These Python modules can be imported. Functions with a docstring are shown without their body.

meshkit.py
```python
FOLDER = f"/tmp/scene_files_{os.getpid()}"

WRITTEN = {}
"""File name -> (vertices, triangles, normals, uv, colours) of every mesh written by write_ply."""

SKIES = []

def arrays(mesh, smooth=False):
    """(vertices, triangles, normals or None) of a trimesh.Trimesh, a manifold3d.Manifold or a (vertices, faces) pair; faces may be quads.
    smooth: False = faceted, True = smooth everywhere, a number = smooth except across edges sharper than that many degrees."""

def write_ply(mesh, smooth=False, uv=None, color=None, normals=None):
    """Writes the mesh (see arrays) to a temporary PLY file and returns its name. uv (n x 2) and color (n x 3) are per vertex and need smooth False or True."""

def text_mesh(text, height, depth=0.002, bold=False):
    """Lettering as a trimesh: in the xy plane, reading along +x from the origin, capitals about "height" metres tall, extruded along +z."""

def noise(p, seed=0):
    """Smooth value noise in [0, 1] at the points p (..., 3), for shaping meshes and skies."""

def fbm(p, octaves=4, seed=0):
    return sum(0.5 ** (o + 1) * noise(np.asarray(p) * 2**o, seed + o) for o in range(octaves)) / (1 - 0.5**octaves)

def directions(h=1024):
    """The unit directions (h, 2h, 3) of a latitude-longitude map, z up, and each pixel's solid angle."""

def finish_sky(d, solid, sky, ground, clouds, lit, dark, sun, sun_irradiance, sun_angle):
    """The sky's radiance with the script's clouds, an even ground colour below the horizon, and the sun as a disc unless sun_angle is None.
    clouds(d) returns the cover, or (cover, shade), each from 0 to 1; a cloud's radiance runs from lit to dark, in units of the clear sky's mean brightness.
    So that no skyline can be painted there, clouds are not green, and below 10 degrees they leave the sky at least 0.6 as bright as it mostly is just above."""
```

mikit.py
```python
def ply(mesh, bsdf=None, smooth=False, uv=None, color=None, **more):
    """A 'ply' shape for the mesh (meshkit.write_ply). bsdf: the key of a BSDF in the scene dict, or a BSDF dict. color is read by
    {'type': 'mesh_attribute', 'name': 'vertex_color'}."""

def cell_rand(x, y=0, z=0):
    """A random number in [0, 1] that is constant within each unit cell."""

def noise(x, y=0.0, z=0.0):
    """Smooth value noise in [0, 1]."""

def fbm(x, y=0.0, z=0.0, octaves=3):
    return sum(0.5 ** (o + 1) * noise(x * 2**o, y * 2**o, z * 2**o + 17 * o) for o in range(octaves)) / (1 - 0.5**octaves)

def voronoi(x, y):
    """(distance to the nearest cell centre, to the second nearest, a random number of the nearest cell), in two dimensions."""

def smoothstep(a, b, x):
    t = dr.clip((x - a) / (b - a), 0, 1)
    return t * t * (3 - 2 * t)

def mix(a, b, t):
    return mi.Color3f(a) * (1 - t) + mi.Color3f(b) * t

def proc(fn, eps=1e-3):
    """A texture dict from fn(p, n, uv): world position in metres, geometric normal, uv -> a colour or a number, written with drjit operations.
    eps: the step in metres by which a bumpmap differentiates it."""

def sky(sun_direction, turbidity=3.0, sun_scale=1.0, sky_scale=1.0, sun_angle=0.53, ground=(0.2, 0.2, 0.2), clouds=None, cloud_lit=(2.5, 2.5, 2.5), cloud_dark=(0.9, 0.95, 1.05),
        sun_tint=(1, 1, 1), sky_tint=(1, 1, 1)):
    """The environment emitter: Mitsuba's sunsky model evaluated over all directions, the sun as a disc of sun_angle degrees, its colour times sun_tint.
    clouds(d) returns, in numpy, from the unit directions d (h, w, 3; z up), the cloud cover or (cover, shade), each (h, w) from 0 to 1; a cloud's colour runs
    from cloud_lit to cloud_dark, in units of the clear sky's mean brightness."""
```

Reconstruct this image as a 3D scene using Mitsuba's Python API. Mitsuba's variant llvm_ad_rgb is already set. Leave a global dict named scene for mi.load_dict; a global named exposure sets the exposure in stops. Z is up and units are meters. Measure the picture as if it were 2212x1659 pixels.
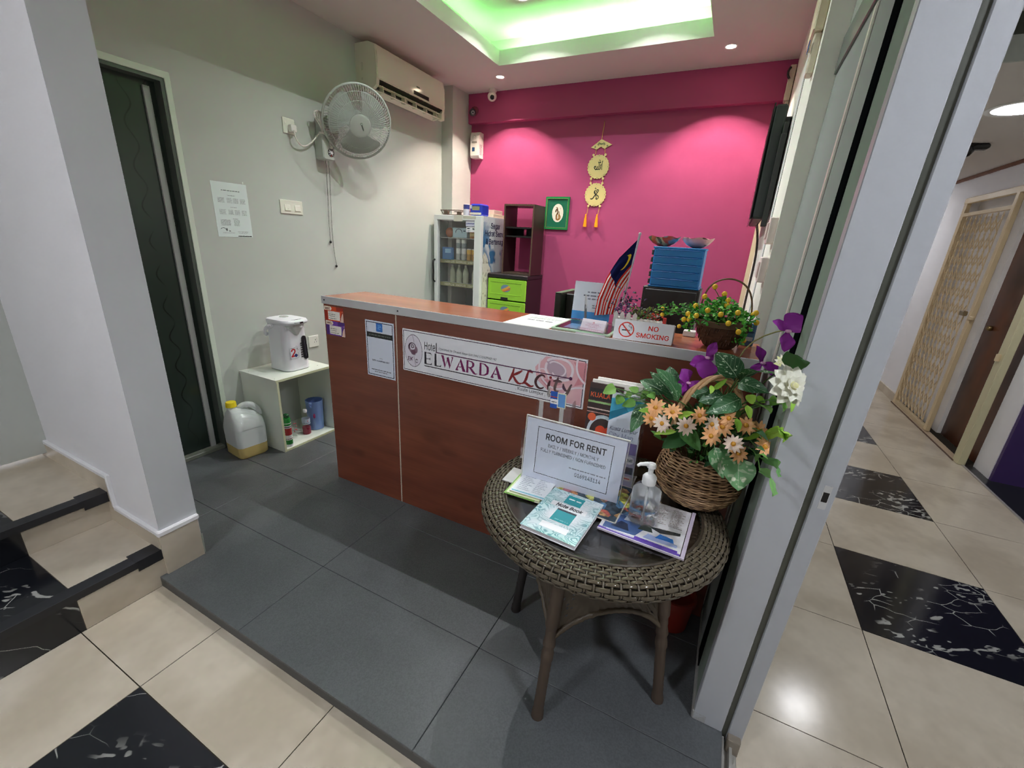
import math, random
import numpy as np, trimesh, mitsuba as mi, drjit as dr
import shapely.geometry as sg, shapely.affinity as sa
from shapely.ops import unary_union
import manifold3d as m3
import mikit, meshkit
from mikit import proc, noise, fbm, voronoi, cell_rand, smoothstep, mix

random.seed(7); rng = np.random.default_rng(7)
T = mi.ScalarTransform4f
PI = math.pi
scene, labels = {}, {}

# ------------------------------------------------------------------ camera, lights, exposure
exposure = 0.45
CAM = np.array([1.9028, -1.5792, 1.4189])
R_ = np.array([[0.89076843, 0.45124306, 0.05395646], [0.19022272, -0.2623865, -0.94602782], [-0.41273104, 0.85295546, -0.3195623]])
scene['camera'] = {'type': 'perspective', 'fov': 2 * math.degrees(math.atan(1106 / 914.348)), 'fov_axis': 'x', 'near_clip': 0.02, 'far_clip': 100.0,
                   'to_world': T().look_at(origin=CAM.tolist(), target=(CAM + R_[2]).tolist(), up=(-R_[1]).tolist())}
L_TRAY = [26.0, 26.4, 27.0]         # white panels in the ceiling tray
I_TRAY = [3.0, 3.02, 3.1]
L_COVE = [6.0, 27.0, 6.5]            # green strip lights of the cove
L_SPOT = [5.4, 4.4, 3.8]         # warm spots before the pink wall
L_LOBBY = [116.0, 120.0, 129.0] 
L_STAIR = [760.0, 780.0, 850.0]      # white panels over the entrance and the stairs
L_CORR = [46.0, 46.0, 47.0]       # corridor panel

def rgb(c):
    return {'type': 'rgb', 'value': [float(x) for x in c]}

# ------------------------------------------------------------------ materials
def S(*c):                         # sRGB 0-255 to linear
    c = np.array(c, float) / 255
    return np.where(c <= 0.04045, c / 12.92, ((c + 0.055) / 1.055) ** 2.4)

VC = {'type': 'mesh_attribute', 'name': 'vertex_color'}
def pr(rough, spec=0.5, metal=0.0, color=VC, **k):
    return {'type': 'twosided', 'b': {'type': 'principled', 'base_color': color, 'roughness': rough, 'specular': spec, 'metallic': metal, **k}}
def bsdf(name, d):
    scene['mat_' + name] = d
bsdf('matte', {'type': 'twosided', 'b': {'type': 'diffuse', 'reflectance': VC}})
bsdf('satin', pr(0.42))
bsdf('gloss', pr(0.12))
bsdf('metal', pr(0.28, metal=1.0))
bsdf('brushed', pr(0.38, metal=0.55))
bsdf('leafy', pr(0.5, 0.3))
bsdf('glass', {'type': 'thindielectric', 'int_ior': 1.5})
bsdf('acrylic', {'type': 'thindielectric', 'int_ior': 1.35})
bsdf('gel', {'type': 'dielectric', 'int_ior': 1.2})

def paint(base, amp=0.06, sc=1.7, seed=0.0):
    base = [float(x) for x in base]
    def fn(p, n, uv):
        v = fbm(p.x * sc + seed, p.y * sc, p.z * sc, 3)
        return mi.Color3f(base) * (1 + amp * (v - 0.5) * 2)
    return {'type': 'twosided', 'b': {'type': 'diffuse', 'reflectance': proc(fn)}}
bsdf('wall_grey', paint(S(190, 194, 188), 0.06, 2.0))
bsdf('wall_white', paint(S(238, 238, 241), 0.03, 1.1))
bsdf('pillar_grey', paint(S(198, 200, 204), 0.10, 2.6, 5.0))
bsdf('wall_pink', paint(S(164, 74, 112), 0.05, 3.0))
bsdf('ceiling_paint', paint(S(218, 212, 207), 0.03, 1.0))
bsdf('wall_cream', paint(S(234, 236, 226), 0.03, 1.2))

def beige_fn(p, n, uv):
    v = fbm(p.x * 5, p.y * 5, p.z * 5 + 3, 4)
    w = noise(p.x * 60, p.y * 60, p.z * 60)
    return mix(S(180, 169, 151).tolist(), S(197, 187, 170).tolist(), smoothstep(0.3, 0.7, v)) * (0.98 + 0.04 * w)
bsdf('beige_tile', pr(0.17, 0.32, color=proc(beige_fn)))
def marble_fn(p, n, uv):
    x, y = p.x + 0.05 * fbm(p.x * 9, p.y * 9, p.z * 9 + 9), p.y + 0.05 * fbm(p.x * 9 + 40, p.y * 9, p.z * 9)
    u, q = x * 0.90 + y * 0.44, -x * 0.44 + y * 0.90 + p.z * 0.9
    d1, d2, c = voronoi(u * 7, q * 15)
    line = smoothstep(0.045, 0.0, d2 - d1)
    broken = smoothstep(0.52, 0.66, noise(u * 9, q * 16, 5.0))
    band = smoothstep(0.40, 0.62, noise(u * 1.5, q * 6.5, 7.7))
    spots = smoothstep(0.66, 0.74, fbm(u * 26, q * 60, 2.0, 2))
    return mix([0.0075, 0.0085, 0.012], [0.40, 0.40, 0.38], dr.clip(line * broken * band * 1.1 + 0.9 * spots * band * smoothstep(0.4, 0.6, noise(u * 5, q * 9, 1.0)), 0, 1))
bsdf('black_marble', pr(0.13, 0.5, color=proc(marble_fn)))
def slate_fn(p, n, uv):
    v = fbm(p.x * 4, p.y * 4, p.z * 4, 4)
    g = noise(p.x * 260, p.y * 260, p.z * 260)
    return mix(S(74, 77, 79).tolist(), S(92, 96, 98).tolist(), v) * (0.9 + 0.2 * g)
bsdf('slate', pr(0.42, 0.45, color=proc(slate_fn)))
def wood_fn(p, n, uv):
    w = fbm(p.x * 2.2, p.y * 9, p.z * 14, 4)
    g = noise(p.x * 14, p.y * 90, p.z * 160)
    k = smoothstep(0.72, 0.9, fbm(p.x * 5 + 7, p.y * 5, p.z * 9, 2))
    return mix(S(92, 48, 36).tolist(), S(126, 68, 47).tolist(), w) * (0.93 + 0.1 * g) * (1 - 0.3 * k)
bsdf('wood_panel', pr(0.34, 0.5, color=proc(wood_fn)))
def woodtop_fn(p, n, uv):
    w = fbm(p.x * 2.2, p.y * 16, p.z * 3, 4)
    return mix(S(128, 70, 46).tolist(), S(168, 98, 66).tolist(), w)
bsdf('wood_top', pr(0.16, 0.5, color=proc(woodtop_fn)))
def door_fn(p, n, uv):
    y = p.y + 0.02 * dr.sin(p.z * 34 + 2 * noise(p.y * 3, p.z * 2, 1.0))
    d = dr.abs(y * 9 - dr.floor(y * 9) - 0.5)
    line = smoothstep(0.06, 0.0, d) * smoothstep(0.35, 0.6, noise(p.y * 9, p.z * 1.6, 4.0))
    v = fbm(p.y * 3, p.z * 1.3, 2.0, 3)
    return mix([0.010, 0.017, 0.014], [0.026, 0.040, 0.033], v) * (1 - 0.75 * line)
bsdf('door_laminate', pr(0.25, 0.5, color=proc(door_fn)))
def spot_leaf_fn(p, n, uv):
    v = noise(p.x * 210, p.y * 210, p.z * 210) * 0.6 + noise(p.x * 90 + 9, p.y * 90, p.z * 90) * 0.4
    vein = smoothstep(0.035, 0.0, dr.abs(uv.y - 0.5))
    side = smoothstep(0.10, 0.0, dr.abs((uv.x * 7 - dr.abs(uv.y - 0.5) * 5) - dr.floor(uv.x * 7 - dr.abs(uv.y - 0.5) * 5) - 0.5)) * 0.18
    base = mix(S(26, 66, 36).tolist(), S(62, 112, 66).tolist(), noise(p.x * 25, p.y * 25, p.z * 25))
    return mix(base, S(190, 210, 182).tolist(), dr.clip(smoothstep(0.68, 0.76, v) * 0.75 + vein * 0.5 + side, 0, 1))
bsdf('spotted_leaf', pr(0.42, 0.4, color=proc(spot_leaf_fn)))
def patch_leaf_fn(p, n, uv):
    vein = smoothstep(0.03, 0.0, dr.abs(uv.y - 0.5)) * 0.3
    d = dr.sqrt(dr.square((uv.x - 0.68) * 1.2) + dr.square(dr.abs(uv.y - 0.5) - 0.2)) + 0.16 * (noise(p.x * 120, p.y * 120, p.z * 120) - 0.5)
    sp = smoothstep(0.60, 0.7, noise(p.x * 130, p.y * 130, p.z * 130)) * 0.35
    base = mix(S(62, 112, 66).tolist(), S(104, 150, 100).tolist(), noise(p.x * 40, p.y * 40, p.z * 40))
    return mix(base, S(205, 212, 186).tolist(), dr.clip(smoothstep(0.12, 0.06, d) * 0.85 + vein + sp, 0, 1))
bsdf('patched_leaf', pr(0.45, 0.4, color=proc(patch_leaf_fn)))
def bowl_fn(p, n, uv):
    a, b, c = voronoi(p.x * 38 + p.z * 25, p.y * 38 + p.z * 30)
    t = noise(p.x * 30, p.y * 30, p.z * 60)
    col = mix([0.55, 0.10, 0.07], [0.62, 0.52, 0.33], smoothstep(0.35, 0.5, c))
    col = mix(col, [0.10, 0.12, 0.07], smoothstep(0.7, 0.75, c))
    return mix(col, [0.28, 0.33, 0.42], smoothstep(0.6, 0.75, t))
bsdf('painted_glass', pr(0.1, 0.6, color=proc(bowl_fn)))
def bowl2_fn(p, n, uv):
    t = noise(p.x * 45, p.y * 45, p.z * 60)
    z = smoothstep(1.43, 1.47, p.z)
    col = mix(S(96, 98, 116).tolist(), S(226, 170, 168).tolist(), z)
    return mix(col, [0.10, 0.05, 0.05], smoothstep(0.74, 0.8, t))
bsdf('painted_glass_pale', pr(0.1, 0.6, color=proc(bowl2_fn)))
def print_fn(p, n, uv):            # busy colour photographs of the magazine cover
    a, b, c = voronoi(p.x * 42, p.y * 42)
    t = noise(p.x * 120, p.y * 120, 1.0)
    col = mix([0.03, 0.05, 0.07], [0.45, 0.25, 0.10], smoothstep(0.35, 0.45, c))
    col = mix(col, [0.45, 0.10, 0.07], smoothstep(0.55, 0.6, c)); col = mix(col, [0.10, 0.22, 0.38], smoothstep(0.7, 0.74, c)); col = mix(col, [0.5, 0.5, 0.12], smoothstep(0.88, 0.9, c))
    return col * (0.5 + t)
bsdf('photo_print', pr(0.2, 0.5, color=proc(print_fn)))
def swirl_fn(p, n, uv):            # teal marbled cover of the notebook
    w = fbm(p.x * 26 + 0.8 * noise(p.x * 40, p.y * 40), p.y * 26, 3.0, 3)
    d = dr.abs(w * 9 - dr.floor(w * 9) - 0.5)
    ex, ey = (uv.x - 0.5) * 2, (uv.y - 0.5) * 2
    edge = smoothstep(0.35, 0.8, fbm(p.x * 14 + 5, p.y * 14, 1.0, 2) * 0.6 + 0.4 * dr.maximum(dr.abs(ex), dr.abs(ey)))
    return mix(S(228, 232, 236).tolist(), mix(S(74, 150, 156).tolist(), S(190, 222, 222).tolist(), smoothstep(0.05, 0.35, d)), edge)
bsdf('teal_swirl', pr(0.2, 0.5, color=proc(swirl_fn)))
def water_fn(p, n, uv):            # splash printed on the fridge side
    t = (p.y - 2.1) / 0.58
    edge = 1.02 + 0.25 * t + 0.0 * p.z
    lim = 1.30 - 0.52 * smoothstep(0.10, 0.75, t) + 0.10 * (fbm(p.y * 14, p.z * 14, 0.0, 3) - 0.5)
    up = smoothstep(lim - 0.012, lim + 0.012, p.z)
    blob = smoothstep(0.44, 0.62, fbm(p.y * 9, p.z * 7, 4.0, 4)) * smoothstep(1.62, 1.30, p.z - 0.35 * (0.4 - t)) 
    col = mix(S(196, 204, 206).tolist(), S(60, 108, 150).tolist(), dr.clip(blob + smoothstep(0.09, 0.0, p.z - lim) * 0.8, 0, 1))
    rust = smoothstep(0.70, 0.76, noise(p.y * 60, p.z * 40, 2.0)) * 0.5
    return mix(mix(S(206, 206, 192).tolist(), S(90, 86, 66).tolist(), rust), col, up)
bsdf('fridge_side', pr(0.4, 0.4, color=proc(water_fn)))
def bark_fn(p, n, uv):
    return mix(S(44, 28, 20).tolist(), S(92, 62, 44).tolist(), fbm(p.x * 60, p.y * 60, p.z * 160, 3))
bsdf('coir', pr(0.6, 0.3, color=proc(bark_fn)))
def brown_door_fn(p, n, uv):
    v = fbm(p.y * 5, p.z * 3, 1.0, 4)
    return mix(S(38, 24, 18).tolist(), S(104, 58, 34).tolist(), v)
bsdf('brown_door', pr(0.35, 0.5, color=proc(brown_door_fn)))

# ------------------------------------------------------------------ mesh helpers
def arr(m):
    if hasattr(m, 'to_mesh'):
        q = m.to_mesh(); return np.array(q.vert_properties[:, :3], float), np.array(q.tri_verts, int)
    if isinstance(m, tuple):
        v, f = np.asarray(m[0], float), np.asarray(m[1], int)
        if f.shape[1] == 4: f = np.vstack([f[:, [0, 1, 2]], f[:, [0, 2, 3]]])
        return v, f
    return np.array(m.vertices, float), np.array(m.faces, int)
def shade(m, angle):
    v, f = arr(m)
    if angle is True: return v, f
    if not angle:
        return v[f].reshape(-1, 3), np.arange(len(f) * 3).reshape(-1, 3)
    t = trimesh.Trimesh(v, f, process=False); t.merge_vertices()
    t = trimesh.graph.smooth_shade(t, angle=math.radians(angle), facet_minarea=None)
    return np.array(t.vertices), np.array(t.faces)
def moved(m, M):
    v, f = arr(m); M = np.asarray(M, float)
    return v @ M[:3, :3].T + M[:3, 3], f
def shift(m, x=0, y=0, z=0):
    v, f = arr(m); return v + np.array([x, y, z], float), f
def join(ms):
    vs, fs, k = [], [], 0
    for m in ms:
        v, f = arr(m); vs.append(v); fs.append(f + k); k += len(v)
    return np.vstack(vs), np.vstack(fs)
def numbered(key):
    if key not in USED: USED.add(key); return key
    k = 1
    while f'{key}_{k:03d}' in USED: k += 1
    USED.add(f'{key}_{k:03d}'); return f'{key}_{k:03d}'
USED = set()
def put(key, items, fin='satin', smooth=25, uv=None, **more):
    """One entry. items: a mesh with a colour (mesh, (r,g,b)) or a list of such; fin: a vertex-coloured finish, or a procedural material (then plain meshes)."""
    key = numbered(key)
    ref = {'type': 'ref', 'id': 'mat_' + fin}
    if fin in ('matte', 'satin', 'gloss', 'metal', 'brushed', 'leafy'):
        if not isinstance(items, list): items = [items]
        vs, fs, cs, k = [], [], [], 0
        for it in items:
            m, c = it[0], it[1]
            v, f = shade(m, it[2] if len(it) > 2 else smooth)
            vs.append(v); fs.append(f + k); k += len(v); cs.append(np.tile(np.asarray(c, float), (len(v), 1)))
        scene[key] = mikit.ply((np.vstack(vs), np.vstack(fs)), ref, smooth=True, color=np.vstack(cs), **more)
    else:
        m = items if uv is not None else shade(join(items) if isinstance(items, list) else items, smooth)
        scene[key] = mikit.ply(m, ref, smooth=True, uv=uv, **more)
    return key
def lab(key, label=None, cat=None, group=None, kind=None):
    d = labels.setdefault(key, {})
    for k, v in (('label', label), ('category', cat), ('group', group), ('kind', kind)):
        if v: d[k] = v
    return key
def one(name, label, cat, items, fin='satin', smooth=25, group=None, **k):
    return lab(put(name, items, fin, smooth, **k), label, cat, group)
def thing(name, label, cat, group=None):
    return lab(numbered(name), label, cat, group)
def struct(name, items, fin='matte', smooth=False, label=None, **k):
    key = put(name, items, fin, smooth, **k)
    lab(key, label, None, None, 'structure'); return key

def box(x0, x1, y0, y1, z0, z1, b=0.0):
    x0, x1 = min(x0, x1), max(x0, x1); y0, y1 = min(y0, y1), max(y0, y1); z0, z1 = min(z0, z1), max(z0, z1)
    if b <= 0:
        v = np.array([[x, y, z] for x in (x0, x1) for y in (y0, y1) for z in (z0, z1)], float)
        f = np.array([[0, 1, 3], [0, 3, 2], [4, 6, 7], [4, 7, 5], [0, 4, 5], [0, 5, 1], [2, 3, 7], [2, 7, 6], [0, 2, 6], [0, 6, 4], [1, 5, 7], [1, 7, 3]])
        return v, f
    b = min(b, (x1 - x0) / 2.01, (y1 - y0) / 2.01, (z1 - z0) / 2.01)
    pts = []
    for x, sx in ((x0, 1), (x1, -1)):
        for y, sy in ((y0, 1), (y1, -1)):
            for z, sz in ((z0, 1), (z1, -1)):
                pts += [[x, y + sy * b, z + sz * b], [x + sx * b, y, z + sz * b], [x + sx * b, y + sy * b, z]]
    h = trimesh.convex.convex_hull(np.array(pts))
    return np.array(h.vertices), np.array(h.faces)
def rbox(x0, x1, y0, y1, z0, z1, r, n=4, zr=0.0):
    """Upright box with rounded vertical edges (and slightly chamfered rims)."""
    p = sg.box(x0 + r, y0 + r, x1 - r, y1 - r).buffer(r, quad_segs=n)
    c = np.array(p.exterior.coords)[:-1]
    if zr <= 0: return arr(trimesh.creation.extrude_polygon(p, z1 - z0).apply_translation([0, 0, z0]))
    q = np.array(p.buffer(-zr, quad_segs=n).exterior.coords)[:-1]
    pts = np.vstack([np.c_[q, np.full(len(q), z0)], np.c_[c, np.full(len(c), z0 + zr)], np.c_[c, np.full(len(c), z1 - zr)], np.c_[q, np.full(len(q), z1)]])
    h = trimesh.convex.convex_hull(pts); return np.array(h.vertices), np.array(h.faces)
def lathe(profile, n=28, c=(0, 0, 0)):
    p = np.array(profile, float); k = len(p)
    a = np.arange(n) * 2 * PI / n
    v = np.stack([p[:, None, 0] * np.cos(a), p[:, None, 0] * np.sin(a), np.repeat(p[:, 1:2], n, 1)], -1).reshape(-1, 3) + np.array(c, float)
    i, j = np.meshgrid(np.arange(k - 1), np.arange(n), indexing='ij'); j2 = (j + 1) % n
    q = np.stack([i * n + j, i * n + j2, (i + 1) * n + j2, (i + 1) * n + j], -1).reshape(-1, 4)
    return v, np.vstack([q[:, [0, 1, 2]], q[:, [0, 2, 3]]])
def tube(pts, r, sides=8, closed=False, flat=1.0, up=None):
    p = np.asarray(pts, float)
    t = np.roll(p, -1, 0) - np.roll(p, 1, 0) if closed else np.gradient(p, axis=0)
    t /= np.linalg.norm(t, axis=1, keepdims=True) + 1e-12
    if up is None:
        ref = np.array([0, 0, 1.0]) if np.abs(t[:, 2]).mean() < 0.8 else np.array([1.0, 0, 0])
        up = np.tile(ref, (len(p), 1))
    up = np.broadcast_to(np.asarray(up, float), p.shape)
    a = np.cross(t, up); a /= np.linalg.norm(a, axis=1, keepdims=True) + 1e-12
    b = np.cross(a, t)
    r = np.broadcast_to(np.asarray(r, float), (len(p),))
    ang = np.arange(sides) * 2 * PI / sides
    v = (p[:, None] + r[:, None, None] * (np.cos(ang)[None, :, None] * a[:, None] + flat * np.sin(ang)[None, :, None] * b[:, None])).reshape(-1, 3)
    n = len(p); m = n if closed else n - 1
    i, j = np.meshgrid(np.arange(m), np.arange(sides), indexing='ij'); i2 = (i + 1) % n; j2 = (j + 1) % sides
    q = np.stack([i * sides + j, i * sides + j2, i2 * sides + j2, i2 * sides + j], -1).reshape(-1, 4)
    f = [q[:, [0, 1, 2]], q[:, [0, 2, 3]]]
    if not closed:
        v = np.vstack([v, p[0], p[-1]]); c0, c1 = n * sides, n * sides + 1
        s = np.arange(sides); s2 = (s + 1) % sides
        f += [np.stack([np.full(sides, c0), s2, s], 1), np.stack([np.full(sides, c1), (n - 1) * sides + s, (n - 1) * sides + s2], 1)]
    return v, np.vstack(f)
def spline(ctrl, n=24):
    c = np.asarray(ctrl, float); k = len(c)
    from scipy.interpolate import CubicSpline
    d = np.r_[0, np.cumsum(np.linalg.norm(np.diff(c, axis=0), axis=1))]
    return CubicSpline(d, c)(np.linspace(0, d[-1], n))
def ball(c, r, n=10, sq=(1, 1, 1)):
    m = trimesh.creation.uv_sphere(1.0, count=[n, 2 * n]); v = np.array(m.vertices) * np.array(sq) * r + np.array(c)
    return v, np.array(m.faces)
def frame(o, u, v):
    u, v = np.array(u, float), np.array(v, float); u /= np.linalg.norm(u); v = v - u * (u @ v); v /= np.linalg.norm(v)
    M = np.eye(4); M[:3, 0], M[:3, 1], M[:3, 2], M[:3, 3] = u, v, np.cross(u, v), o
    return M
def poly(p, d, h=0.0):             # shapely polygon in the frame's plane, extruded d along its normal from height h
    gs = [g for g in getattr(p, 'geoms', [p]) if g.area > 1e-9]
    return join([arr(trimesh.creation.extrude_polygon(g, d, engine='earcut').apply_translation([0, 0, h])) for g in gs])
def text(s, height, x=0, y=0, width=None, bold=False, slant=0.0, d=0.0004, h=0.0, align='l'):
    m = meshkit.text_mesh(s, height, d, bold); v, f = arr(m)
    w = v[:, 0].max() - v[:, 0].min(); v[:, 0] -= v[:, 0].min()
    if width: v[:, 0] *= width / w; w = width
    v[:, 0] += slant * v[:, 1] + x - {'l': 0, 'c': w / 2, 'r': w}[align]; v[:, 1] += y; v[:, 2] += h
    return v, f
def rect(x0, x1, y0, y1, d=0.0004, h=0.0):
    return box(x0, x1, y0, y1, h, h + d)
def ring(cx, cy, r0, r1, ex=1.0):
    p = sg.Point(0, 0).buffer(r1, quad_segs=12).difference(sg.Point(0, 0).buffer(r0, quad_segs=12))
    return sa.translate(sa.scale(p, ex, 1, origin=(0, 0)), cx, cy)
def stroke(pts, w, n=0):
    p = spline(pts, n) if n else np.array(pts)
    return sg.LineString(p).buffer(w / 2, quad_segs=4)
def scribble(x0, x1, y, h, gaps=0.35, seed=0, hh=0.0, d=0.0003):
    """A line of small print as dashes of word length."""
    r = random.Random(seed); out, x = [], x0
    while x < x1 - h:
        w = min(h * r.uniform(1.2, 4.5), x1 - x); out.append(rect(x, x + w, y, y + h, d, hh)); x += w + h * (gaps + 0.5)
    return join(out)
K = lambda *c: S(*c)
BLACK, WHITE = S(22, 22, 24), S(236, 238, 240)

# ================================================================== the setting
ZF = -0.047                        # corridor floor; the slate platform is z = 0
XL, YB, ZC = -0.897, 2.64, 2.776
struct('floor', [(box(-3.2, 5.2, -5, 9, -0.2, ZF - 0.006), K(190, 180, 160))], label='polished cream and black tile floor of the entrance and corridor')
put('floor__grout', [(box(-0.25, 2.2, -2.6, -0.9, ZF - 0.006, ZF - 0.002), K(58, 54, 48)), (box(2.2, 3.9, -2.6, 8, ZF - 0.006, ZF - 0.002), K(58, 54, 48))], 'matte', False)
def tile(x0, x1, y0, y1, black, key='floor', z=ZF, g=0.0017):
    put(f'{key}__{"black_tile" if black else "cream_tile"}', box(x0 + g, x1 - g, y0 + g, y1 - g, z - 0.004, z), 'black_marble' if black else 'beige_tile', False)
gx, gy = 0.4146, -1.2019
for i in range(-1, 3):
    for j in range(-2, 1):
        x0, x1, y0, y1 = gx + 0.6 * i, gx + 0.6 * i + 0.6, gy + 0.6 * j, gy + 0.6 * j + 0.6
        x0, x1, y1 = max(x0, 0.0), min(x1, 1.73), min(y1, -0.937)
        if x1 - x0 > 0.03 and y1 - y0 > 0.03: tile(x0, x1, y0, y1, (i, j) in ((0, -1), (0, -2), (-2, -1)))
qx, qy = 2.675, 0.3308
for i in range(-2, 2):
    for j in range(-4, 11):
        x0, x1, y0, y1 = qx + 0.6 * i, qx + 0.6 * i + 0.6, qy + 0.6 * j, qy + 0.6 * j + 0.6
        if y0 >= -0.95: x0 = max(x0, 2.196)
        else: x0 = max(x0, 1.73)
        if i == 1: x1 = 3.785
        if y0 < -2.3 or x1 - x0 < 0.03: continue
        tile(x0, x1, y0, y1, i == 0 and j % 2 == 0 and j >= 0)

struct('floor_platform', [(box(-1.05, 2.15, -0.938, 2.7, ZF, -0.004), K(46, 47, 48))], 'matte', False, 'low raised platform of dark grey slate tiles')
TX, TY, sx0, sy0 = 0.812, 0.4113, -0.2849, -0.5621
for i in range(-1, 3):
    for j in range(-1, 8):
        x0, x1, y0, y1 = sx0 + TX * i, sx0 + TX * (i + 1), sy0 + TY * j, sy0 + TY * (j + 1)
        x0, x1, y0 = max(x0, -1.0), min(x1, 2.15), max(y0, -0.94)
        if y1 > 2.7: continue
        put('floor_platform__slate_tile', box(x0 + 0.0008, x1 - 0.0008, y0 + (0 if j == -1 else 0.0008), y1 - 0.0008, -0.012, 0, 0.0015), 'slate', False)
put('floor_platform__front_edge', [(box(0.0, 2.15, -0.94, -0.93, ZF, -0.002), K(60, 62, 62))], 'satin', False)

# stairs rising to the left, with black anti-slip nosing tape
st = struct('stairs', [(box(-0.40, -0.004, -3.2, -0.905, ZF, 0.112), K(120, 112, 98)), (box(-2.6, -0.404, -3.2, -0.905, ZF, 0.262), K(120, 112, 98))], 'matte', False, 'two tiled steps rising to the left beside the white wall')
YS = -1.186
for (x0, x1, zt, name) in ((-0.40, 0.0, 0.12, 'tread'), (-2.55, -0.375, 0.27, 'tread')):
    put('stairs__tread', box(x0, x1, YS + 0.001, -0.906, zt - 0.012, zt, 0.001), 'beige_tile', False)
    put('stairs__black_tread', box(x0, x1, -3.2, YS - 0.001, zt - 0.012, zt, 0.001), 'black_marble', False)
for (x, z0, z1) in ((0.0, ZF, 0.107), (-0.396, 0.121, 0.257)):
    put('stairs__riser', box(x - 0.012, x, YS + 0.001, -0.906, z0, z1), 'beige_tile', False)
    put('stairs__black_riser', box(x - 0.012, x, -3.2, YS - 0.001, z0, z1), 'black_marble', False)
for (x, z) in ((0.0, 0.12), (-0.375, 0.27)):
    put('stairs__nosing_tape', [(box(x - 0.05, x + 0.0035, -3.2, -0.915, z, z + 0.003, 0.001), K(30, 31, 36)), (box(x, x + 0.0035, -3.2, -0.915, z - 0.028, z + 0.002), K(26, 27, 32)),
        (box(x - 0.066, x + 0.0035, -1.005, -0.909, z, z + 0.0035), K(28, 29, 34)), (box(x, x + 0.004, -1.0, -0.909, z - 0.043, z + 0.003), K(22, 23, 28))], 'satin', False)

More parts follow.
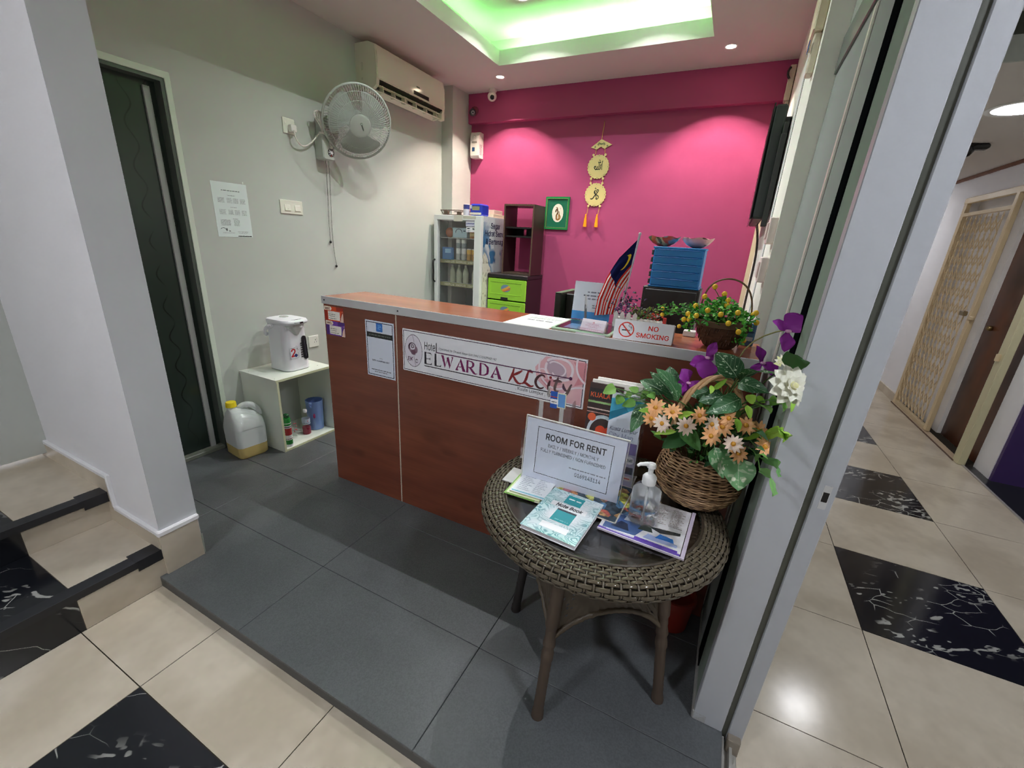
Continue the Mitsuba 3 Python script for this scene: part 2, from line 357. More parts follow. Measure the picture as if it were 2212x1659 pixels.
# wall beside the stairs, its grey end face and the tiled skirting
struct('wall_front_left', box(-3.2, -0.003, -0.905, -0.763, 0.0, 3.2), 'wall_white', False, label='white wall rising beside the stairs')
put('wall_front_left__end_face', box(-0.003, 0.0, -0.905, -0.763, 0.0, 3.2), 'pillar_grey', False)
struct('baseboard_stairs', [(box(-0.40, 0.0, -0.917, -0.905, 0.1205, 0.19), K(186, 176, 158))], 'satin', False, 'cream tile skirting with a white ledge along the stairs')
put('baseboard_stairs__skirting_tile', box(-0.412, -0.345, -0.917, -0.905, 0.19, 0.275), 'beige_tile', False)
put('baseboard_stairs__skirting_tile', box(-1.25, -0.345, -0.917, -0.905, 0.2705, 0.345), 'beige_tile', False)
put('baseboard_stairs__skirting_tile', box(-2.6, -1.252, -0.917, -0.905, 0.2705, 0.345), 'beige_tile', False)
put('baseboard_stairs__skirting_tile', box(0.0, 0.014, -0.915, -0.770, 0.0, 0.185, 0.001), 'beige_tile', False)
put('baseboard_stairs__white_ledge', [(join([box(-0.345, 0.016, -0.920, -0.904, 0.19, 0.212, 0.004), box(-0.352, -0.337, -0.920, -0.904, 0.205, 0.365, 0.003), box(-2.6, -0.337, -0.920, -0.904, 0.345, 0.367, 0.004), box(-0.001, 0.018, -0.920, -0.763, 0.186, 0.211, 0.005)]), K(232, 232, 234))], 'matte', 30)
put('baseboard_stairs__broken_edge', [(arr(trimesh.convex.convex_hull(np.array([[0.0, -0.772, 0.0], [0.012, -0.772, 0], [0.014, -0.766, 0.05], [0.002, -0.758, 0.10], [0.012, -0.765, 0.09], [0, -0.76, 0.0], [0.016, -0.77, 0.11]]))), K(150, 156, 146))], 'matte', False)

# left wall with the door recess
struct('wall_left', [box(-1.06, XL, -0.115, 2.7, 0, 3.1), box(-1.06, XL, -0.85, -0.115, 2.118, 3.1), box(-1.06, -0.96, -3.3, -0.80, 0.3, 3.1)], 'wall_grey', False, label='grey painted wall with the air conditioner and the fan')
dk = struct('door_1', box(-1.0, -0.957, -0.80, -0.13, 0.02, 2.10), 'door_laminate', False, label='dark green wavy patterned door set in the grey wall')
put('door_1__frame', [(join([box(-0.957, XL + 0.001, -0.135, -0.115, 0, 2.118), box(-0.957, XL + 0.001, -0.80, -0.115, 2.098, 2.118)]), K(74, 82, 76))], 'satin', False)
put('door_1__stop_strip', [(box(-0.957, -0.945, -0.195, -0.165, 0.0, 2.07), K(150, 152, 150))], 'satin', False)
put('door_1__architrave', [(join([box(XL, XL + 0.007, -0.117, -0.088, 0, 2.148, 0.002), box(XL, XL + 0.007, -0.85, -0.088, 2.115, 2.148, 0.002)]), K(204, 216, 200))], 'satin', False)
put('door_1__sill', [(box(-0.957, -0.905, -0.80, -0.13, 0.0, 0.026, 0.003), K(112, 116, 106))], 'satin', False)

struct('wall_column', box(-1.0, -0.767, 2.3, 2.72, 0, 3.0), 'wall_grey', False, label='square grey column in the back left corner')
struct('wall_back', box(-1.0, 2.3, YB, 2.74, 0, 3.1), 'wall_pink', False, label='magenta pink back wall behind the counter')
struct('trim_1', box(-0.766, 2.3, 2.575, YB, 2.52, ZC), 'wall_pink', False, label='magenta pink beam along the top of the back wall')

# right side: aluminium and glass partition out of plumb, then the cream wall
def lean(m, k, x0=0.0):
    v, f = arr(m); v = v.copy(); v[:, 0] += k * v[:, 2]; return v, f
KP = 0.025
GA = K(150, 154, 156)
struct('partition', [(lean(join([box(2.062, 2.078, -0.40, -0.235, 0.035, 2.08), box(2.16, 2.185, -0.40, 0.65, 0.0, 2.08)]), KP), K(132, 144, 134))], 'matte', False, 'grey aluminium and glass partition between lobby and corridor')
put('partition__post', [(lean(box(2.06, 2.147, -0.44, -0.40, 0.0, 2.95, 0.002), KP), K(166, 169, 174))], 'satin', False)
put('partition__post', [(lean(box(2.163, 2.203, -0.44, -0.40, ZF, 2.95, 0.002), KP), K(160, 163, 168))], 'satin', False)
put('partition__channel', [(lean(box(2.147, 2.163, -0.432, -0.41, ZF, 2.95), KP), K(66, 68, 60))], 'satin', False)
put('partition__lock_hole', [(lean(box(2.178, 2.190, -0.4415, -0.439, 0.862, 0.888), KP), K(14, 14, 14)), (lean(box(2.176, 2.192, -0.4408, -0.439, 0.842, 0.906), KP), K(176, 176, 176))], 'satin', False)
put('partition__gasket', [(lean(box(2.058, 2.075, -0.268, -0.195, 0.03, 2.08), KP), K(12, 14, 16))], 'matte', False)
put('partition__stile', [(lean(box(2.060, 2.10, -0.195, 0.04, 0.0, 2.08, 0.002), KP), K(150, 155, 153))], 'matte', False)
put('partition__bead', [(lean(box(2.054, 2.062, 0.04, 0.075, 0.0, 2.06, 0.003), KP), K(196, 192, 184))], 'satin', False)
put('partition__panel', [(lean(box(2.060, 2.10, 0.075, 0.65, 0.0, 2.08), KP), K(152, 157, 156))], 'matte', False)
put('partition__header', [(lean(box(2.052, 2.20, -0.40, 0.65, 2.08, 2.20, 0.003), KP), K(92, 98, 96)), (lean(box(2.06, 2.20, -0.40, 0.65, 2.20, 2.80), KP), K(150, 154, 152))], 'satin', False)
put('partition__kerb', [(box(2.056, 2.10, -0.44, 0.65, 0.0, 0.035, 0.003), K(150, 150, 146))], 'satin', False)
put('partition__track', [(join([box(2.148, 2.157, -2.4, -0.44, ZF, -0.012), box(2.172, 2.180, -2.4, -0.44, ZF, -0.014), box(2.148, 2.196, -2.4, -0.44, ZF, ZF + 0.006)]), K(178, 176, 170))], 'brushed', False)
put('partition__track_stop', [(rbox(2.163, 2.20, -0.462, -0.435, ZF, 0.012, 0.006, 3, 0.002), K(120, 112, 100))], 'satin', 30)
struct('wall_right', lean(join([box(2.036, 2.22, 0.65, 1.235, 0, 2.85), box(2.036, 2.22, 1.242, 2.74, 0, 2.85), box(2.04, 2.22, 1.23, 1.245, 0, 2.85)]), 0.002), 'wall_cream', False, label='cream wall on the right with the television')
put('wall_right__groove', [(lean(box(2.0345, 2.042, 1.236, 1.241, 0, 2.78), 0.002), K(40, 42, 42))], 'satin', False)
put('wall_right__panel_strip', [(lean(join([box(2.030, 2.037, 1.25, 1.30, 0, 2.78, 0.001), box(2.032, 2.037, 1.33, 1.37, 0, 2.78, 0.001)]), 0.002), K(222, 228, 226))], 'satin', False)
struct('trim_4', [(box(2.005, 2.04, 2.58, 2.642, 0.0, 2.52), K(206, 190, 162))], 'satin', False, 'narrow tan strip in the back right corner')

# ceiling with the recessed tray and its green cove
TX0, TX1, TY0, TY1 = -0.128, 1.50, -0.15, 2.027
hole = sg.box(-3.2, -5, 2.24, 2.75).difference(sg.box(TX0, TY0, TX1, TY1))
struct('ceiling', shift(arr(trimesh.creation.extrude_polygon(hole, 0.014, engine='earcut')), z=ZC), 'ceiling_paint', False, label='pale ceiling with a recessed tray lit green')
lip = sg.box(TX0 - 0.012, TY0 - 0.012, TX1 + 0.012, TY1 + 0.012).difference(sg.box(TX0, TY0, TX1, TY1))
put('ceiling__fascia', shift(arr(trimesh.creation.extrude_polygon(lip, 0.108, engine='earcut')), z=ZC), 'ceiling_paint', False)
CW = 0.19
rec = sg.box(TX0 - CW - 0.03, TY0 - CW - 0.03, TX1 + CW + 0.03, TY1 + CW + 0.03)
put('ceiling__recess_wall', shift(arr(trimesh.creation.extrude_polygon(rec.difference(rec.buffer(-0.03, join_style=2)), 0.25, engine='earcut')), z=ZC + 0.01), 'ceiling_paint', False)
put('ceiling__upper_panel', shift(arr(trimesh.creation.extrude_polygon(rec, 0.02, engine='earcut')), z=3.03), 'ceiling_paint', False)
def strip_light(x0, x1, y0, y1, w, k_=1.0):
    z = ZC + 0.055
    m = (np.array([[x0, y0, z], [x1, y0, z], [x1, y1, z], [x0, y1, z]]), np.array([[0, 1, 2, 3]]))
    k = lab(numbered('cove_light'), 'green strip light lying in the ceiling cove, ' + w, 'strip light', 'green strip lights in the ceiling cove')
    scene[k + '__led_strip'] = mikit.ply(m, {'type': 'diffuse', 'reflectance': rgb([0.3, 0.6, 0.3])}, emitter={'type': 'area', 'radiance': rgb(np.array(L_COVE) * k_)})
    put(k + '__base', [(box(x0, x1, y0, y1, ZC + 0.014, z - 0.004), K(190, 200, 190))], 'matte', False)
g = 0.10
strip_light(TX0 + 0.02, TX1 - 0.02, TY1 + g, TY1 + g + 0.03, 'back side', 4.0)
strip_light(TX0 - g - 0.03, TX0 - g, TY0 + 0.02, TY1 - 0.02, 'left side')
strip_light(TX1 + g, TX1 + g + 0.03, TY0 + 0.02, TY1 - 0.02, 'right side')
strip_light(TX0 + 0.02, TX1 - 0.02, TY0 - g - 0.03, TY0 - g, 'front side')

# corridor
struct('wall_corridor_right', [box(3.78, 3.98, 4.28, 9, ZF, 2.6), box(3.78, 3.98, 2.68, 4.28, 2.03, 2.6)], 'wall_white', False, label='white wall on the far side of the corridor')
struct('wall_corridor_end', box(2.1, 4.0, 8.0, 8.1, ZF, 2.8), 'wall_white', False)
struct('wall_corridor_left', box(2.22, 2.26, 2.74, 8.0, ZF, 2.8), 'wall_white', False)
struct('ceiling_corridor', box(2.2, 5.2, 1.25, 8.1, 2.245, 2.3), 'ceiling_paint', False, label='lower ceiling of the corridor')
struct('ceiling_entrance', box(2.24, 5.2, -5, 1.25, 2.42, 2.5), 'wall_grey', False)
struct('trim_2', [(box(2.62, 5.2, 1.235, 1.25, 2.34, 2.42), K(86, 90, 82))], 'matte', False)
put('trim_2__beam_face', box(2.62, 5.2, 1.235, 1.25, 2.245, 2.34), 'wall_grey', False)
struct('trim_3', [(box(3.765, 3.78, 3.2, 8, 2.215, 2.244, 0.002), K(112, 66, 44)), (box(3.767, 3.78, 3.2, 8, 2.232, 2.245), K(40, 26, 20))], 'satin', False, 'dark red brown trim between corridor wall and ceiling')
struct('baseboard_corridor', box(3.768, 3.78, 4.30, 8, ZF, 0.045, 0.001), 'beige_tile', False)
struct('wall_shopfront', [(box(3.86, 3.98, 2.46, 2.68, ZF, 2.3), K(232, 232, 236))], 'matte', False, 'white pillar beside the corridor gate')
put('wall_shopfront__purple_panel', [(box(3.865, 5.2, 2.43, 2.46, ZF, 2.3), K(58, 36, 92))], 'satin', False)
struct('wall_far_right', box(5.2, 5.3, -5, 2.5, ZF, 2.8), 'wall_white', False)
struct('floor_shopfront', [(box(3.795, 5.2, -2, 2.66, ZF - 0.003, ZF + 0.004), K(30, 33, 34))], 'gloss', False, 'dark tiled floor strip beside the corridor')
put('floor_shopfront__metal_edge', [(box(3.785, 3.797, -2, 2.70, ZF - 0.004, ZF + 0.006), K(190, 186, 184))], 'brushed', False)
# behind the camera
struct('wall_behind', box(-3.3, 5.3, -4.6, -4.5, ZF, 3.1), 'wall_white', False)
struct('wall_stairwell', box(-3.3, -3.2, -4.6, -0.76, ZF, 3.1), 'wall_white', False)

def lamp(key, c, r, L, z, n=28):
    a = np.arange(n) * 2 * PI / n
    v = np.vstack([np.c_[c[0] + r * np.cos(a), c[1] + r * np.sin(a), np.full(n, z)], [[c[0], c[1], z]]])
    f = np.stack([np.roll(np.arange(n), -1), np.arange(n), np.full(n, n)], 1)
    scene[key] = mikit.ply((v, f), {'type': 'diffuse', 'reflectance': rgb([0.5, 0.5, 0.5])}, emitter={'type': 'area', 'radiance': rgb(L)})
def downlight(x, y, r, L, z, label, group=None, dish=0.0, trim=K(225, 225, 222)):
    k = thing('downlight', label, 'ceiling light', group)
    put(k + '__trim_ring', [(lathe([(r, z - 0.001), (r * 1.22, z - 0.003), (r * 1.25, z), (r, z + 0.003)], 36, (x, y, 0)), trim)], 'satin', 40)
    lamp(k + '__lens', (x, y), r, L, z - 0.0015 - dish); return k
for i, (x, y) in enumerate(((0.243, 1.66), (1.13, 1.66), (0.243, 0.72), (1.13, 0.72))):
    downlight(x, y, 0.058, L_TRAY, 3.03, 'round white downlight in the upper panel of the ceiling tray, ' + ('at its back left corner', 'at its back right corner', 'at its front left corner', 'at its front right corner')[i], 'downlights in the ceiling tray')
for i, (x, y) in enumerate(((0.243, 1.66), (1.13, 1.66), (0.243, 0.72), (1.13, 0.72))):
    scene[f'tray_beam_{i}'] = {'type': 'spot', 'intensity': rgb(I_TRAY), 'cutoff_angle': 63.0, 'beam_width': 36.0, 'to_world': T().look_at(origin=[x, y, 3.024], target=[x, y, 0], up=[0, 1, 0])}
for (x, y, w) in ((-0.236, 2.25, 'above the white camera'), (1.600, 2.22, 'near the television')):
    k = downlight(x, y, 0.034, [30.0, 24.0, 17.0], ZC, 'small warm spotlight in the ceiling ' + w)
    scene[k + '_beam'] = {'type': 'spot', 'intensity': rgb(L_SPOT), 'cutoff_angle': 54.0, 'beam_width': 42.0, 'to_world': T().look_at(origin=[x, y, ZC - 0.004], target=[x, y, 0], up=[0, 1, 0])}
downlight(3.14, 2.0, 0.13, L_CORR, 2.244, 'large round white ceiling light of the corridor')
for (x, y, L, w) in ((-2.1, -1.55, L_STAIR, 'over the stairs'), (0.7, -2.6, L_LOBBY, 'over the middle of the entrance'), (2.9, -1.2, L_LOBBY, 'over the near end of the corridor')):
    downlight(x, y, 0.13, L, ZC if x < 2.2 else 2.42, 'round white ceiling light ' + w, 'ceiling lights over the entrance')
downlight(3.1, 5.2, 0.13, L_CORR, 2.244, 'farther round ceiling light along the corridor')

# ================================================================== reception counter
ct = thing('reception_counter', 'long reception counter with red brown wood panels and a silver edged top', 'reception counter')
put(ct + '__front_panel', box(0.0, 0.492, 0.0, 0.018, 0.0, 1.055), 'wood_panel', False)
put(ct + '__front_panel', box(0.497, 2.054, 0.0, 0.018, 0.0, 1.055), 'wood_panel', False)
put(ct + '__side_panel', box(0.0, 0.018, 0.0182, 0.30, 0.0, 1.055), 'wood_panel', False)
put(ct + '__back_panel', box(0.018, 2.03, 0.285, 0.30, 0.0, 1.055), 'wood_panel', False)
put(ct + '__seam_strip', [(box(0.491, 0.498, -0.0015, 0.012, 0.0, 1.055), K(186, 172, 158))], 'satin', False)
put(ct + '__countertop', box(-0.004, 2.05, 0.003, 0.304, 1.055, 1.09, 0.001), 'wood_top', False)
put(ct + '__edge_trim', [(box(-0.008, 2.05, -0.006, 0.003, 1.052, 1.0915, 0.001), K(206, 208, 210)), (box(-0.008, -0.004, 0.0, 0.304, 1.052, 1.0915), K(206, 208, 210))], 'brushed', False)
for x in (0.014, 0.512):
    put(ct + '__screw', [(moved(lathe([(0, 0.0015), (0.004, 0.001), (0.0045, 0)], 10), frame([x, -0.006, 1.072], [1, 0, 0], [0, 0, 1])), K(30, 30, 32))], 'satin', 40)

def on_front(x, z, y=-0.0005):     # a frame on the counter's front: u to the right, v up, normal towards the entrance
    return frame([x, y, z], [1, 0, 0], [0, 0, 1])
def sheet(key, M, w, h, items, base=WHITE, t=0.0015, fin='satin', basekey='__sheet'):
    put(key + basekey, [(moved(rect(0, w, 0, h, t), M), base)], fin, False)
    for name, its in items.items():
        put(key + '__' + name, [(moved(m, M), c) for m, c in its], 'satin', False)

# the hotel sign: a white board with a border, an oval crest and the lettering
sgn = thing('sign_board', 'long white hotel name board with purple lettering on the counter front', 'sign')
X0, X1, Z0, Z1 = 0.538, 1.466, 0.785, 0.993
Wd, Hd = X1 - X0, Z1 - Z0
M = on_front(X0, Z0)
BT = 0.006
PUR, MAG, RED, DRK = K(74, 22, 66), K(112, 28, 84), K(132, 34, 38), K(28, 24, 32)
put(sgn + '__board', [(moved(rect(0, Wd, 0, Hd, BT), M), K(232, 234, 238))], 'satin', False)
h = BT + 0.0002
fr = sg.box(0.006, 0.006, Wd - 0.006, Hd - 0.006).difference(sg.box(0.0088, 0.0088, Wd - 0.0088, Hd - 0.0088))
put(sgn + '__border', [(moved(poly(fr, 0.0005, h), M), K(48, 22, 52))], 'satin', False)
# pale rose picture at the right end
rose = [(poly(sg.Polygon([(0.735, 0.152), (0.78, 0.205), (.946, 0.212), (.946, 0.022), (0.86, 0.024), (0.80, 0.06), (0.745, 0.10)]), 0.0003, h), K(226, 178, 184))]
rose += [(poly(sg.Polygon([(0.765, 0.10), (0.83, 0.12), (0.86, 0.10), (0.80, 0.07)]), 0.0003, h + 0.0002), K(206, 140, 150)), (poly(sg.Polygon([(0.90, 0.20), (0.955, 0.205), (0.955, 0.12), (0.91, 0.10), (0.93, 0.15)]), 0.0003, h + 0.0002), K(212, 140, 148))]
rose += [(poly(sa.rotate(sa.scale(sg.Point(0.83, 0.155).buffer(0.042), 1.25, 0.75), -35), 0.0003, h + 0.0003), K(188, 164, 178))]
for pts, w in ((((0.79, 0.19), (0.84, 0.205), (0.895, 0.18), (0.89, 0.13), (0.84, 0.115), (0.79, 0.135), (0.785, 0.175)), 0.010), (((0.80, 0.18), (0.84, 0.185), (0.87, 0.155), (0.85, 0.13), (0.815, 0.14)), 0.006),
               (((0.76, 0.19), (0.755, 0.14), (0.79, 0.09), (0.86, 0.08)), 0.007), (((0.915, 0.21), (0.92, 0.16), (0.955, 0.12)), 0.008), (((0.74, 0.13), (0.77, 0.15), (0.80, 0.11)), 0.005), (((0.86, 0.03), (0.89, 0.08), (0.95, 0.10)), 0.007)):
    rose.append((poly(stroke(pts, w, 24), 0.0003, h + 0.0005), K(236, 222, 228)))
put(sgn + '__rose_picture', [(moved(shift(m, -.028, -.010), M), c) for m, c in rose], 'satin', False)
crest = [(poly(ring(0.062, 0.125, 0.0775, 0.080, 0.66), 0.0004, h), K(60, 40, 62)), (poly(sa.scale(sg.Point(0.062, 0.125).buffer(0.0775), 0.66, 1), 0.0002, h), K(222, 218, 228)),
         (poly(stroke([(0.056, 0.203), (0.066, 0.165), (0.066, 0.09), (0.076, 0.05)], 0.0014, 20), 0.0004, h + 0.0003), K(120, 110, 120)),
         (text('EK', 0.019, 0.027, 0.074, width=0.031, bold=True, h=h + 0.0003), K(84, 52, 76)), (text('C', 0.019, 0.073, 0.068, width=0.014, bold=True, h=h + 0.0003), K(70, 40, 66))]
for (cx, cz, r, c) in ((0.055, 0.142, 0.024, K(66, 40, 62)), (0.068, 0.132, 0.020, K(128, 98, 116)), (0.050, 0.128, 0.013, K(170, 150, 164)), (0.062, 0.120, 0.014, K(112, 74, 92)), (0.058, 0.146, 0.0155, K(226, 222, 230))):
    crest.append((poly(sg.Point(cx, cz).buffer(r, quad_segs=5), 0.0002, h + 0.0004 + 0.0002 * len(crest)), c))
crest.append((poly(stroke([(0.050, 0.150), (0.060, 0.155), (0.066, 0.146), (0.056, 0.140), (0.054, 0.147)], 0.004, 20), 0.0003, h + 0.003), K(70, 40, 64)))
crest.append((poly(stroke([(0.040, 0.138), (0.052, 0.118), (0.074, 0.108)], 0.004, 12), 0.0003, h + 0.003), K(120, 96, 112)))
put(sgn + '__crest', [(moved(shift(m, .004, -.019), M), c) for m, c in crest], 'satin', False)
# flared display capitals, drawn as polygons (unit height)
def P(*p): return sg.Polygon(p).buffer(0)
GL = {'E': unary_union([P((0, 0), (.17, 0), (.15, 1), (.02, 1)), P((0, .93), (.52, 1.0), (.60, .82), (.50, .91), (.1, .94), (.1, 1), (0, 1)), P((.1, .47), (.42, .50), (.48, .60), (.48, .38), (.42, .45), (.1, .44)), P((0, 0), (.6, 0), (.62, .19), (.5, .06), (.1, .06))]),
      'L': unary_union([P((0, 0), (.17, 0), (.15, 1), (.02, 1)), P((0, 0), (.52, 0), (.55, .19), (.42, .06), (.1, .06))]),
      'W': unary_union([P((0, 1), (.2, 1), (.36, .25), (.30, 0)), P((.30, 0), (.37, .22), (.58, .85), (.52, .85)), P((.45, .85), (.62, .95), (.78, .25), (.70, 0)), P((.70, 0), (.77, .22), (1.0, 1.0), (.84, 1.0), (.90, .9))]),
      'A': unary_union([P((.0, 0), (.16, .06), (.45, 1), (.40, .86)), P((.0, 0), (.22, 0), (.26, .1), (.12, .12)), P((.36, .82), (.45, 1), (.84, 0), (.60, 0)), P((.18, .36), (.58, .36), (.38, .28)), P((.56, 0), (.84, 0), (.66, .14))]),
      'R': unary_union([P((0, 0), (.17, 0), (.15, 1), (.02, 1)), P(*[(.1, 1), (.45, .97), (.62, .85), (.62, .62), (.48, .45), (.12, .40)]).difference(P(*[(.15, .93), (.36, .90), (.46, .80), (.46, .62), (.36, .50), (.15, .47)])), P((.2, .43), (.42, .43), (.72, .06), (.92, .06), (.72, -.04), (.55, 0))]),
      'D': unary_union([P((0, 0), (.17, 0), (.15, 1), (.02, 1)), P(*[(.1, 1), (.45, .96), (.70, .78), (.74, .5), (.70, .22), (.45, .04), (.05, 0)]).difference(P(*[(.15, .94), (.36, .90), (.54, .72), (.57, .5), (.54, .26), (.36, .10), (.15, .06)]))])}
def glyphs(word, x, z, hh, wsc=1.0, gap=0.10):
    out = []
    for ch in word:
        g = GL[ch]; out.append(sa.translate(sa.scale(g, hh * wsc, hh, origin=(0, 0)), x, z)); x += (g.bounds[2] + gap) * hh * wsc
    return out
words = []
for ch, x in zip('EL', (.131, .190)): words += [(poly(g, 0.0006, h), DRK) for g in glyphs(ch, x, .053, .060, 1.18)]
for ch, x in zip('WARDA', (.229, .308, .368, .437, .495)): words += [(poly(g, 0.0006, h), MAG) for g in glyphs(ch, x, .054, .059, 1.14)]
def brush(pts, w0, w1, n=18):      # a brush stroke that swells
    p = spline(pts, n); d = np.gradient(p, axis=0); d /= np.linalg.norm(d, axis=1, keepdims=True); nn = np.c_[-d[:, 1], d[:, 0]]
    w = (w0 + (w1 - w0) * np.sin(np.linspace(0, PI, n)))[:, None] / 2
    return sg.Polygon(np.vstack([p + nn * w, (p - nn * w)[::-1]])).buffer(0.0005)
def at2(pts, x, s=.062): return [(x + s * a * .86, .054 + s * b) for a, b in pts]
GK, GI = K(82, 50, 56), K(66, 26, 34)
kl = [(((.40, 1), (.30, .6), (.12, .2), (.0, 0)), .588, RED), (((1.15, .98), (.75, .72), (.25, .5)), .588, RED), (((.32, .52), (.55, .25), (.85, .02), (1.15, .05)), .588, RED),
      (((.5, 1.0), (.38, .6), (.15, .15), (.0, .05)), .652, RED), (((.42, .98), (.65, 1.05), (.85, .95)), .652, RED), (((.0, .05), (.35, .12), (.65, .0), (1.0, .06)), .652, RED),
      (((.85, .82), (.6, .94), (.25, .75), (.08, .35), (.3, .03), (.8, .1)), .710, K(70, 34, 40)), (((.16, .66), (.06, .2), (.06, -.02)), .770, GI),
      (((.35, 1.0), (.2, .4), (.22, .05), (.5, .05)), .793, GK), (((.0, .68), (.35, .74), (.7, .72)), .793, GK), (((.0, .62), (.1, .3), (.35, .15)), .838, GK), (((.65, .68), (.4, .1), (.1, -.22), (-.1, -.25)), .838, GK)]
words += [(poly(brush(at2(p, x), .004, .0105), 0.0006, h + .001), c) for p, x, c in kl] + [(poly(sg.Point(.780, .109).buffer(.0058), .0006, h + .001), RED)]
words += [(text('Hote', .037, .132, .124, width=.062, h=h), DRK), (rect(.1985, .2030, .122, .165, .0006, h), DRK),
          (text('Operated by Dhakel Raya Sdn Bhd (1048986-K)', .0105, .214, .135, width=.306, slant=.22, h=h), K(70, 70, 76)),
          (rect(.1985, .864, .1185, .1225, .0006, h + .0015), PUR), (poly(sg.Point(.866, .1205).buffer(.0072), .0006, h + .0017), PUR),
          (rect(.131, .80, .0420, .0458, .0006, h + .0005), DRK), (text('. Kuala Lumpur , Malaysia', .0145, .622, .024, width=.225, h=h), K(70, 70, 74))]
put(sgn + '__lettering', [(moved(m, M), c) for m, c in words], 'satin', False)

# framed notice left of the seam: its machine-readable code is left out
qr = thing('notice_sheet', 'white notice sheet with a blue icon and black band on the counter front', 'notice')
M = on_front(0.293, 0.713); w, h_ = 0.187, 0.292
hh = 0.0018
sheet(qr, M, w, h_, {'border': [(poly(sg.box(.007, .007, w - .007, h_ - .007).difference(sg.box(.0105, .0105, w - .0105, h_ - .0105)), .0003, hh), K(40, 44, 66))],
    'icon': [(poly(sg.box(.077, .243, .110, .278).buffer(.004), .0004, hh), K(48, 110, 190)), (poly(stroke([(.086, .270), (.102, .270), (.103, .262), (.087, .262), (.087, .254), (.102, .252)], .0035), .0003, hh + .0004), K(110, 170, 226)), (rect(.077, .110, .239, .2435, .0003, hh), K(22, 36, 60))],
    'black_band': [(rect(.0105, w - .0105, .206, .232, .0004, hh), K(26, 30, 28)), (scribble(.022, w - .022, .216, .006, seed=3, hh=hh + .0005), K(92, 98, 92))],
    'print': [(scribble(.086, .106, .098, .003, seed=4, hh=hh), K(120, 124, 130)), (text('HOTEL EL WARDA KL CITY', .0075, w / 2, .082, width=.112, align='c', bold=True, slant=.0, h=hh), K(44, 46, 60)), (scribble(.03, .16, .034, .0045, seed=6, hh=hh), K(96, 98, 108)), (scribble(.05, .14, .024, .0045, seed=7, hh=hh), K(110, 112, 120))]}, K(214, 222, 236))

# two census stickers at the left corner
for i, (z, c1, c2, lb) in enumerate(((0.965, K(206, 74, 34), K(150, 40, 26), 'orange census sticker at the top left of the counter front, above the purple one'), (0.888, K(108, 62, 158), K(74, 40, 118), 'purple census sticker at the top left of the counter front, below the orange one'))):
    k = thing('sticker', lb, 'sticker')
    M = on_front(0.004 + 0.004 * i, z, -0.0002); w, h_ = 0.137, 0.076; hh = 0.0007
    put(k + '__sheet', [(moved(rect(0, w, 0, h_, 0.0006), M), c1), (moved(rect(0, .022, 0, h_ - .022, 0.0003, .0006), M), c2), (moved(poly(P((.088, .055), (w, .06), (w, h_), (.088, h_)), .0003, .0006), M), c2)], 'satin', False)
    put(k + '__print', [(moved(m, M), c) for m, c in ((poly(P((0, h_ - .021), (.047, h_ - .021), (.056, h_ - .011), (.047, h_), (0, h_)), .0003, hh), K(238, 226, 206)), (text('BANCI', .011, .006, h_ - .0165, width=.036, bold=True, h=hh + .0004), K(112, 44, 40)),
        (rect(.026, .112, .006, .052, .0003, hh), K(238, 234, 224)), (scribble(.030, .060, .044, .002, seed=1, hh=hh + .0004), K(140, 136, 130)), (scribble(.030, .085, .034, .0035, seed=2, hh=hh + .0004), K(110, 108, 104)), (scribble(.030, .075, .024, .0035, seed=3 + i, hh=hh + .0004), K(110, 108, 104)), (scribble(.030, .090, .012, .0035, seed=9 + i, hh=hh + .0004), K(120, 118, 112)),
        (poly(P((.112, .0), (.125, .045), (.134, .06), (w, .03), (w, 0)), .0003, hh + .0003), K(228, 196, 180)), (poly(stroke([(.114, .01), (.122, .035), (.132, .05)], .006, 10), .0003, hh + .0005), c2))], 'satin', False)

# ------------------------------------------------------------------ things standing on the counter top
CT = 1.0905
k = thing('paper_sheet', 'white printed sheet lying flat on the counter top beside the tablet', 'paper')
M = frame([1.076, 0.004, CT], [1, 0, 0], [0, 1, 0])
sheet(k, M, 0.208, 0.292, {'print': [(scribble(.05, .16, .235, .006, seed=1, hh=.0013), K(176, 180, 176)), (scribble(.04, .19, .205, .008, seed=2, hh=.0013), K(170, 174, 172)), (scribble(.04, .17, .185, .006, seed=3, hh=.0013), K(178, 180, 178)), (scribble(.05, .17, .14, .010, seed=5, hh=.0013), K(96, 100, 110))]}, K(226, 234, 228), 0.001)
k = thing('glass_tray', 'flat black tablet with a pale green rim lying behind the card holder', 'tablet')
put(k + '__rim', [(rbox(1.292, 1.535, 0.012, 0.250, CT, CT + 0.009, 0.008, 4, 0.002), K(176, 206, 176))], 'gloss', 30)
put(k + '__screen', [(rbox(1.304, 1.523, 0.026, 0.232, CT + 0.0092, CT + 0.0102, 0.004), K(16, 22, 24))], 'gloss', 30)
put(k + '__print', [(box(1.335, 1.405, 0.04, 0.15, CT + 0.0104, CT + 0.0108), K(84, 112, 146)), (box(1.30, 1.53, 0.236, 0.246, CT + 0.0092, CT + 0.0098), K(70, 120, 80))], 'gloss', False)

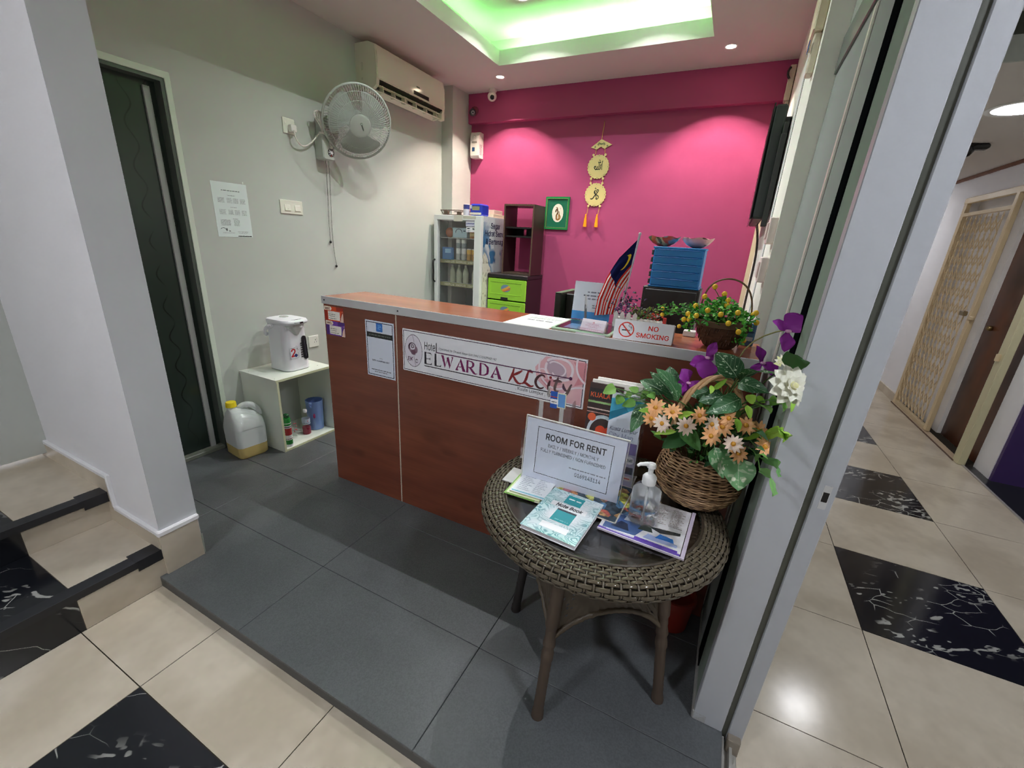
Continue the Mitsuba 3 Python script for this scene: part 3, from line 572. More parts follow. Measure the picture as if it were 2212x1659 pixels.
k = thing('display_stand', 'clear acrylic stand with a printed sheet and a bright blue band', 'sign stand')
M = frame([1.289, 0.268, CT + 0.012], [1, 0.02, 0], [0, 0.10, 1])
put(k + '__insert', [(moved(rect(0, .172, 0, .165, .001), M), K(216, 222, 232)), (moved(rect(0, .172, 0, .036, .0004, .0012), M), K(34, 140, 212))], 'satin', False)
put(k + '__print', [(moved(scribble(.062, .116, .118, .006, seed=1, hh=.0013), M), K(110, 114, 128)), (moved(scribble(.045, .130, .103, .006, seed=2, hh=.0013), M), K(110, 114, 128)), (moved(scribble(.066, .118, .089, .006, seed=3, hh=.0013), M), K(120, 124, 136)), (moved(scribble(.09, .16, .062, .005, seed=4, hh=.0013), M), K(120, 124, 136)), (moved(scribble(.09, .15, .052, .005, seed=5, hh=.0013), M), K(130, 134, 146))], 'satin', False)
def pane(M, w, h, z=0.0): return moved((np.array([[0, 0, z], [w, 0, z], [w, h, z], [0, h, z]]), np.array([[0, 1, 2, 3]])), M)
put(k + '__pane', pane(M, .172, .172, .004), 'acrylic', False)
put(k + '__base', box(1.286, 1.465, 0.245, 0.30, CT, CT + 0.011, 0.002), 'acrylic', False)

k = thing('pen', 'silver ballpoint pen standing upright behind the card holder', 'pen')
ax = lambda t: np.array([1.407, 0.105, CT]) + t * np.array([-0.012, 0.005, 0.14])
put(k + '__barrel', [(tube([ax(t) for t in np.linspace(0.1, 0.72, 6)], [0.004, .0048, .005, .005, .0045, .004], 10), K(96, 96, 100)), (tube([ax(.72), ax(.86), ax(.97), ax(1.0)], [.0046, .0046, .003, .0022], 10), K(196, 196, 198))], 'gloss', 40)
put(k + '__clip', [(tube([ax(.95) + [0.003, -.004, 0], ax(.8) + [.004, -.006, 0], ax(.6) + [.003, -.005, 0]], .0014, 6), K(210, 210, 212))], 'gloss', 40)
put(k + '__stand', [(lathe([(0, 0), (.016, 0), (.016, .006), (.007, .012), (.006, .02), (0, .02)], 16, (1.407, .105, CT)), K(40, 42, 44))], 'gloss', 40)

k = thing('business_card_holder', 'clear card holder full of pale pink business cards on the counter edge', 'card holder')
M = frame([1.404, 0.022, CT + .007], [1, -0.11, 0], [0, .62, 1])
put(k + '__card_stack', [(moved(box(.004, .103, .006, .056, -.012, .0), M), K(226, 214, 226)), (moved(rect(.004, .103, .042, .056, .0004, .0002), M), K(240, 232, 240))], 'satin', False)
put(k + '__print', [(moved(m, M), c) for m, c in ((poly(sg.Point(.054, .042).buffer(.004), .0003, .0004), K(226, 172, 186)), (scribble(.030, .080, .034, .0022, seed=1, hh=.0004), K(206, 160, 178)), (scribble(.022, .088, .028, .0022, seed=2, hh=.0004), K(214, 178, 192)), (scribble(.036, .074, .022, .0022, seed=3, hh=.0004), K(206, 160, 178)), (rect(.004, .103, .006, .016, .0003, .0004), K(214, 186, 202)), (scribble(.03, .098, .009, .003, seed=4, hh=.0008), K(236, 222, 232)))], 'satin', False)
put(k + '__holder', join([moved(box(-.003, .110, .0, .018, .003, .005), M), moved(box(-.004, -.001, .0, .05, -.013, .006), M), moved(box(.106, .110, .0, .05, -.013, .006), M)]), 'acrylic', False)
put(k + '__foot', [(box(1.40, 1.518, .005, .05, CT, CT + .004, .001), K(196, 182, 196))], 'gloss', False)

k = thing('no_smoking_sign', 'white standing NO SMOKING sign with red symbol on the counter edge', 'sign')
M = frame([1.546, 0.008, CT + .001], [1, 0.075, 0], [0, .30, 1]); w, h_ = .212, .074; hh = .0024
RD = K(214, 44, 30)
put(k + '__panel', [(moved(rect(0, w, 0, h_, .002), M), K(238, 238, 242))], 'satin', False)
put(k + '__symbol', [(moved(m, M), c) for m, c in ((poly(ring(.046, .038, .0245, .0285), .0004, hh), RD), (poly(stroke([(.028, .057), (.065, .019)], .0045), .0004, hh + .0006), RD), (rect(.030, .053, .0335, .0375, .0003, hh), K(30, 26, 30)), (rect(.054, .060, .0335, .0375, .0003, hh), K(120, 100, 100)),
    (poly(stroke([(.060, .041), (.063, .047), (.056, .049), (.052, .053), (.057, .057), (.053, .060)], .0014, 24), .0003, hh), K(70, 66, 74)), (poly(stroke([(.065, .036), (.066, .043), (.062, .051), (.059, .055)], .0012, 14), .0003, hh), K(90, 86, 94)))], 'satin', False)
put(k + '__lettering', [(moved(text('NO', .0165, .142, .043, width=.036, bold=True, align='c', h=hh), M), RD), (moved(text('SMOKING', .0165, .142, .015, width=.116, bold=True, align='c', h=hh), M), RD)], 'satin', False)
M2 = frame([1.546, 0.055, CT + .001], [1, 0.075, 0], [0, -.32, 1])
put(k + '__back_leg', [(moved(rect(0, w, 0, h_ - .002, .002), M2), K(226, 226, 230))], 'satin', False)

# small flag on a white stick
k = thing('flag', 'small red and white striped flag with a blue canton on a white stick', 'flag')
fb, ft = np.array([1.494, .30, CT + .012]), np.array([1.537, .30, 1.475])
put(k + '__pole', [(tube([fb, ft], .0045, 10), K(214, 214, 226)), (ball(ft, .0065, 6), K(230, 224, 232))], 'satin', 50)
put(k + '__base', [(lathe([(0, 0), (.02, 0), (.02, .008), (.01, .014), (0, .014)], 24, (1.494, .30, CT)), K(40, 70, 140))], 'gloss', 40)
du = (fb - ft) / np.linalg.norm(fb - ft)
TOPE = np.array([(0, 0, .016), (.33, -.066, .10), (.6, -.104, .18), (.85, -.132, .27), (1, -.138, .345)]); LOWE = np.array([(0, -.022, .19), (.5, -.036, .25), (1, -.050, .33)])
def cloth(u, v):                   # u along the pole 0..1, v away from it 0..1: the fly end droops in folds
    e = [np.interp(v, q[:, 0], q[:, i]) for q in (TOPE, LOWE) for i in (1, 2)]
    x, dz = e[0] + (e[2] - e[0]) * u, e[1] + (e[3] - e[1]) * u
    return ft + np.array([x, .008 * math.sin(u * 17 + v * 3) * min(1, v * 2.5) - .050 * min(1, v * 2.2), -dz])
NU, NV = 29, 26
G = np.array([[cloth(i / (NU - 1), j / (NV - 1)) for j in range(NV)] for i in range(NU)])
def patch(i0, i1, j0, j1, c):
    n, m = i1 - i0 + 1, j1 - j0 + 1
    v = G[i0:i1 + 1, j0:j1 + 1].reshape(-1, 3); a, b = np.meshgrid(np.arange(n - 1), np.arange(m - 1), indexing='ij')
    q = np.stack([a * m + b, a * m + b + 1, (a + 1) * m + b + 1, (a + 1) * m + b], -1).reshape(-1, 4)
    return (v, np.vstack([q[:, [0, 1, 2]], q[:, [0, 2, 3]]])), c, True
RW = (K(204, 52, 44), K(232, 226, 224))
its = [patch(2 * s, 2 * s + 2, 13 if s < 8 else 0, NV - 1, RW[s % 2]) for s in range(14)] + [patch(0, 16, 0, 13, K(28, 32, 74))]
put(k + '__cloth', its, 'matte', True)
def on_cloth(poly2, off):
    t = trimesh.creation.triangulate_polygon(poly2, engine='earcut'); v2, f = t
    m = trimesh.Trimesh(np.c_[v2, np.zeros(len(v2))], f, process=False).subdivide().subdivide()
    return np.array([cloth(a, b) + np.array([0, off, 0]) for a, b, _ in m.vertices]), np.array(m.faces)
moon = sg.Point(.30, .22).buffer(.13).difference(sg.Point(.26, .27).buffer(.12))
put(k + '__crescent', [(on_cloth(moon, -.0015), K(232, 204, 60), True)], 'matte', True)

# things behind the counter
k = thing('desk', 'low work desk hidden behind the counter', 'desk')
put(k + '__top', [(box(0.45, 2.0, 0.306, 1.02, 0.715, 0.745, .002), K(120, 82, 60))], 'satin', False)
for (x, y) in ((.5, .34), (1.95, .34), (.5, .98), (1.95, .98)): put(k + '__leg', [(box(x - .02, x + .02, y - .02, y + .02, 0, .715), K(60, 50, 46))], 'satin', False)
k = thing('safe_box', 'plain black cabinet carrying the blue drawer organiser', 'cabinet')
put(k + '__body', [(box(1.495, 1.778, .80, 1.0, .745, 1.232, .004), K(34, 32, 34))], 'satin', 20)
put(k + '__door_panel', [(box(1.508, 1.765, .794, .80, .76, 1.22, .003), K(30, 29, 31))], 'satin', 20)
k = thing('drawer_organiser', 'bright blue desktop organiser with five ribbed drawers on the black cabinet', 'organiser')
BL = K(24, 118, 190)
put(k + '__body', [(box(1.522, 1.766, .806, .99, 1.233, 1.432, .004), BL), (box(1.518, 1.770, .800, .99, 1.424, 1.434, .002), K(40, 136, 204)), (box(1.518, 1.770, .800, .99, 1.232, 1.241, .002), BL)], 'satin', 20)
for i in range(5):
    z0 = 1.2425 + i * .0362
    put(k + '__drawer', [(box(1.527, 1.761, .800, .81, z0, z0 + .034, .002), K(26, 120, 192)), (box(1.545, 1.742, .797, .802, z0 + .0300, z0 + .0345, .0012), K(20, 100, 170))], 'satin', 20)
    put(k + '__side_notch', [(box(1.512, 1.523, .808, .85, z0 + .004, z0 + .030, .002), K(52, 44, 52))], 'satin', False)
def bowl(cx, cy, r, lbl, mat, seed):
    pr_ = [(0, 0), (.018, 0), (.03, .004), (.052, .016), (.068, .034), (.074, .048), (.072, .048), (.064, .034), (.05, .019), (.03, .009), (0, .007)]
    v, f = lathe([(a * r / .074, b) for a, b in pr_], 40, (0, 0, 0))
    ang = np.arctan2(v[:, 1], v[:, 0]); kz = (v[:, 2] / .048) ** 2
    v = v * (1 + (.05 * np.sin(ang * 6 + seed) * kz)[:, None] * np.array([1, 1, 0])); v[:, 2] += .004 * np.sin(ang * 5 + seed) * kz
    one('glass_bowl', lbl, 'bowl', (v + np.array([cx, cy, 1.4345]), f), mat, True)
bowl(1.553, .88, .078, 'dark red and green patterned glass bowl, left on the blue organiser', 'painted_glass', 1.0)
bowl(1.717, .89, .075, 'pale pink and grey glass bowl, right on the blue organiser', 'painted_glass_pale', 2.0)
k = thing('computer_monitor', 'black monitor seen edge on between pink wall and display stand', 'monitor')
put(k + '__housing', [(box(1.038, 1.075, .70, 1.0, .86, 1.156, .004), K(26, 40, 32)), (box(1.075, 1.20, .78, .80, .87, 1.15, .004), K(24, 34, 28))], 'satin', 20)
put(k + '__stand', [(box(1.05, 1.16, .80, .90, .745, .76, .003), K(26, 28, 28)), (box(1.09, 1.11, .80, .83, .76, .90), K(26, 28, 28))], 'satin', 20)
put(k + '__top_edge', [(box(1.038, 1.075, .70, 1.0, 1.156, 1.159), K(70, 96, 74))], 'satin', 20)

# ================================================================== round wicker table and what stands on it
TC, TZ, RO, RI = np.array([1.665, -0.388]), 0.655, 0.372, 0.300
tb = thing('wicker_table', 'round dark brown woven wicker table with a glass top beside the partition', 'table')
BR = K(86, 78, 64)
prof = [(RI - .002, TZ - .004)] + [(RI + .012 + i * .0105, TZ + .000 - .0006 * i * i * .35) for i in range(6)] + [(RO + .002, TZ - .016), (RO + .006, TZ - .027), (RO + .003, TZ - .038), (RO - .004, TZ - .048)]
NS = 108
strands = []
nv3 = lambda i: (lambda t: (-t[1], t[0]) if i < 8 else (t[1], -t[0]))(np.array([prof[min(i + 2, len(prof) - 1)][0] - prof[i][0], prof[min(i + 2, len(prof) - 1)][1] - prof[i][1]]) / np.hypot(prof[min(i + 2, len(prof) - 1)][0] - prof[i][0], prof[min(i + 2, len(prof) - 1)][1] - prof[i][1]))
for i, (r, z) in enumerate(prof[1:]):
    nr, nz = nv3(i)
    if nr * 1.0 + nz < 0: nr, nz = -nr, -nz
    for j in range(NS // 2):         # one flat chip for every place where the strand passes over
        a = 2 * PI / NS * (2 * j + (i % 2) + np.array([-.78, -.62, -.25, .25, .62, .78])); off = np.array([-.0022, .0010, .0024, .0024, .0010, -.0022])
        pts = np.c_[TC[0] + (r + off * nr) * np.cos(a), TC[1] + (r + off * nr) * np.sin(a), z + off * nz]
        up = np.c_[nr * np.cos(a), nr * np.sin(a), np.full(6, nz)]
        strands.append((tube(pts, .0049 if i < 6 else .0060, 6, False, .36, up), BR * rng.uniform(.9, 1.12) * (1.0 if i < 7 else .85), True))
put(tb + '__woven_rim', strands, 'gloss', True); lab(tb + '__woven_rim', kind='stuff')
spk = []
for j in range(NS):
    a = 2 * PI * j / NS
    spk.append((tube([(TC[0] + r * math.cos(a), TC[1] + r * math.sin(a), z + .0002) for r, z in prof], .0030, 5, False, .5), BR * 1.0, True))
put(tb + '__rim_spoke', spk, 'satin', True); lab(tb + '__rim_spoke', kind='stuff')
put(tb + '__rim_core', [(lathe([(RI - .01, TZ - .012), (RI + .01, TZ - .005), (RI + .035, TZ - .006), (RO - .008, TZ - .015), (RO - .001, TZ - .033), (RO - .012, TZ - .052), (.255, TZ - .058), (.255, TZ - .02), (RI - .01, TZ - .012)], 64, (*TC, 0)), K(44, 38, 30))], 'satin', 40)
put(tb + '__inner_ring', [(tube([(TC[0] + (RI + .004) * math.cos(a), TC[1] + (RI + .004) * math.sin(a), TZ + .001) for a in np.linspace(0, 2 * PI, 90, endpoint=False)], .0045, 6, True), K(58, 50, 40), True)], 'satin')
put(tb + '__under_panel', [(lathe([(0, TZ - .03), (RI - .006, TZ - .03), (RI - .006, TZ - .036), (0, TZ - .036)], 48, (*TC, 0)), K(40, 34, 28))], 'satin', 40)
ag = np.linspace(0, 2 * PI, 72, endpoint=False)
gl = join([(np.vstack([np.c_[TC[0] + RI * np.cos(ag), TC[1] + RI * np.sin(ag), np.full(72, TZ + .001)], [[*TC, TZ + .001]]]), np.stack([np.arange(72), np.roll(np.arange(72), -1), np.full(72, 72)], 1))])
put(tb + '__glass_top', gl, 'glass', False)
put(tb + '__glass_edge', [(lathe([(RI - .001, TZ - .005), (RI + .0005, TZ - .005), (RI + .0005, TZ + .0008), (RI - .001, TZ + .0008)], 72, (*TC, 0)), K(24, 58, 52))], 'gloss', 40)
def leg_at(i, z):
    a = math.radians(-99 + 90 * i); r = .235 + .055 * max(0, (.5 - z)) / .5
    return np.array([TC[0] + r * math.cos(a), TC[1] + r * math.sin(a), z])
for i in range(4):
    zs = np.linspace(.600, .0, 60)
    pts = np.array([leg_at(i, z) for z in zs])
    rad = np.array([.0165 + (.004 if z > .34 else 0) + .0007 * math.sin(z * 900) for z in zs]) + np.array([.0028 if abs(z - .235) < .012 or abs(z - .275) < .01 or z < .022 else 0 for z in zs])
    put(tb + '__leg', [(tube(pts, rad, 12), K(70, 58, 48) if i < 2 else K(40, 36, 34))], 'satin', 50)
for i in range(4):                 # woven skirt panels with an arched lower edge
    nu, nv = 49, 41; V = np.zeros((nu, nv, 3))
    for iu in range(nu):
        u = iu / (nu - 1); zb = .285 + .11 * math.sin(PI * u) ** .8
        for iv in range(nv):
            z = .598 + (zb - .598) * iv / (nv - 1)
            A, B = leg_at(i, z), leg_at((i + 1) % 4, z); p = A + (B - A) * u
            o = p[:2] - TC; o /= np.linalg.norm(o)
            b = .02 * math.sin(PI * u) + .0028 * math.sin(u * 34 * PI) * math.sin(z * 2 * PI / .028)
            V[iu, iv] = [p[0] + o[0] * b, p[1] + o[1] * b, z]
    a, b = np.meshgrid(np.arange(nu - 1), np.arange(nv - 1), indexing='ij')
    q = np.stack([a * nv + b, a * nv + b + 1, (a + 1) * nv + b + 1, (a + 1) * nv + b], -1).reshape(-1, 4)
    keep = np.ones(len(q), bool)       # a few gaps in the weave near the legs
    r_ = random.Random(i)
    for _ in range(26):
        gu, gv = r_.choice([1, 3, 5, 7, 41, 43, 45]), r_.randint(14, 36); keep[(gu) * (nv - 1) + gv] = False
    put(tb + '__woven_skirt', [((V.reshape(-1, 3), np.vstack([q[keep][:, [0, 1, 2]], q[keep][:, [0, 2, 3]]])), K(66, 58, 48), True)], 'satin', True)
    edge = V[:, -1]
    put(tb + '__arch_rail', [(tube(edge, .0085, 8), K(78, 68, 54), True)], 'satin', True)
GT = TZ + 0.0015

k = thing('rent_sign', 'clear stand holding a white ROOM FOR RENT sheet on the wicker table', 'sign')
M = frame([1.398, -.418, GT + .010], [1, .031, -.030], [.03, .010, 1]); w, h_ = .322, .226; hh = .0008
INK = K(36, 38, 46)
put(k + '__sheet', [(moved(rect(0, w, 0, h_ - .006, .0006), M), K(214, 220, 234))], 'satin', False)
put(k + '__frame_line', [(moved(poly(sg.box(.040, .028, w - .036, h_ - .030).difference(sg.box(.0416, .0296, w - .0376, h_ - .0316)), .0003, hh), M), INK)], 'satin', False)
put(k + '__lettering', [(moved(m, M), c) for m, c in ((text('ROOM FOR RENT', .021, w / 2 + .006, .157, width=.196, bold=True, align='c', h=hh), INK), (text('DAILY / WEEKLY / MONTHLY', .0115, w / 2 + .002, .132, width=.166, align='c', h=hh), K(70, 72, 84)),
    (text('FULLY FURNISHED / NON FURNISHED', .0115, w / 2 + .002, .112, width=.214, align='c', h=hh), K(70, 72, 84)), (scribble(.157, .275, .080, .0035, seed=8, hh=hh), K(130, 132, 142)), (text('0169143114', .0135, .262, .056, width=.084, align='r', h=hh), K(58, 60, 72)))], 'satin', False)
put(k + '__pane', join([pane(M, w + .006, h_, .003), pane(M, w + .006, h_, -.003)]), 'acrylic', False)
put(k + '__pane_edge', [(moved(m, M), K(206, 206, 196)) for m in (box(-.003, w + .006, h_ - .003, h_, -.003, .003), box(-.004, -.002, 0, h_, -.003, .003), box(w + .004, w + .006, 0, h_, -.003, .003))], 'gloss', False)
put(k + '__base', [(moved(box(-.05, -.001, -.0095, -.006, -.045, .05), M), K(196, 196, 192)), (moved(box(-.001, .32, -.0, .003, -.006, .008), M), K(196, 200, 204))], 'gloss', False)

k = thing('notebook', 'white and teal notebook lying at the front rim of the wicker table', 'notebook')
n0, nu_, nv_ = np.array([1.508, -.662, GT + .004]), np.array([.166, -.012, 0.0]), np.array([.012, .226, .0])
M = frame(n0, nu_, nv_); w, h_ = .166, .226
put(k + '__page_block', [(moved(rect(.002, w - .001, .002, h_ - .002, .0105), M), K(226, 226, 230))], 'satin', False)
v = np.array([[0, 0, .0125], [w, 0, .0125], [w, h_, .0125], [0, h_, .0125]], float)
put(k + '__cover', moved((v, np.array([[0, 1, 2, 3]])), M), 'teal_swirl', False, uv=None) if False else None
vv, ff = moved((v, np.array([[0, 1, 2, 3]])), M)
put(k + '__cover', (vv, ff), 'teal_swirl', False, uv=np.array([[0, 0], [1, 0], [1, 1], [0, 1]]))
put(k + '__back_cover', [(moved(rect(0, w, 0, h_, .001, -.001), M), K(232, 232, 236)), (moved(rect(0, w, 0, h_, .001, .0112), M), K(226, 230, 234))], 'satin', False)
TE = K(44, 150, 158)
put(k + '__print', [(moved(m, M), c) for m, c in ((rect(.058, .112, .165, .212, .0003, .0127), TE), (rect(.058, .118, .068, .124, .0003, .0127), TE), (rect(.058, .118, .122, .130, .0003, .0128), K(52, 56, 66)), (rect(.028, .140, .136, .160, .0002, .0127), K(236, 238, 240)), (rect(.045, .128, .026, .052, .0002, .0127), K(236, 238, 240)),
    (text('Note Book', .0155, .086, .140, width=.082, bold=True, align='c', slant=.12, h=.0130), K(40, 38, 44)), (scribble(.066, .106, .189, .006, seed=5, hh=.0131), K(226, 242, 244)), (scribble(.07, .112, .076, .003, seed=2, hh=.0131), K(120, 190, 196)))], 'satin', False)

def flat_card(key, lbl, cat, M, w, h_, items, base=WHITE, t=.002, pics=()):
    kk = thing(key, lbl, cat)
    put(kk + '__card', [(moved(rect(0, w, 0, h_, t), M), base)], 'satin', False)
    if items: put(kk + '__print', [(moved(m, M), c) for m, c in items], 'satin', False)
    for p_ in pics: put(kk + '__picture', moved(rect(*p_, .0003, t + .0002), M), 'photo_print', False)
    return kk
tx = lambda x0, x1, y0, y1, n, c, s=1: [(scribble(x0, x1 - .004 * ((i * 7) % 5), y0 + (y1 - y0) * i / max(1, n - 1), .0024, seed=s * 31 + i, hh=.0023), c) for i in range(n)]
M = frame([1.404, -.523, GT + .012], [1, .03, 0], [.05, 1, .0])
kk = flat_card('brochure', 'white price brochure with blue bands lying left on the wicker table glass', 'brochure', M, .118, .150, tx(.014, .058, .022, .112, 10, K(150, 160, 172), 1) + tx(.066, .104, .022, .112, 10, K(164, 172, 182), 2) + [(rect(.006, .112, .124, .132, .0003, .0023), K(120, 170, 196)), (rect(.004, .114, .004, .010, .0003, .0023), K(130, 190, 210))], K(228, 234, 238))
put(kk + '__lower_leaf', [(moved(rect(-.008, .105, -.008, .15, .0015, -.004), M), K(206, 214, 170)), (moved(rect(-.014, .09, -.012, .15, .0015, -.0062), M), K(120, 170, 70)), (moved(rect(-.010, .11, -.010, .15, .0015, -.0084), M), K(232, 232, 214))], 'satin', False)
M = frame([1.520, -.500, GT + .006], [1, -.05, 0], [.05, 1, 0])
kk = flat_card('magazine', 'colourful photo magazine lying under the room sign, behind the notebook', 'magazine', M, .222, .218, [], K(210, 206, 196), .0025, [(.004, .218, .004, .214)])
M = frame([1.700, -.548, GT + .004], [1, -.05, 0], [.04, 1, 0])
kk = flat_card('flyer', 'white and blue tour flyer in a clear sleeve at the right of the table glass', 'flyer', M, .222, .226, tx(.13, .165, .118, .208, 13, K(160, 150, 148), 3) + tx(.172, .212, .118, .208, 13, K(150, 142, 142), 4) + [(rect(.0, .222, .0, .010, .0003, .0023), K(98, 72, 168)), (rect(.10, .214, .010, .019, .0003, .0025), K(96, 62, 172)), (rect(.022, .100, .006, .0085, .0003, .0028), K(200, 190, 226)),
    (poly(P((.01, .012), (.10, .02), (.12, .07), (.05, .10), (.01, .08)), .0003, .0023), K(66, 96, 150)), (poly(P((.03, .03), (.08, .03), (.07, .06), (.05, .065)), .0003, .0027), K(30, 44, 76)), (poly(P((.10, .055), (.14, .06), (.13, .09), (.11, .10)), .0003, .0024), K(42, 58, 48)), (poly(P((.12, .085), (.21, .10), (.21, .088), (.16, .07)), .0003, .0024), K(38, 46, 52)),
    (poly(P((.15, .042), (.20, .045), (.195, .062), (.16, .066)), .0003, .0025), K(40, 120, 206)), (poly(P((.12, .025), (.21, .03), (.21, .042), (.13, .05)), .0003, .0024), K(168, 182, 224)), (poly(P((.055, .075), (.10, .08), (.09, .11), (.06, .11)), .0003, .0026), K(206, 216, 230))], K(222, 222, 226), .002)
put(kk + '__picture', moved(rect(.004, .10, .10, .222, .0003, .0022), M), 'photo_print', False)
put(kk + '__sleeve', join([pane(M, .230, .230, .0045)]), 'acrylic', False)
put(kk + '__sleeve_edge', [(moved(box(.224, .234, -.006, .228, -.0005, .005), M), K(190, 180, 198)), (moved(box(0, .234, -.006, -.002, -.0005, .005), M), K(206, 200, 214))], 'gloss', False)

# clear pump bottle
k = thing('pump_bottle', 'clear hand sanitiser pump bottle with white pump on the tour flyer', 'bottle')
c = (1.806, -.452, GT + .0035)
bp = [(0, .0), (.036, 0), (.041, .004), (.0425, .012), (.0425, .088), (.041, .102), (.034, .117), (.022, .126), (.0165, .130), (.0165, .136)]
put(k + '__body', lathe(bp, 40, c), 'acrylic', 50)
put(k + '__gel', lathe([(0, .003), (.034, .003), (.040, .010), (.0408, .050), (.0408, .060), (0, .060)], 40, c), 'gel', 40)
la = np.linspace(math.radians(20), math.radians(185), 24)
lv = np.vstack([np.c_[c[0] + .0405 * np.cos(la), c[1] + .0405 * np.sin(la), np.full(24, c[2] + .028)], np.c_[c[0] + .0405 * np.cos(la), c[1] + .0405 * np.sin(la), np.full(24, c[2] + .105)]])
li = np.arange(23)
put(k + '__label', [((lv, np.vstack([np.stack([li, li + 1, li + 25], 1), np.stack([li, li + 25, li + 24], 1)])), K(232, 236, 238), True)], 'satin')
put(k + '__dip_tube', [(tube([(c[0], c[1], c[2] + .008), (c[0], c[1], c[2] + .13)], .0035, 8), K(226, 230, 232))], 'gloss', 50)
for i in range(16):
    a, r = rng.uniform(0, 2 * PI), rng.uniform(.01, .034)
    put(k + '__bubble', [(ball((c[0] + r * math.cos(a), c[1] + r * math.sin(a), c[2] + rng.uniform(.012, .045)), rng.uniform(.0025, .006), 6), K(226, 232, 234))], 'gloss', 50)
put(k + '__collar', [(lathe([(.0185, .128), (.0195, .130), (.0195, .150), (.014, .157), (.009, .160), (0, .160)], 28, c), K(240, 242, 242))], 'satin', 40)
put(k + '__pump_head', [(lathe([(0, .158), (.007, .158), (.0075, .176), (.013, .180), (.013, .189), (.010, .192), (0, .192)], 24, c), K(242, 244, 244)), (tube([(c[0] + .004, c[1], c[2] + .187), (c[0] - .012, c[1] - .004, c[2] + .189), (c[0] - .030, c[1] - .010, c[2] + .186), (c[0] - .036, c[1] - .012, c[2] + .180)], [.0075, .0065, .005, .0042], 10), K(242, 244, 244))], 'satin', 45)

# two clear brochure holders at the back of the table
k = thing('brochure_holder', 'empty clear acrylic brochure holder behind the room sign, before the hotel sign', 'brochure holder')
def prism_xz(pts, y0, y1): 
    m = poly(sg.Polygon(pts).buffer(0), y1 - y0); v, f = arr(m); return np.c_[v[:, 0], y1 - v[:, 2], v[:, 1]], f
b0 = GT
put(k + '__back', prism_xz([(1.352, b0 + .004), (1.500, b0 + .004), (1.500, .86), (1.492, .935), (1.470, .955), (1.43, .958), (1.405, .945), (1.392, .915), (1.365, .895), (1.352, .86)], -.221, -.218), 'acrylic', False)
put(k + '__pocket', join([prism_xz([(1.330, b0 + .004), (1.480, b0 + .004), (1.480, .79), (1.345, .79), (1.330, .76)], -.292, -.290), prism_xz([(1.36, b0 + .06), (1.496, b0 + .06), (1.496, .885), (1.375, .885), (1.36, .87)], -.256, -.254), box(1.330, 1.332, -.292, -.218, b0 + .004, .77), box(1.498, 1.500, -.256, -.218, b0 + .06, .90)]), 'acrylic', False)
put(k + '__rim', [(join([box(1.330, 1.50, -.294, -.218, b0, b0 + .0035), box(1.372, 1.496, -.2575, -.2535, .884, .887), box(1.392, 1.398, -.221, -.217, .89, .93), box(1.455, 1.470, -.2575, -.2545, .80, .884), box(1.376, 1.392, -.2575, -.2545, .80, .884)]), K(188, 184, 180))], 'gloss', False)
k = thing('brochure_card', 'small blue and yellow card with a white tag in the empty brochure holder', 'card')
M = frame([1.418, -.2585, .868], [1, 0, .02], [.06, .0, 1])
put(k + '__card', [(moved(rect(0, .026, 0, .062, .0006), M), K(38, 84, 168)), (moved(rect(.026, .058, .004, .060, .0006), M), K(214, 214, 186)), (moved(rect(.029, .055, .008, .056, .0003, .0007), M), K(96, 150, 206)), (moved(rect(.0, .026, .040, .043, .0003, .0007), M), K(190, 60, 60))], 'satin', False)
put(k + '__tag', [(moved(rect(.001, .030, .016, .034, .0003, .0009), M), K(236, 236, 238)), (moved(scribble(.005, .024, .022, .003, seed=2, hh=.0013), M), K(60, 60, 66))], 'satin', False)

k = thing('brochure_holder', 'clear brochure holder filled with city maps beside the flower basket', 'brochure holder')
put(k + '__pocket', join([box(1.545, 1.547, -.292, -.20, b0 + .004, .80), box(1.738, 1.740, -.292, -.20, b0 + .004, .84), prism_xz([(1.545, b0 + .004), (1.740, b0 + .004), (1.740, .83), (1.545, .83)], -.293, -.291)]), 'acrylic', False)
put(k + '__back', prism_xz([(1.545, b0 + .004), (1.740, b0 + .004), (1.740, .96), (1.545, .96)], -.203, -.200), 'acrylic', False)
put(k + '__base', [(box(1.543, 1.742, -.296, -.198, b0, b0 + .0035), K(170, 170, 168)), (box(1.7385, 1.7415, -.296, -.288, b0, .84), K(176, 180, 182))], 'gloss', False)
kg = 'city guides and maps in the clear brochure holder'
M = frame([1.552, -.270, b0 + .010], [1, .02, .01], [-.028, .13, 1]); 
k = thing('guide_booklet', 'dark city guide headed KUALA LUMPUR, left in the full brochure holder', 'booklet', kg)
w, h_ = .112, .318
put(k + '__cover', [(moved(rect(0, w, 0, h_, .006), M), K(58, 40, 36))], 'satin', False)
put(k + '__print', [(moved(m, M), c) for m, c in ((rect(0, w, .262, .300, .0003, .0062), K(32, 28, 28)), (text('KUALA LUMPUR', .016, .006, .270, width=.16, bold=True, h=.0067), K(206, 82, 40)), (rect(0, w, .250, .257, .0003, .0062), K(150, 186, 120)), (rect(0, w, .228, .232, .0003, .0062), K(226, 200, 190)), (rect(0, w, .216, .219, .0003, .0062), K(200, 150, 140)),
    (poly(ring(.060, .150, .050, .062, .85), .0003, .0062), K(200, 210, 212)), (poly(sg.Point(.020, .200).buffer(.014), .0003, .0066), K(216, 92, 50)), (poly(unary_union([sg.Point(.055, .158).buffer(.017), sg.Point(.085, .158).buffer(.017), P((.035, .10), (.10, .10), (.10, .165), (.038, .165))]), .0003, .0066), K(214, 70, 34)), (poly(sg.Point(.066, .125).buffer(.007), .0003, .0070), K(90, 40, 30)), (scribble(.01, .10, .086, .006, seed=5, hh=.0066), K(150, 146, 150)), (rect(.012, w, .03, .078, .0003, .0062), K(122, 120, 136)))], 'satin', False)
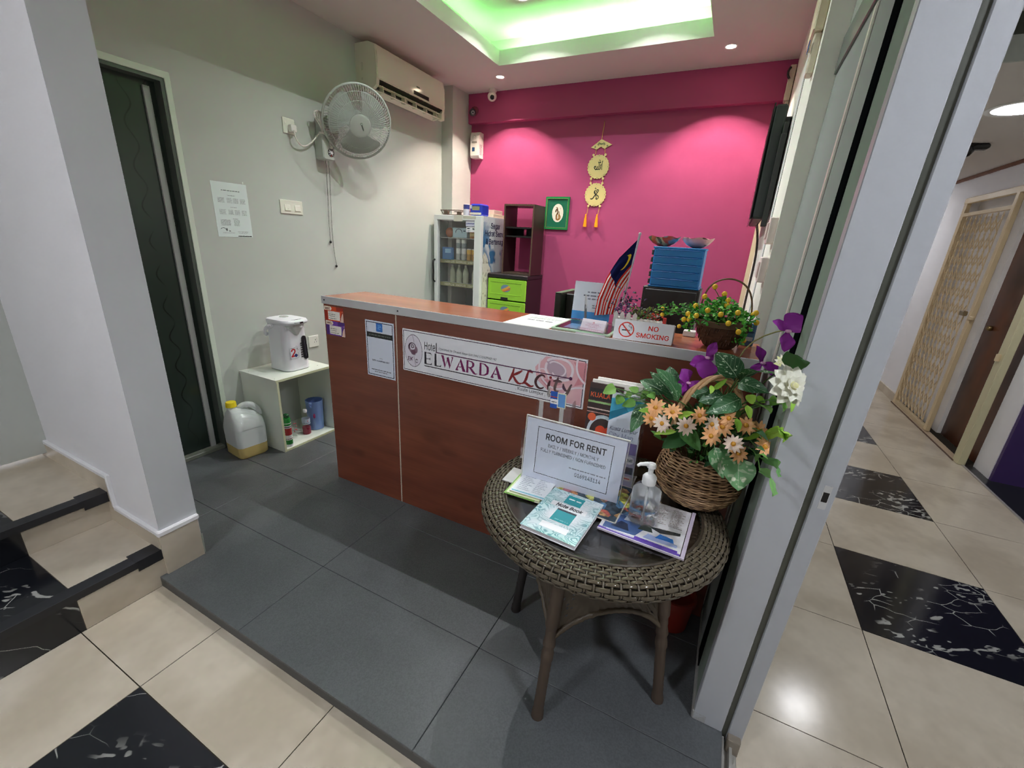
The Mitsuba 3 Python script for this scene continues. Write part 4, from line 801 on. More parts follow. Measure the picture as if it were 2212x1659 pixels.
k = thing('guide_booklet', 'white pages of further booklets behind the city guide in the full holder', 'booklet', kg)
put(k + '__page_block', [(moved(rect(.004, .17, .0, .328, .010, -.012), M), K(232, 228, 220)), (moved(rect(.018, .18, .0, .336, .010, -.023), M), K(238, 236, 230))], 'satin', False)
k = thing('city_map', 'white and teal folded city map, right in the full brochure holder', 'map', kg)
M = frame([1.632, -.282, b0 + .020], [1, .02, .01], [-.015, .14, 1]); w, h_ = .104, .292
put(k + '__cover', [(moved(rect(0, w, 0, h_, .005), M), K(216, 224, 234))], 'satin', False)
put(k + '__print', [(moved(m, M), c) for m, c in ((poly(P((0, .20), (0, h_ - .02), (.04, h_ - .01), (w, h_ - .018), (w, .262)), .0003, .0052), K(70, 172, 204)), (poly(P((0, .196), (.0, .225), (.05, .25), (.06, .235)), .0003, .0056), K(32, 128, 160)), (poly(P((.05, .262), (w, .25), (w, .262), (.06, .272)), .0003, .0056), K(150, 210, 226)),
    (text('Kuala Lumpur', .013, .006, .166, width=.090, slant=.35, h=.0053), K(62, 72, 92)), (text('City Map', .017, .008, .142, width=.080, h=.0053), K(150, 158, 180)), (poly(sg.Point(.032, .122).buffer(.0055), .0003, .0053), K(66, 78, 110)), (scribble(.048, .066, .120, .0035, seed=1, hh=.0053), K(90, 96, 120)), (scribble(.074, .086, .120, .0035, seed=2, hh=.0053), K(90, 96, 120)))], 'satin', False)
k = thing('map_leaflet', 'purple and white leaflet at the lower front of the full brochure holder', 'leaflet', kg)
M = frame([1.640, -.2885, b0 + .006], [1, .02, .01], [-.004, .02, 1]); w, h_ = .098, .155
put(k + '__cover', [(moved(rect(0, w, 0, h_, .002), M), K(176, 172, 196))], 'satin', False)
put(k + '__print', [(moved(m, M), c) for m, c in ((rect(0, w, .115, h_, .0003, .0022), K(112, 96, 152)), (poly(sg.Point(.082, .095).buffer(.014), .0003, .0026), K(236, 236, 238)), (text('NE', .010, .075, .090, bold=True, h=.0030), K(60, 80, 80)), (rect(.07, .096, .045, .070, .0003, .0022), K(50, 56, 66)), (rect(.068, .097, .020, .035, .0003, .0022), K(214, 206, 210)), (rect(.072, .09, .026, .030, .0003, .0026), K(180, 70, 70)))], 'satin', False)

k = thing('flower_pot', 'dark red plant pot on the floor under the wicker table', 'pot')
put(k + '__pot', [(lathe([(0, 0), (.055, 0), (.062, .006), (.074, .13), (.080, .13), (.080, .155), (.074, .158), (.068, .155), (.064, .13), (0, .12)], 36, (1.945, -.085, 0)), K(122, 38, 26))], 'satin', 40)

# ================================================================== along the left wall
def on_left(y, z, x=XL):           # u to the right (+y), v up, normal into the room
    return frame([x, y, z], [0, 1, 0], [0, 0, 1])
k = thing('notice_sheet', 'white printed price list taped to the grey wall beside the door', 'notice')
M = frame([XL + .0005, .034, 1.349], [0, 1, .004], [0, -.012, 1]); w, h_ = .212, .309; hh = .001
put(k + '__sheet', [(moved(rect(0, w, 0, h_, .0007), M), K(214, 228, 224)), (moved(rect(w * .9, w * .93, h_ + .004, h_ + .014, .0005), M), K(222, 230, 222))], 'satin', False)
nt = [(scribble(.055, .165, .262, .0045, seed=1, hh=hh), K(110, 118, 118)), (scribble(.088, .135, .236, .003, seed=2, hh=hh), K(130, 138, 138)), (scribble(.095, .135, .170, .003, seed=3, hh=hh), K(130, 138, 138)), (scribble(.100, .135, .104, .003, seed=4, hh=hh), K(130, 138, 138))]
for z0, cols in ((.196, ((.028, .066), (.080, .112), (.118, .150), (.160, .192))), (.130, ((.028, .066), (.080, .112), (.118, .150), (.162, .192)))):
    for ci, (a, b) in enumerate(cols):
        nt += [(scribble(a, b, z0 + .006 * r, .0026, seed=ci * 9 + r, hh=hh), K(140, 150, 148)) for r in range(5)]
nt += [(scribble(.026, .085, .066 + .006 * r, .0026, seed=50 + r, hh=hh), K(128, 138, 136)) for r in range(6)] + [(scribble(.105, .14, .066 + .006 * r, .0026, seed=60 + r, hh=hh), K(134, 144, 142)) for r in range(6)]
nt += [(poly(stroke([(.02, .045), (.04, .052), (.05, .042)], .003, 10), .0003, hh), K(90, 98, 98)), (poly(sa.scale(sg.Point(.055, .042).buffer(.008), .6, 1), .0003, hh), K(90, 98, 98)), (poly(P((.068, .038), (.068, .030), (.078, .034)), .0003, hh), K(60, 66, 66)), (scribble(.12, .185, .030, .003, seed=71, hh=hh), K(130, 138, 138)), (scribble(.125, .18, .022, .0025, seed=72, hh=hh), K(140, 148, 148)), (scribble(.03, .10, .022, .0025, seed=73, hh=hh), K(150, 156, 156)), (rect(.12, .205, .003, .008, .0003, hh), K(44, 50, 50))]
put(k + '__print', [(moved(m, M), c) for m, c in nt], 'satin', False)

k = thing('light_switch', 'white double light switch plate on the grey wall under the fan socket', 'light switch')
M = on_left(.462, 1.513); w, h_ = .172, .088
put(k + '__plate', [(moved(box(0, w, 0, h_, 0, .008, .002), M), K(226, 228, 212))], 'satin', 20)
for x in (.030, .108): put(k + '__rocker', [(moved(arr(trimesh.convex.convex_hull(np.array([[x, .020, .008], [x + .044, .020, .008], [x, .060, .008], [x + .044, .060, .008], [x, .022, .015], [x + .044, .022, .015], [x, .058, .0095], [x + .044, .058, .0095]]))), M), K(230, 230, 216))], 'satin', False)
put(k + '__indicator', [(moved(rect(.050, .053, .030, .034, .0004, .0145), M), K(120, 90, 80))], 'satin', False)

k = thing('wall_socket', 'white wall socket with a plug, left of the wall fan', 'socket')
M = on_left(.545, 2.012); w, h_ = .088, .092
put(k + '__plate', [(moved(box(0, w, 0, h_, 0, .008, .002), M), K(222, 226, 212))], 'satin', 20)
put(k + '__switch', [(moved(box(.008, .022, .055, .075, .008, .011, .001), M), K(228, 228, 218))], 'satin', 20)
put(k + '__plug', [(moved(rbox(.034, .078, .012, .056, .008, .040, .009, 3, .003), M), K(226, 226, 220))], 'satin', 30)
k = thing('wall_socket', 'white wall socket half hidden behind the hot water dispenser', 'socket')
M = on_left(.575, .555); 
put(k + '__plate', [(moved(box(0, .088, 0, .088, 0, .009, .002), M), K(224, 228, 218))], 'satin', 20)
put(k + '__pin_hole', [(moved(join([rect(.055, .060, .050, .058, .0004, .009), rect(.046, .050, .034, .040, .0004, .009), rect(.064, .068, .034, .040, .0004, .009)]), M), K(50, 54, 50))], 'satin', False)
put(k + '__switch', [(moved(box(.066, .080, .058, .076, .009, .012, .001), M), K(228, 228, 220))], 'satin', 20)

# wall fan
k = thing('wall_fan', 'grey wall fan with a round wire cage and two pull cords', 'fan')
FG = K(176, 184, 176)
M = on_left(.835, 1.895)
put(k + '__wall_bracket', [(moved(rbox(-.05, .05, .0, .16, .0, .085, .018, 4, .006), M), FG), (moved(rbox(-.034, .034, .14, .27, .0, .07, .014, 4, .006), M), FG * .95)], 'satin', 30)
put(k + '__speed_dial', [(moved(lathe([(0, .0875), (.026, .0875), (.026, .085)], 28), frame([XL, .850, 1.945], [0, 1, 0], [0, 0, 1])), K(42, 44, 46)), (moved(lathe([(0, .098), (.011, .097), (.0145, .087)], 24), frame([XL, .850, 1.945], [0, 1, 0], [0, 0, 1])), K(196, 196, 198))], 'satin', 40)
for i in range(8):
    a = i * PI / 4; put(k + '__dial_mark', [(moved(shift(box(-.003, .003, -.004, .004, .0875, .0882), .0195 * math.cos(a), .0195 * math.sin(a)), frame([XL, .850, 1.945], [0, 1, 0], [0, 0, 1])), K(206, 206, 206) if i != 6 else K(196, 60, 50))], 'satin', False)
FC, FN = np.array([-.655, .965, 2.150]), np.array([.80, -.42, -.43]); FN /= np.linalg.norm(FN)
fu = np.cross([0, 0, 1.0], FN); fu /= np.linalg.norm(fu); MF = frame(FC, fu, np.cross(FN, fu))
put(k + '__motor', [(moved(lathe([(0, -.175), (.040, -.172), (.058, -.155), (.066, -.12), (.066, -.075), (.05, -.06), (0, -.06)], 32), MF), FG), (tube([[XL + .04, .835, 2.13], [XL + .08, .85, 2.15], FC - FN * .13], [.028, .028, .032], 12), FG * .92)], 'satin', 45)
RF = .235
cage = []
for j in range(84):                # front and rear radial wires
    a = 2 * PI * j / 84
    fr_ = [(.075, .070), (.12, .066), (.17, .052), (.21, .030), (RF, .0)]
    cage.append((tube([(r * math.cos(a), r * math.sin(a), z) for r, z in fr_], .0014, 4), FG * 1.1, True))
    rr_ = [(.07, -.060), (.13, -.058), (.19, -.046), (.225, -.028), (RF, -.006)]
    cage.append((tube([(r * math.cos(a + .02), r * math.sin(a + .02), z) for r, z in rr_], .0013, 4), FG * .9, True))
put(k + '__cage', [(moved(m, MF), c, True) for m, c, _ in cage], 'satin', True); lab(k + '__cage', kind='stuff')
cr = lambda r, z, n=64: [(r * math.cos(a), r * math.sin(a), z) for a in np.linspace(0, 2 * PI, n, endpoint=False)]
put(k + '__cage_rim', [(moved(tube(cr(RF, -.003), .008, 8, True), MF), FG, True)], 'satin', True)
put(k + '__cage_hoop', [(moved(tube(cr(.15, .057), .0018, 5, True), MF), FG * 1.1, True)], 'satin', True)
put(k + '__cage_hoop', [(moved(tube(cr(.20, .037), .0018, 5, True), MF), FG * 1.1, True)], 'satin', True)
put(k + '__centre_cap', [(moved(lathe([(0, .0745), (.060, .074), (.074, .070), (.076, .064), (0, .064)], 40), MF), FG * .96)], 'satin', 40)
put(k + '__cap_mark', [(moved(poly(ring(0.004, .014, .006, .0085), .0005, .0746), MF), K(100, 108, 102)), (moved(poly(stroke([(.006, .006), (.020, -.022)], .007), .0005, .0748), MF), K(70, 78, 72))], 'satin', False)
for i in range(3):                 # translucent blades
    a0 = i * 2 * PI / 3 + .5; V = []
    for r in np.linspace(.035, .205, 10):
        for t in np.linspace(0, 1, 8):
            a = a0 + (t - .5) * (1.75 - 1.2 * (.205 - r)) * (0.80 if r > .19 else .95) + (r - .03) * 1.6
            V.append([r * math.cos(a), r * math.sin(a), .028 * (t - .5) * 1.3])
    q = np.array([[i2 * 8 + j2, i2 * 8 + j2 + 1, (i2 + 1) * 8 + j2 + 1, (i2 + 1) * 8 + j2] for i2 in range(9) for j2 in range(7)])
    put(k + '__blade', [(moved((np.array(V), np.vstack([q[:, [0, 1, 2]], q[:, [0, 2, 3]]])), MF), FG * .92, True)], 'gloss', True)
put(k + '__blade_hub', [(moved(lathe([(0, .030), (.025, .028), (.038, .018), (.040, -.03), (0, -.03)], 24), MF), FG * .6)], 'satin', 40)
for (y, z1) in ((.842, 1.345), (.868, 1.165)):
    put(k + '__pull_cord', [(tube(spline([(XL + .045, y - .01, 1.897), (XL + .03, y, 1.7), (XL + .015, y + .004, 1.5), (XL + .012, y + (.02 if z1 < 1.2 else .008), z1)], 16), .0017, 5), K(80, 84, 78)), (ball((XL + .012, y + (.02 if z1 < 1.2 else .008), z1 - .008), .0085, 6, (1, 1, 1.25)), K(30, 32, 32))], 'satin', 40)
cd_ = K(222, 222, 210)
put(k + '__cable', [(tube(spline([(XL + .04, .600, 2.035), (XL + .045, .605, 1.985), (XL + .03, .66, 1.955), (XL + .03, .73, 1.985), (XL + .045, .80, 2.06)], 30), .0048, 8), cd_, True)] +
    [(tube(spline([(XL + .055 + .006 * i, .80 + .004 * i, 2.06), (XL + .07, .775 + .010 * i, 2.115 + .012 * i), (XL + .075, .745 + .016 * i, 2.175), (XL + .08, .765 + .014 * i, 2.185), (XL + .07, .79 + .008 * i, 2.12), (XL + .07, .806, 2.065), (XL + .075, .825 + .008 * i, 2.0), (XL + .08, .835 + .010 * i, 1.965), (XL + .085, .850 + .006 * i, 1.975), (XL + .075, .825, 2.03), (XL + .06, .803, 2.06)], 60), .0045, 7), cd_, True) for i in range(3)] +
    [(tube([(XL + .05, .795, 2.062), (XL + .09, .803, 2.058), (XL + .085, .815, 2.052)], .009, 8), cd_, True)], 'satin', True)

# air conditioner
k = thing('air_conditioner', 'long white wall air conditioner under the ceiling with its louvre open', 'air conditioner')
AW = K(226, 230, 206); y0, y1 = 1.215, 2.065
body = [(0, 2.465), (0, 2.735), (.13, 2.735), (.185, 2.715), (.200, 2.66), (.205, 2.52), (.195, 2.462), (.165, 2.440), (.08, 2.425), (.03, 2.44)]
def prism_y(pts, a, b):
    m = poly(sg.Polygon(pts).buffer(0), b - a); v, f = arr(m); return np.c_[XL + v[:, 0], a + v[:, 2], v[:, 1]], f[:, ::-1]
body2 = [(0, 2.465), (0, 2.735), (.13, 2.735), (.185, 2.715), (.198, 2.66), (.200, 2.500), (.150, 2.485), (.120, 2.45), (.08, 2.425), (.03, 2.44)]
put(k + '__body', [(prism_y(body2, y0 + .02, y1 - .02), AW), (prism_y(body, y0, y0 + .03), AW * .94), (prism_y(body, y1 - .03, y1), AW)], 'satin', 25)
put(k + '__front_panel', [(prism_y([(.186, 2.716), (.206, 2.66), (.2075, 2.505), (.200, 2.505), (.196, 2.66), (.180, 2.712)], y0 + .01, y1 - .006), AW * 1.03)], 'gloss', 25)
put(k + '__outlet', [(prism_y([(.152, 2.484), (.1995, 2.499), (.1995, 2.4985), (.122, 2.452)], y0 + .03, y1 - .03), K(28, 28, 24))], 'satin', False)
LM = lambda a, b: prism_y([(.128, 2.440), (.206, 2.418), (.207, 2.4215), (.130, 2.446)], a, b)
put(k + '__louvre', [(LM(y0 + .035, y1 - .07), AW * 1.02)], 'satin', 25)
put(k + '__inner_vane', [(prism_y([(.150, 2.466), (.200, 2.461), (.200, 2.4635), (.150, 2.470)], y0 + .035, y1 - .05), AW * .95)], 'satin', 25)
for y in (1.30, 1.43, 1.55, 1.57, 1.69, 1.83, 1.97): put(k + '__louvre_bracket', [(prism_y([(.14, 2.425), (.185, 2.425), (.178, 2.475), (.145, 2.475)], y, y + .008), AW * .9)], 'satin', False)
put(k + '__display_window', [(prism_y([(.2078, 2.512), (.2082, 2.540), (.207, 2.540), (.206, 2.512)], 1.63, 1.83), K(24, 28, 22))], 'gloss', False)
put(k + '__badge', [(moved(rect(0, .045, 0, .008, .0004), frame([XL + .2079, 1.665, 2.570], [0, 1, 0], [0, 0, 1])), K(70, 74, 60))], 'satin', False)
put(k + '__end_cap', [(prism_y([(.165, 2.415), (.205, 2.420), (.207, 2.470), (.168, 2.468)], y1 - .05, y1 - .006), AW * .97)], 'satin', 25)
put(k + '__side_clip', [(box(XL + .055, XL + .075, y0 - .002, y0, 2.56, 2.61), AW * .8), (box(XL + .055, XL + .07, y0 - .002, y0, 2.50, 2.515), AW * .8)], 'satin', False)

# white shelf box with the hot water dispenser
k = thing('shelf_box', 'low white open shelf box standing against the grey wall', 'shelf')
SW = K(216, 224, 212); xa, xb, ya, yb, zt = XL + .004, -.528, .030, .462, .505
put(k + '__top', [(box(xa, xb, ya - .004, yb, zt - .016, zt), SW)], 'satin', False)
put(k + '__side', [(box(xa, xb, ya, ya + .016, 0, zt - .016), SW)], 'satin', False)
put(k + '__side', [(box(xa, xb, yb - .016, yb, 0, zt - .016), SW)], 'satin', False)
put(k + '__bottom', [(box(xa, xb, ya + .016, yb - .016, 0.0, .016), SW)], 'satin', False)
put(k + '__edge_band', [(join([box(xb, xb + .0012, ya - .004, yb, zt - .015, zt - .001), box(xb, xb + .0012, ya + .001, ya + .015, 0.001, zt - .017), box(xb, xb + .0012, ya + .016, yb, .001, .015)]), K(196, 204, 168))], 'satin', False)
put(k + '__screw', [(join([lathe([(0, .0008), (.003, .0006), (.0034, 0)], 8, (x, y, zt)) for x, y in ((-.57, ya + .02), (-.83, ya + .02), (-.6, .40))]), K(120, 120, 116))], 'satin', False)

k = thing('hot_water_dispenser', 'white electric hot water dispenser standing on the shelf box', 'water dispenser')
HW = K(226, 230, 234)
dx, dy = -.705, .268
def rr(hw, hd, r, z, ox=0.0):
    c = np.array(sg.box(-hw + r, -hd + r, hw - r, hd - r).buffer(r, quad_segs=5).exterior.coords)[:-1]
    return np.c_[c[:, 0] + dx + ox, c[:, 1] + dy, np.full(len(c), z)]
def loft(rings):
    n = len(rings[0]); v = np.vstack(rings + [rings[0].mean(0)[None], rings[-1].mean(0)[None]]); f = []
    for i in range(len(rings) - 1):
        for j in range(n):
            a, b = i * n + j, i * n + (j + 1) % n; f += [[a, b, b + n], [a, b + n, a + n]]
    c0, c1, L = len(rings) * n, len(rings) * n + 1, (len(rings) - 1) * n
    for j in range(n): f += [[c0, (j + 1) % n, j], [c1, L + j, L + (j + 1) % n]]
    return v, np.array(f)
zb = zt + .0005
put(k + '__body', [(loft([rr(.098, .088, .05, zb), rr(.104, .094, .05, zb + .006), rr(.104, .094, .05, zb + .022), rr(.101, .092, .05, zb + .026), rr(.098, .088, .05, zb + .29), rr(.099, .089, .05, zb + .315)]), HW)], 'gloss', 40)
put(k + '__lid', [(loft([rr(.112, .094, .055, zb + .318, .014), rr(.116, .097, .055, zb + .326, .016), rr(.116, .097, .055, zb + .336, .016), rr(.108, .092, .052, zb + .346, .014), rr(.07, .065, .04, zb + .352, .0)]), HW)], 'gloss', 30)
put(k + '__lid_button', [(lathe([(0, .3555), (.026, .3555), (.030, .352), (0, .350)], 24, (dx - .01, dy, zb)), K(166, 172, 166))], 'satin', 40)
arc = lambda r0, r1, a0, a1, z0, z1, ox, n=20: prism_arc(r0, r1, a0, a1, z0, z1, ox, n)
def prism_arc(r0, r1, a0, a1, z0, z1, ox, n):
    a = np.linspace(a0, a1, n); p = sg.Polygon(np.vstack([np.c_[r1 * np.cos(a), r1 * np.sin(a)], np.c_[r0 * np.cos(a[::-1]), r0 * np.sin(a[::-1])]]))
    v, f = arr(trimesh.creation.extrude_polygon(p, z1 - z0, engine='earcut')); return v + np.array([dx + ox, dy, z0 + zb]), f
put(k + '__spout_housing', [(loft([rr(.03, .018, .015, zb + .245, .075), rr(.045, .045, .03, zb + .275, .068), rr(.060, .072, .05, zb + .305, .060), rr(.064, .080, .055, zb + .325, .060)]), K(196, 202, 200))], 'gloss', 40)
put(k + '__control_band', [(prism_arc(.0, .101, -.95, .95, .322, .334, .036, 24), K(176, 186, 186)), (prism_arc(.095, .1016, .05, .40, .323, .333, .036, 8), K(22, 26, 26)), (prism_arc(.095, .1016, -.9, -.45, .323, .333, .036, 8), K(96, 108, 104)), (prism_arc(.095, .1016, .5, .62, .323, .333, .036, 6), K(30, 40, 40)), (prism_arc(.03, .092, -1.2, 1.2, .3445, .3475, .026, 18), K(70, 78, 74))], 'gloss', 30)
put(k + '__spout', [(box(dx + .100, dx + .122, dy + .012, dy + .036, zb + .290, zb + .305, .004), K(240, 242, 242))], 'gloss', 20)
fx = dx + .1015
MW = frame([fx, dy, zb], [0, 1, 0], [0, 0, 1])
put(k + '__water_gauge', [(moved(poly(sg.LineString([(.052, .085), (.046, .215)]).buffer(.0165), .004), MW), K(20, 18, 26)), (moved(poly(sg.LineString([(.052, .09), (.047, .20)]).buffer(.004), .0006, .0042), MW), K(52, 50, 62))] + [(moved(rect(.018, .040, .088 + i * .0155, .0935 + i * .0155, .003), MW), K(24, 22, 28)) for i in range(7)], 'gloss', False)
put(k + '__sticker', [(moved(poly(P((-.062, .092), (-.024, .086), (.004, .094), (.004, .118), (.016, .135), (.0, .150), (-.002, .166), (-.018, .172), (-.028, .162), (-.062, .166)), .0006, .001), MW), K(214, 218, 222)), (moved(text('2', .052, -.058, .102, width=.034, bold=True, h=.0018), MW), K(176, 42, 48)), (moved(poly(sg.Point(-.024, .108).buffer(.011), .0005, .0024), MW), K(46, 58, 110)),
    (moved(join([rect(-.016, -.006, .150, .154, .0004, .0018), rect(-.012, -.003, .142, .1445, .0004, .0018), rect(-.010, -.002, .118, .121, .0004, .0018), rect(-.010, -.004, .104, .110, .0004, .0018), rect(-.060, -.03, .159, .161, .0004, .0018)]), MW), K(96, 90, 100))], 'gloss', False)
hn = [(dx - .015, dy - .098, zb + .30), (dx - .05, dy - .108, zb + .285), (dx - .075, dy - .100, zb + .25), (dx - .080, dy - .085, zb + .235)]
put(k + '__handle', [(tube(spline(hn, 14), .0085, 8, False, 1.6), HW, True), (ball((dx - .012, dy - .096, zb + .302), .013, 8), HW, True)], 'gloss', True)
gk = one('glass_dish', 'small upturned clear glass beside the hot water dispenser', 'glass', lathe([(.034, 0), (.036, .003), (.034, .012), (.022, .016), (.017, .024), (.0155, .05), (.017, .078), (.0, .080)], 28, (-.800, .142, zt + .0005)), 'acrylic', 40)

# jerry can
k = thing('jerry_can', 'large translucent plastic can with yellow cap and yellow liquid by the shelf box', 'jerry can')
jx, jy = -.735, -.085
def rj(hw, hd, r, z, ox=0, oy=0):
    c = np.array(sg.box(-hw + r, -hd + r, hw - r, hd - r).buffer(r, quad_segs=5).exterior.coords)[:-1]
    a = -.12; cx, cy = c[:, 0] * math.cos(a) - c[:, 1] * math.sin(a), c[:, 0] * math.sin(a) + c[:, 1] * math.cos(a)
    return np.c_[cx + jx + ox, cy + jy + oy, np.full(len(c), z)]
put(k + '__lower_body', [(loft([rj(.088, .082, .03, 0), rj(.098, .090, .03, .012), rj(.100, .092, .032, .078)]), K(196, 176, 112))], 'gloss', 40)
put(k + '__body', [(loft([rj(.1, .092, .032, .0785), rj(.102, .094, .034, .185), rj(.100, .092, .034, .195), rj(.103, .095, .04, .20), rj(.098, .090, .05, .245), rj(.078, .072, .05, .285, -.01, -.01), rj(.048, .045, .035, .305, -.02, -.025), rj(.026, .026, .0255, .318, -.03, -.045), rj(.024, .024, .0235, .330, -.03, -.045)]), K(208, 216, 212))], 'gloss', 40)
put(k + '__grip', [(tube(spline([(jx - .015, jy - .015, .300), (jx + .0, jy + .01, .328), (jx + .02, jy + .045, .325), (jx + .035, jy + .075, .290), (jx + .038, jy + .084, .250)], 24), [.016 + .004 * math.sin(i / 23 * PI) for i in range(24)], 12), K(212, 220, 216), True)], 'gloss', True)
put(k + '__cap', [(lathe([(0, .362), (.026, .362), (.029, .358), (.030, .334), (.031, .330), (.025, .329)], 28, (jx - .03, jy - .045, 0)), K(238, 214, 30))], 'satin', 40)

# inside the shelf box
zi = .0165
k = thing('spray_can', 'green and red insect spray can at the front left inside the shelf box', 'spray can')
c = (-.562, .090, zi)
put(k + '__can', [(lathe([(0, 0), (.023, 0), (.0245, .003), (.0245, .018)], 24, c), K(196, 200, 204)), (lathe([(.0246, .018), (.0246, .05)], 24, c), K(30, 110, 44)), (lathe([(.0245, .05), (.0245, .085)], 24, c), K(206, 210, 206)), (lathe([(.0246, .085), (.0246, .135)], 24, c), K(150, 44, 44)), (lathe([(.0245, .135), (.0245, .155)], 24, c), K(190, 186, 190)), (lathe([(.0246, .155), (.0246, .195), (.021, .207), (.012, .21), (0, .21)], 24, c), K(34, 120, 50))], 'gloss', 40)
put(k + '__nozzle_cap', [(rbox(c[0] - .014, c[0] + .02, c[1] - .012, c[1] + .012, zi + .208, zi + .232, .008, 3, .003), K(16, 70, 34))], 'satin', 30)
put(k + '__label_mark', [(lathe([(.0249, .056), (.0249, .060)], 24, c), K(60, 50, 50)), (lathe([(.0249, .142), (.0249, .147)], 24, c), K(60, 40, 60)), (lathe([(.0249, .168), (.0249, .173)], 24, c), K(210, 216, 206))], 'gloss', 40)
c = (-.655, .190, zi)
k = thing('plastic_cup', 'clear plastic cup with small red hearts in the shelf box', 'cup')
put(k + '__cup', lathe([(0, .001), (.031, .001), (.039, .145)], 28, c), 'acrylic', 40)
for i, (a, z) in enumerate(((-.3, .115), (.05, .112), (-.15, .07), (.1, .066), (-.3, .055), (.25, .06), (.1, .09))):
    r = .0325 + .0065 * z / .145
    put(k + '__heart', [(ball((c[0] + r * math.cos(a), c[1] + r * math.sin(a), zi + z), .0042, 5, (.5, 1, 1)), K(176, 50, 70))], 'satin', True)
k = thing('drink_bottle', 'clear plastic bottle with white cap and dark red liquid in the shelf box', 'bottle')
c = (-.628, .282, zi)
put(k + '__body', lathe([(.026, .046), (.0275, .05), (.0275, .12), (.024, .140), (.013, .158), (.0115, .160), (.0115, .168)], 28, c), 'acrylic', 40)
put(k + '__liquid', [(lathe([(0, 0), (.026, 0), (.0278, .004), (.0278, .052), (0, .052)], 28, c), K(120, 24, 50))], 'gloss', 40)
put(k + '__label_band', [(lathe([(.0277, .078), (.0277, .118)], 28, c), K(176, 190, 206)), (lathe([(.0279, .086), (.0279, .090)], 28, c), K(70, 80, 100)), (ball((c[0] + .027, c[1] - .006, zi + .103), .004, 5, (.4, 1, 1)), K(190, 50, 70))], 'satin', 40)
put(k + '__cap', [(lathe([(.0135, .164), (.0145, .166), (.0145, .182), (.012, .185), (0, .185)], 20, c), K(230, 232, 236))], 'satin', 40)
k = thing('water_jug', 'pale blue plastic jug at the right inside the shelf box', 'jug')
c = (-.655, .385, zi)
put(k + '__body', [(lathe([(0, 0), (.050, 0), (.053, .004), (.058, .20), (.060, .222), (.057, .222), (.054, .20), (.049, .01), (0, .008)], 36, c), K(122, 150, 206))], 'gloss', 40)
put(k + '__spout', [(arr(trimesh.convex.convex_hull(np.array([(c[0] + .04, c[1] - .05, zi + .222), (c[0] + .02, c[1] - .072, zi + .216), (c[0] + .01, c[1] - .055, zi + .222), (c[0] + .03, c[1] - .05, zi + .175)]))), K(126, 154, 208))], 'gloss', 30)
put(k + '__handle', [(tube(spline([(c[0] + .0, c[1] + .055, zi + .19), (c[0] + .005, c[1] + .075, zi + .17), (c[0] + .005, c[1] + .072, zi + .09), (c[0], c[1] + .05, zi + .06)], 16), .008, 8), K(118, 146, 202), True)], 'gloss', True)
put(k + '__flower_print', [(ball((c[0] + .040, c[1] - .038, zi + .115), .016, 6, (.3, .8, 1.2)), K(130, 40, 90))], 'satin', True)

# ================================================================== along the pink wall
k = thing('display_fridge', 'tall white glass door drinks fridge with a splash printed on its side', 'fridge')
fx0, fx1, fy0, fy1, fz1 = -.846, -.297, 2.10, 2.62, 1.628
FW = K(222, 228, 224)
put(k + '__cabinet', [(join([box(fx0, fx0 + .03, fy0 + .05, fy1, .04, fz1), box(fx1 - .03, fx1 - .002, fy0 + .05, fy1, .04, fz1), box(fx0, fx1, fy1 - .03, fy1, .04, fz1), box(fx0, fx1, fy0 + .05, fy1, fz1 - .05, fz1), box(fx0, fx1, fy0 + .05, fy1, .0, .12)]), FW)], 'satin', False)
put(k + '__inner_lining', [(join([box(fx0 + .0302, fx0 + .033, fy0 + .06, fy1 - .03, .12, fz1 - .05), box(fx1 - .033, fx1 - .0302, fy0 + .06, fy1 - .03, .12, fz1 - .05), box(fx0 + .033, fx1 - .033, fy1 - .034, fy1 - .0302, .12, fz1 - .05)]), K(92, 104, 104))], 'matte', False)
put(k + '__side_print', box(fx1 - .002, fx1, fy0 + .05, fy1, .04, fz1), 'fridge_side', False)
MS = frame([fx1 + .0003, fy0, 0], [0, 1, 0], [0, 0, 1])
NV = K(22, 34, 66)
put(k + '__side_lettering', [(moved(text('Segar', .050, .190, 1.525, bold=True), MS), NV), (moved(text('Hidrat Semula', .050, .078, 1.452, bold=True), MS), NV), (moved(text('& Bertenaga', .050, .100, 1.376, bold=True), MS), NV)], 'satin', False)
dz0 = .13
put(k + '__door_frame', [(join([box(fx0, fx0 + .040, fy0, fy0 + .045, dz0, fz1, .003), box(fx1 - .075, fx1, fy0, fy0 + .045, dz0, fz1, .003), box(fx0, fx1, fy0, fy0 + .045, fz1 - .046, fz1, .003), box(fx0, fx1, fy0, fy0 + .045, dz0, dz0 + .06, .003)]), FW)], 'satin', 20)
put(k + '__door_glass', (np.array([[fx0 + .04, fy0 + .02, dz0], [fx1 - .075, fy0 + .02, dz0], [fx1 - .075, fy0 + .02, fz1 - .046], [fx0 + .04, fy0 + .02, fz1 - .046]]), np.array([[0, 1, 2, 3]])), 'glass', False)
put(k + '__handle', [(tube(spline([(fx0 + .012, fy0 - .001, 1.20), (fx0 + .012, fy0 - .024, 1.19), (fx0 + .012, fy0 - .026, 1.08), (fx0 + .012, fy0 - .024, .99), (fx0 + .012, fy0 - .001, .98)], 24), .008, 8), K(26, 26, 26), True)], 'satin', True)
put(k + '__tape', [(box(fx0 + .24, fx0 + .34, fy0 - .0012, fy0, fz1 - .055, fz1 + .001), K(206, 206, 190)), (box(fx0 + .345, fx0 + .49, fy0 - .0012, fy0, fz1 - .03, fz1 - .004), K(190, 190, 174))], 'satin', False)
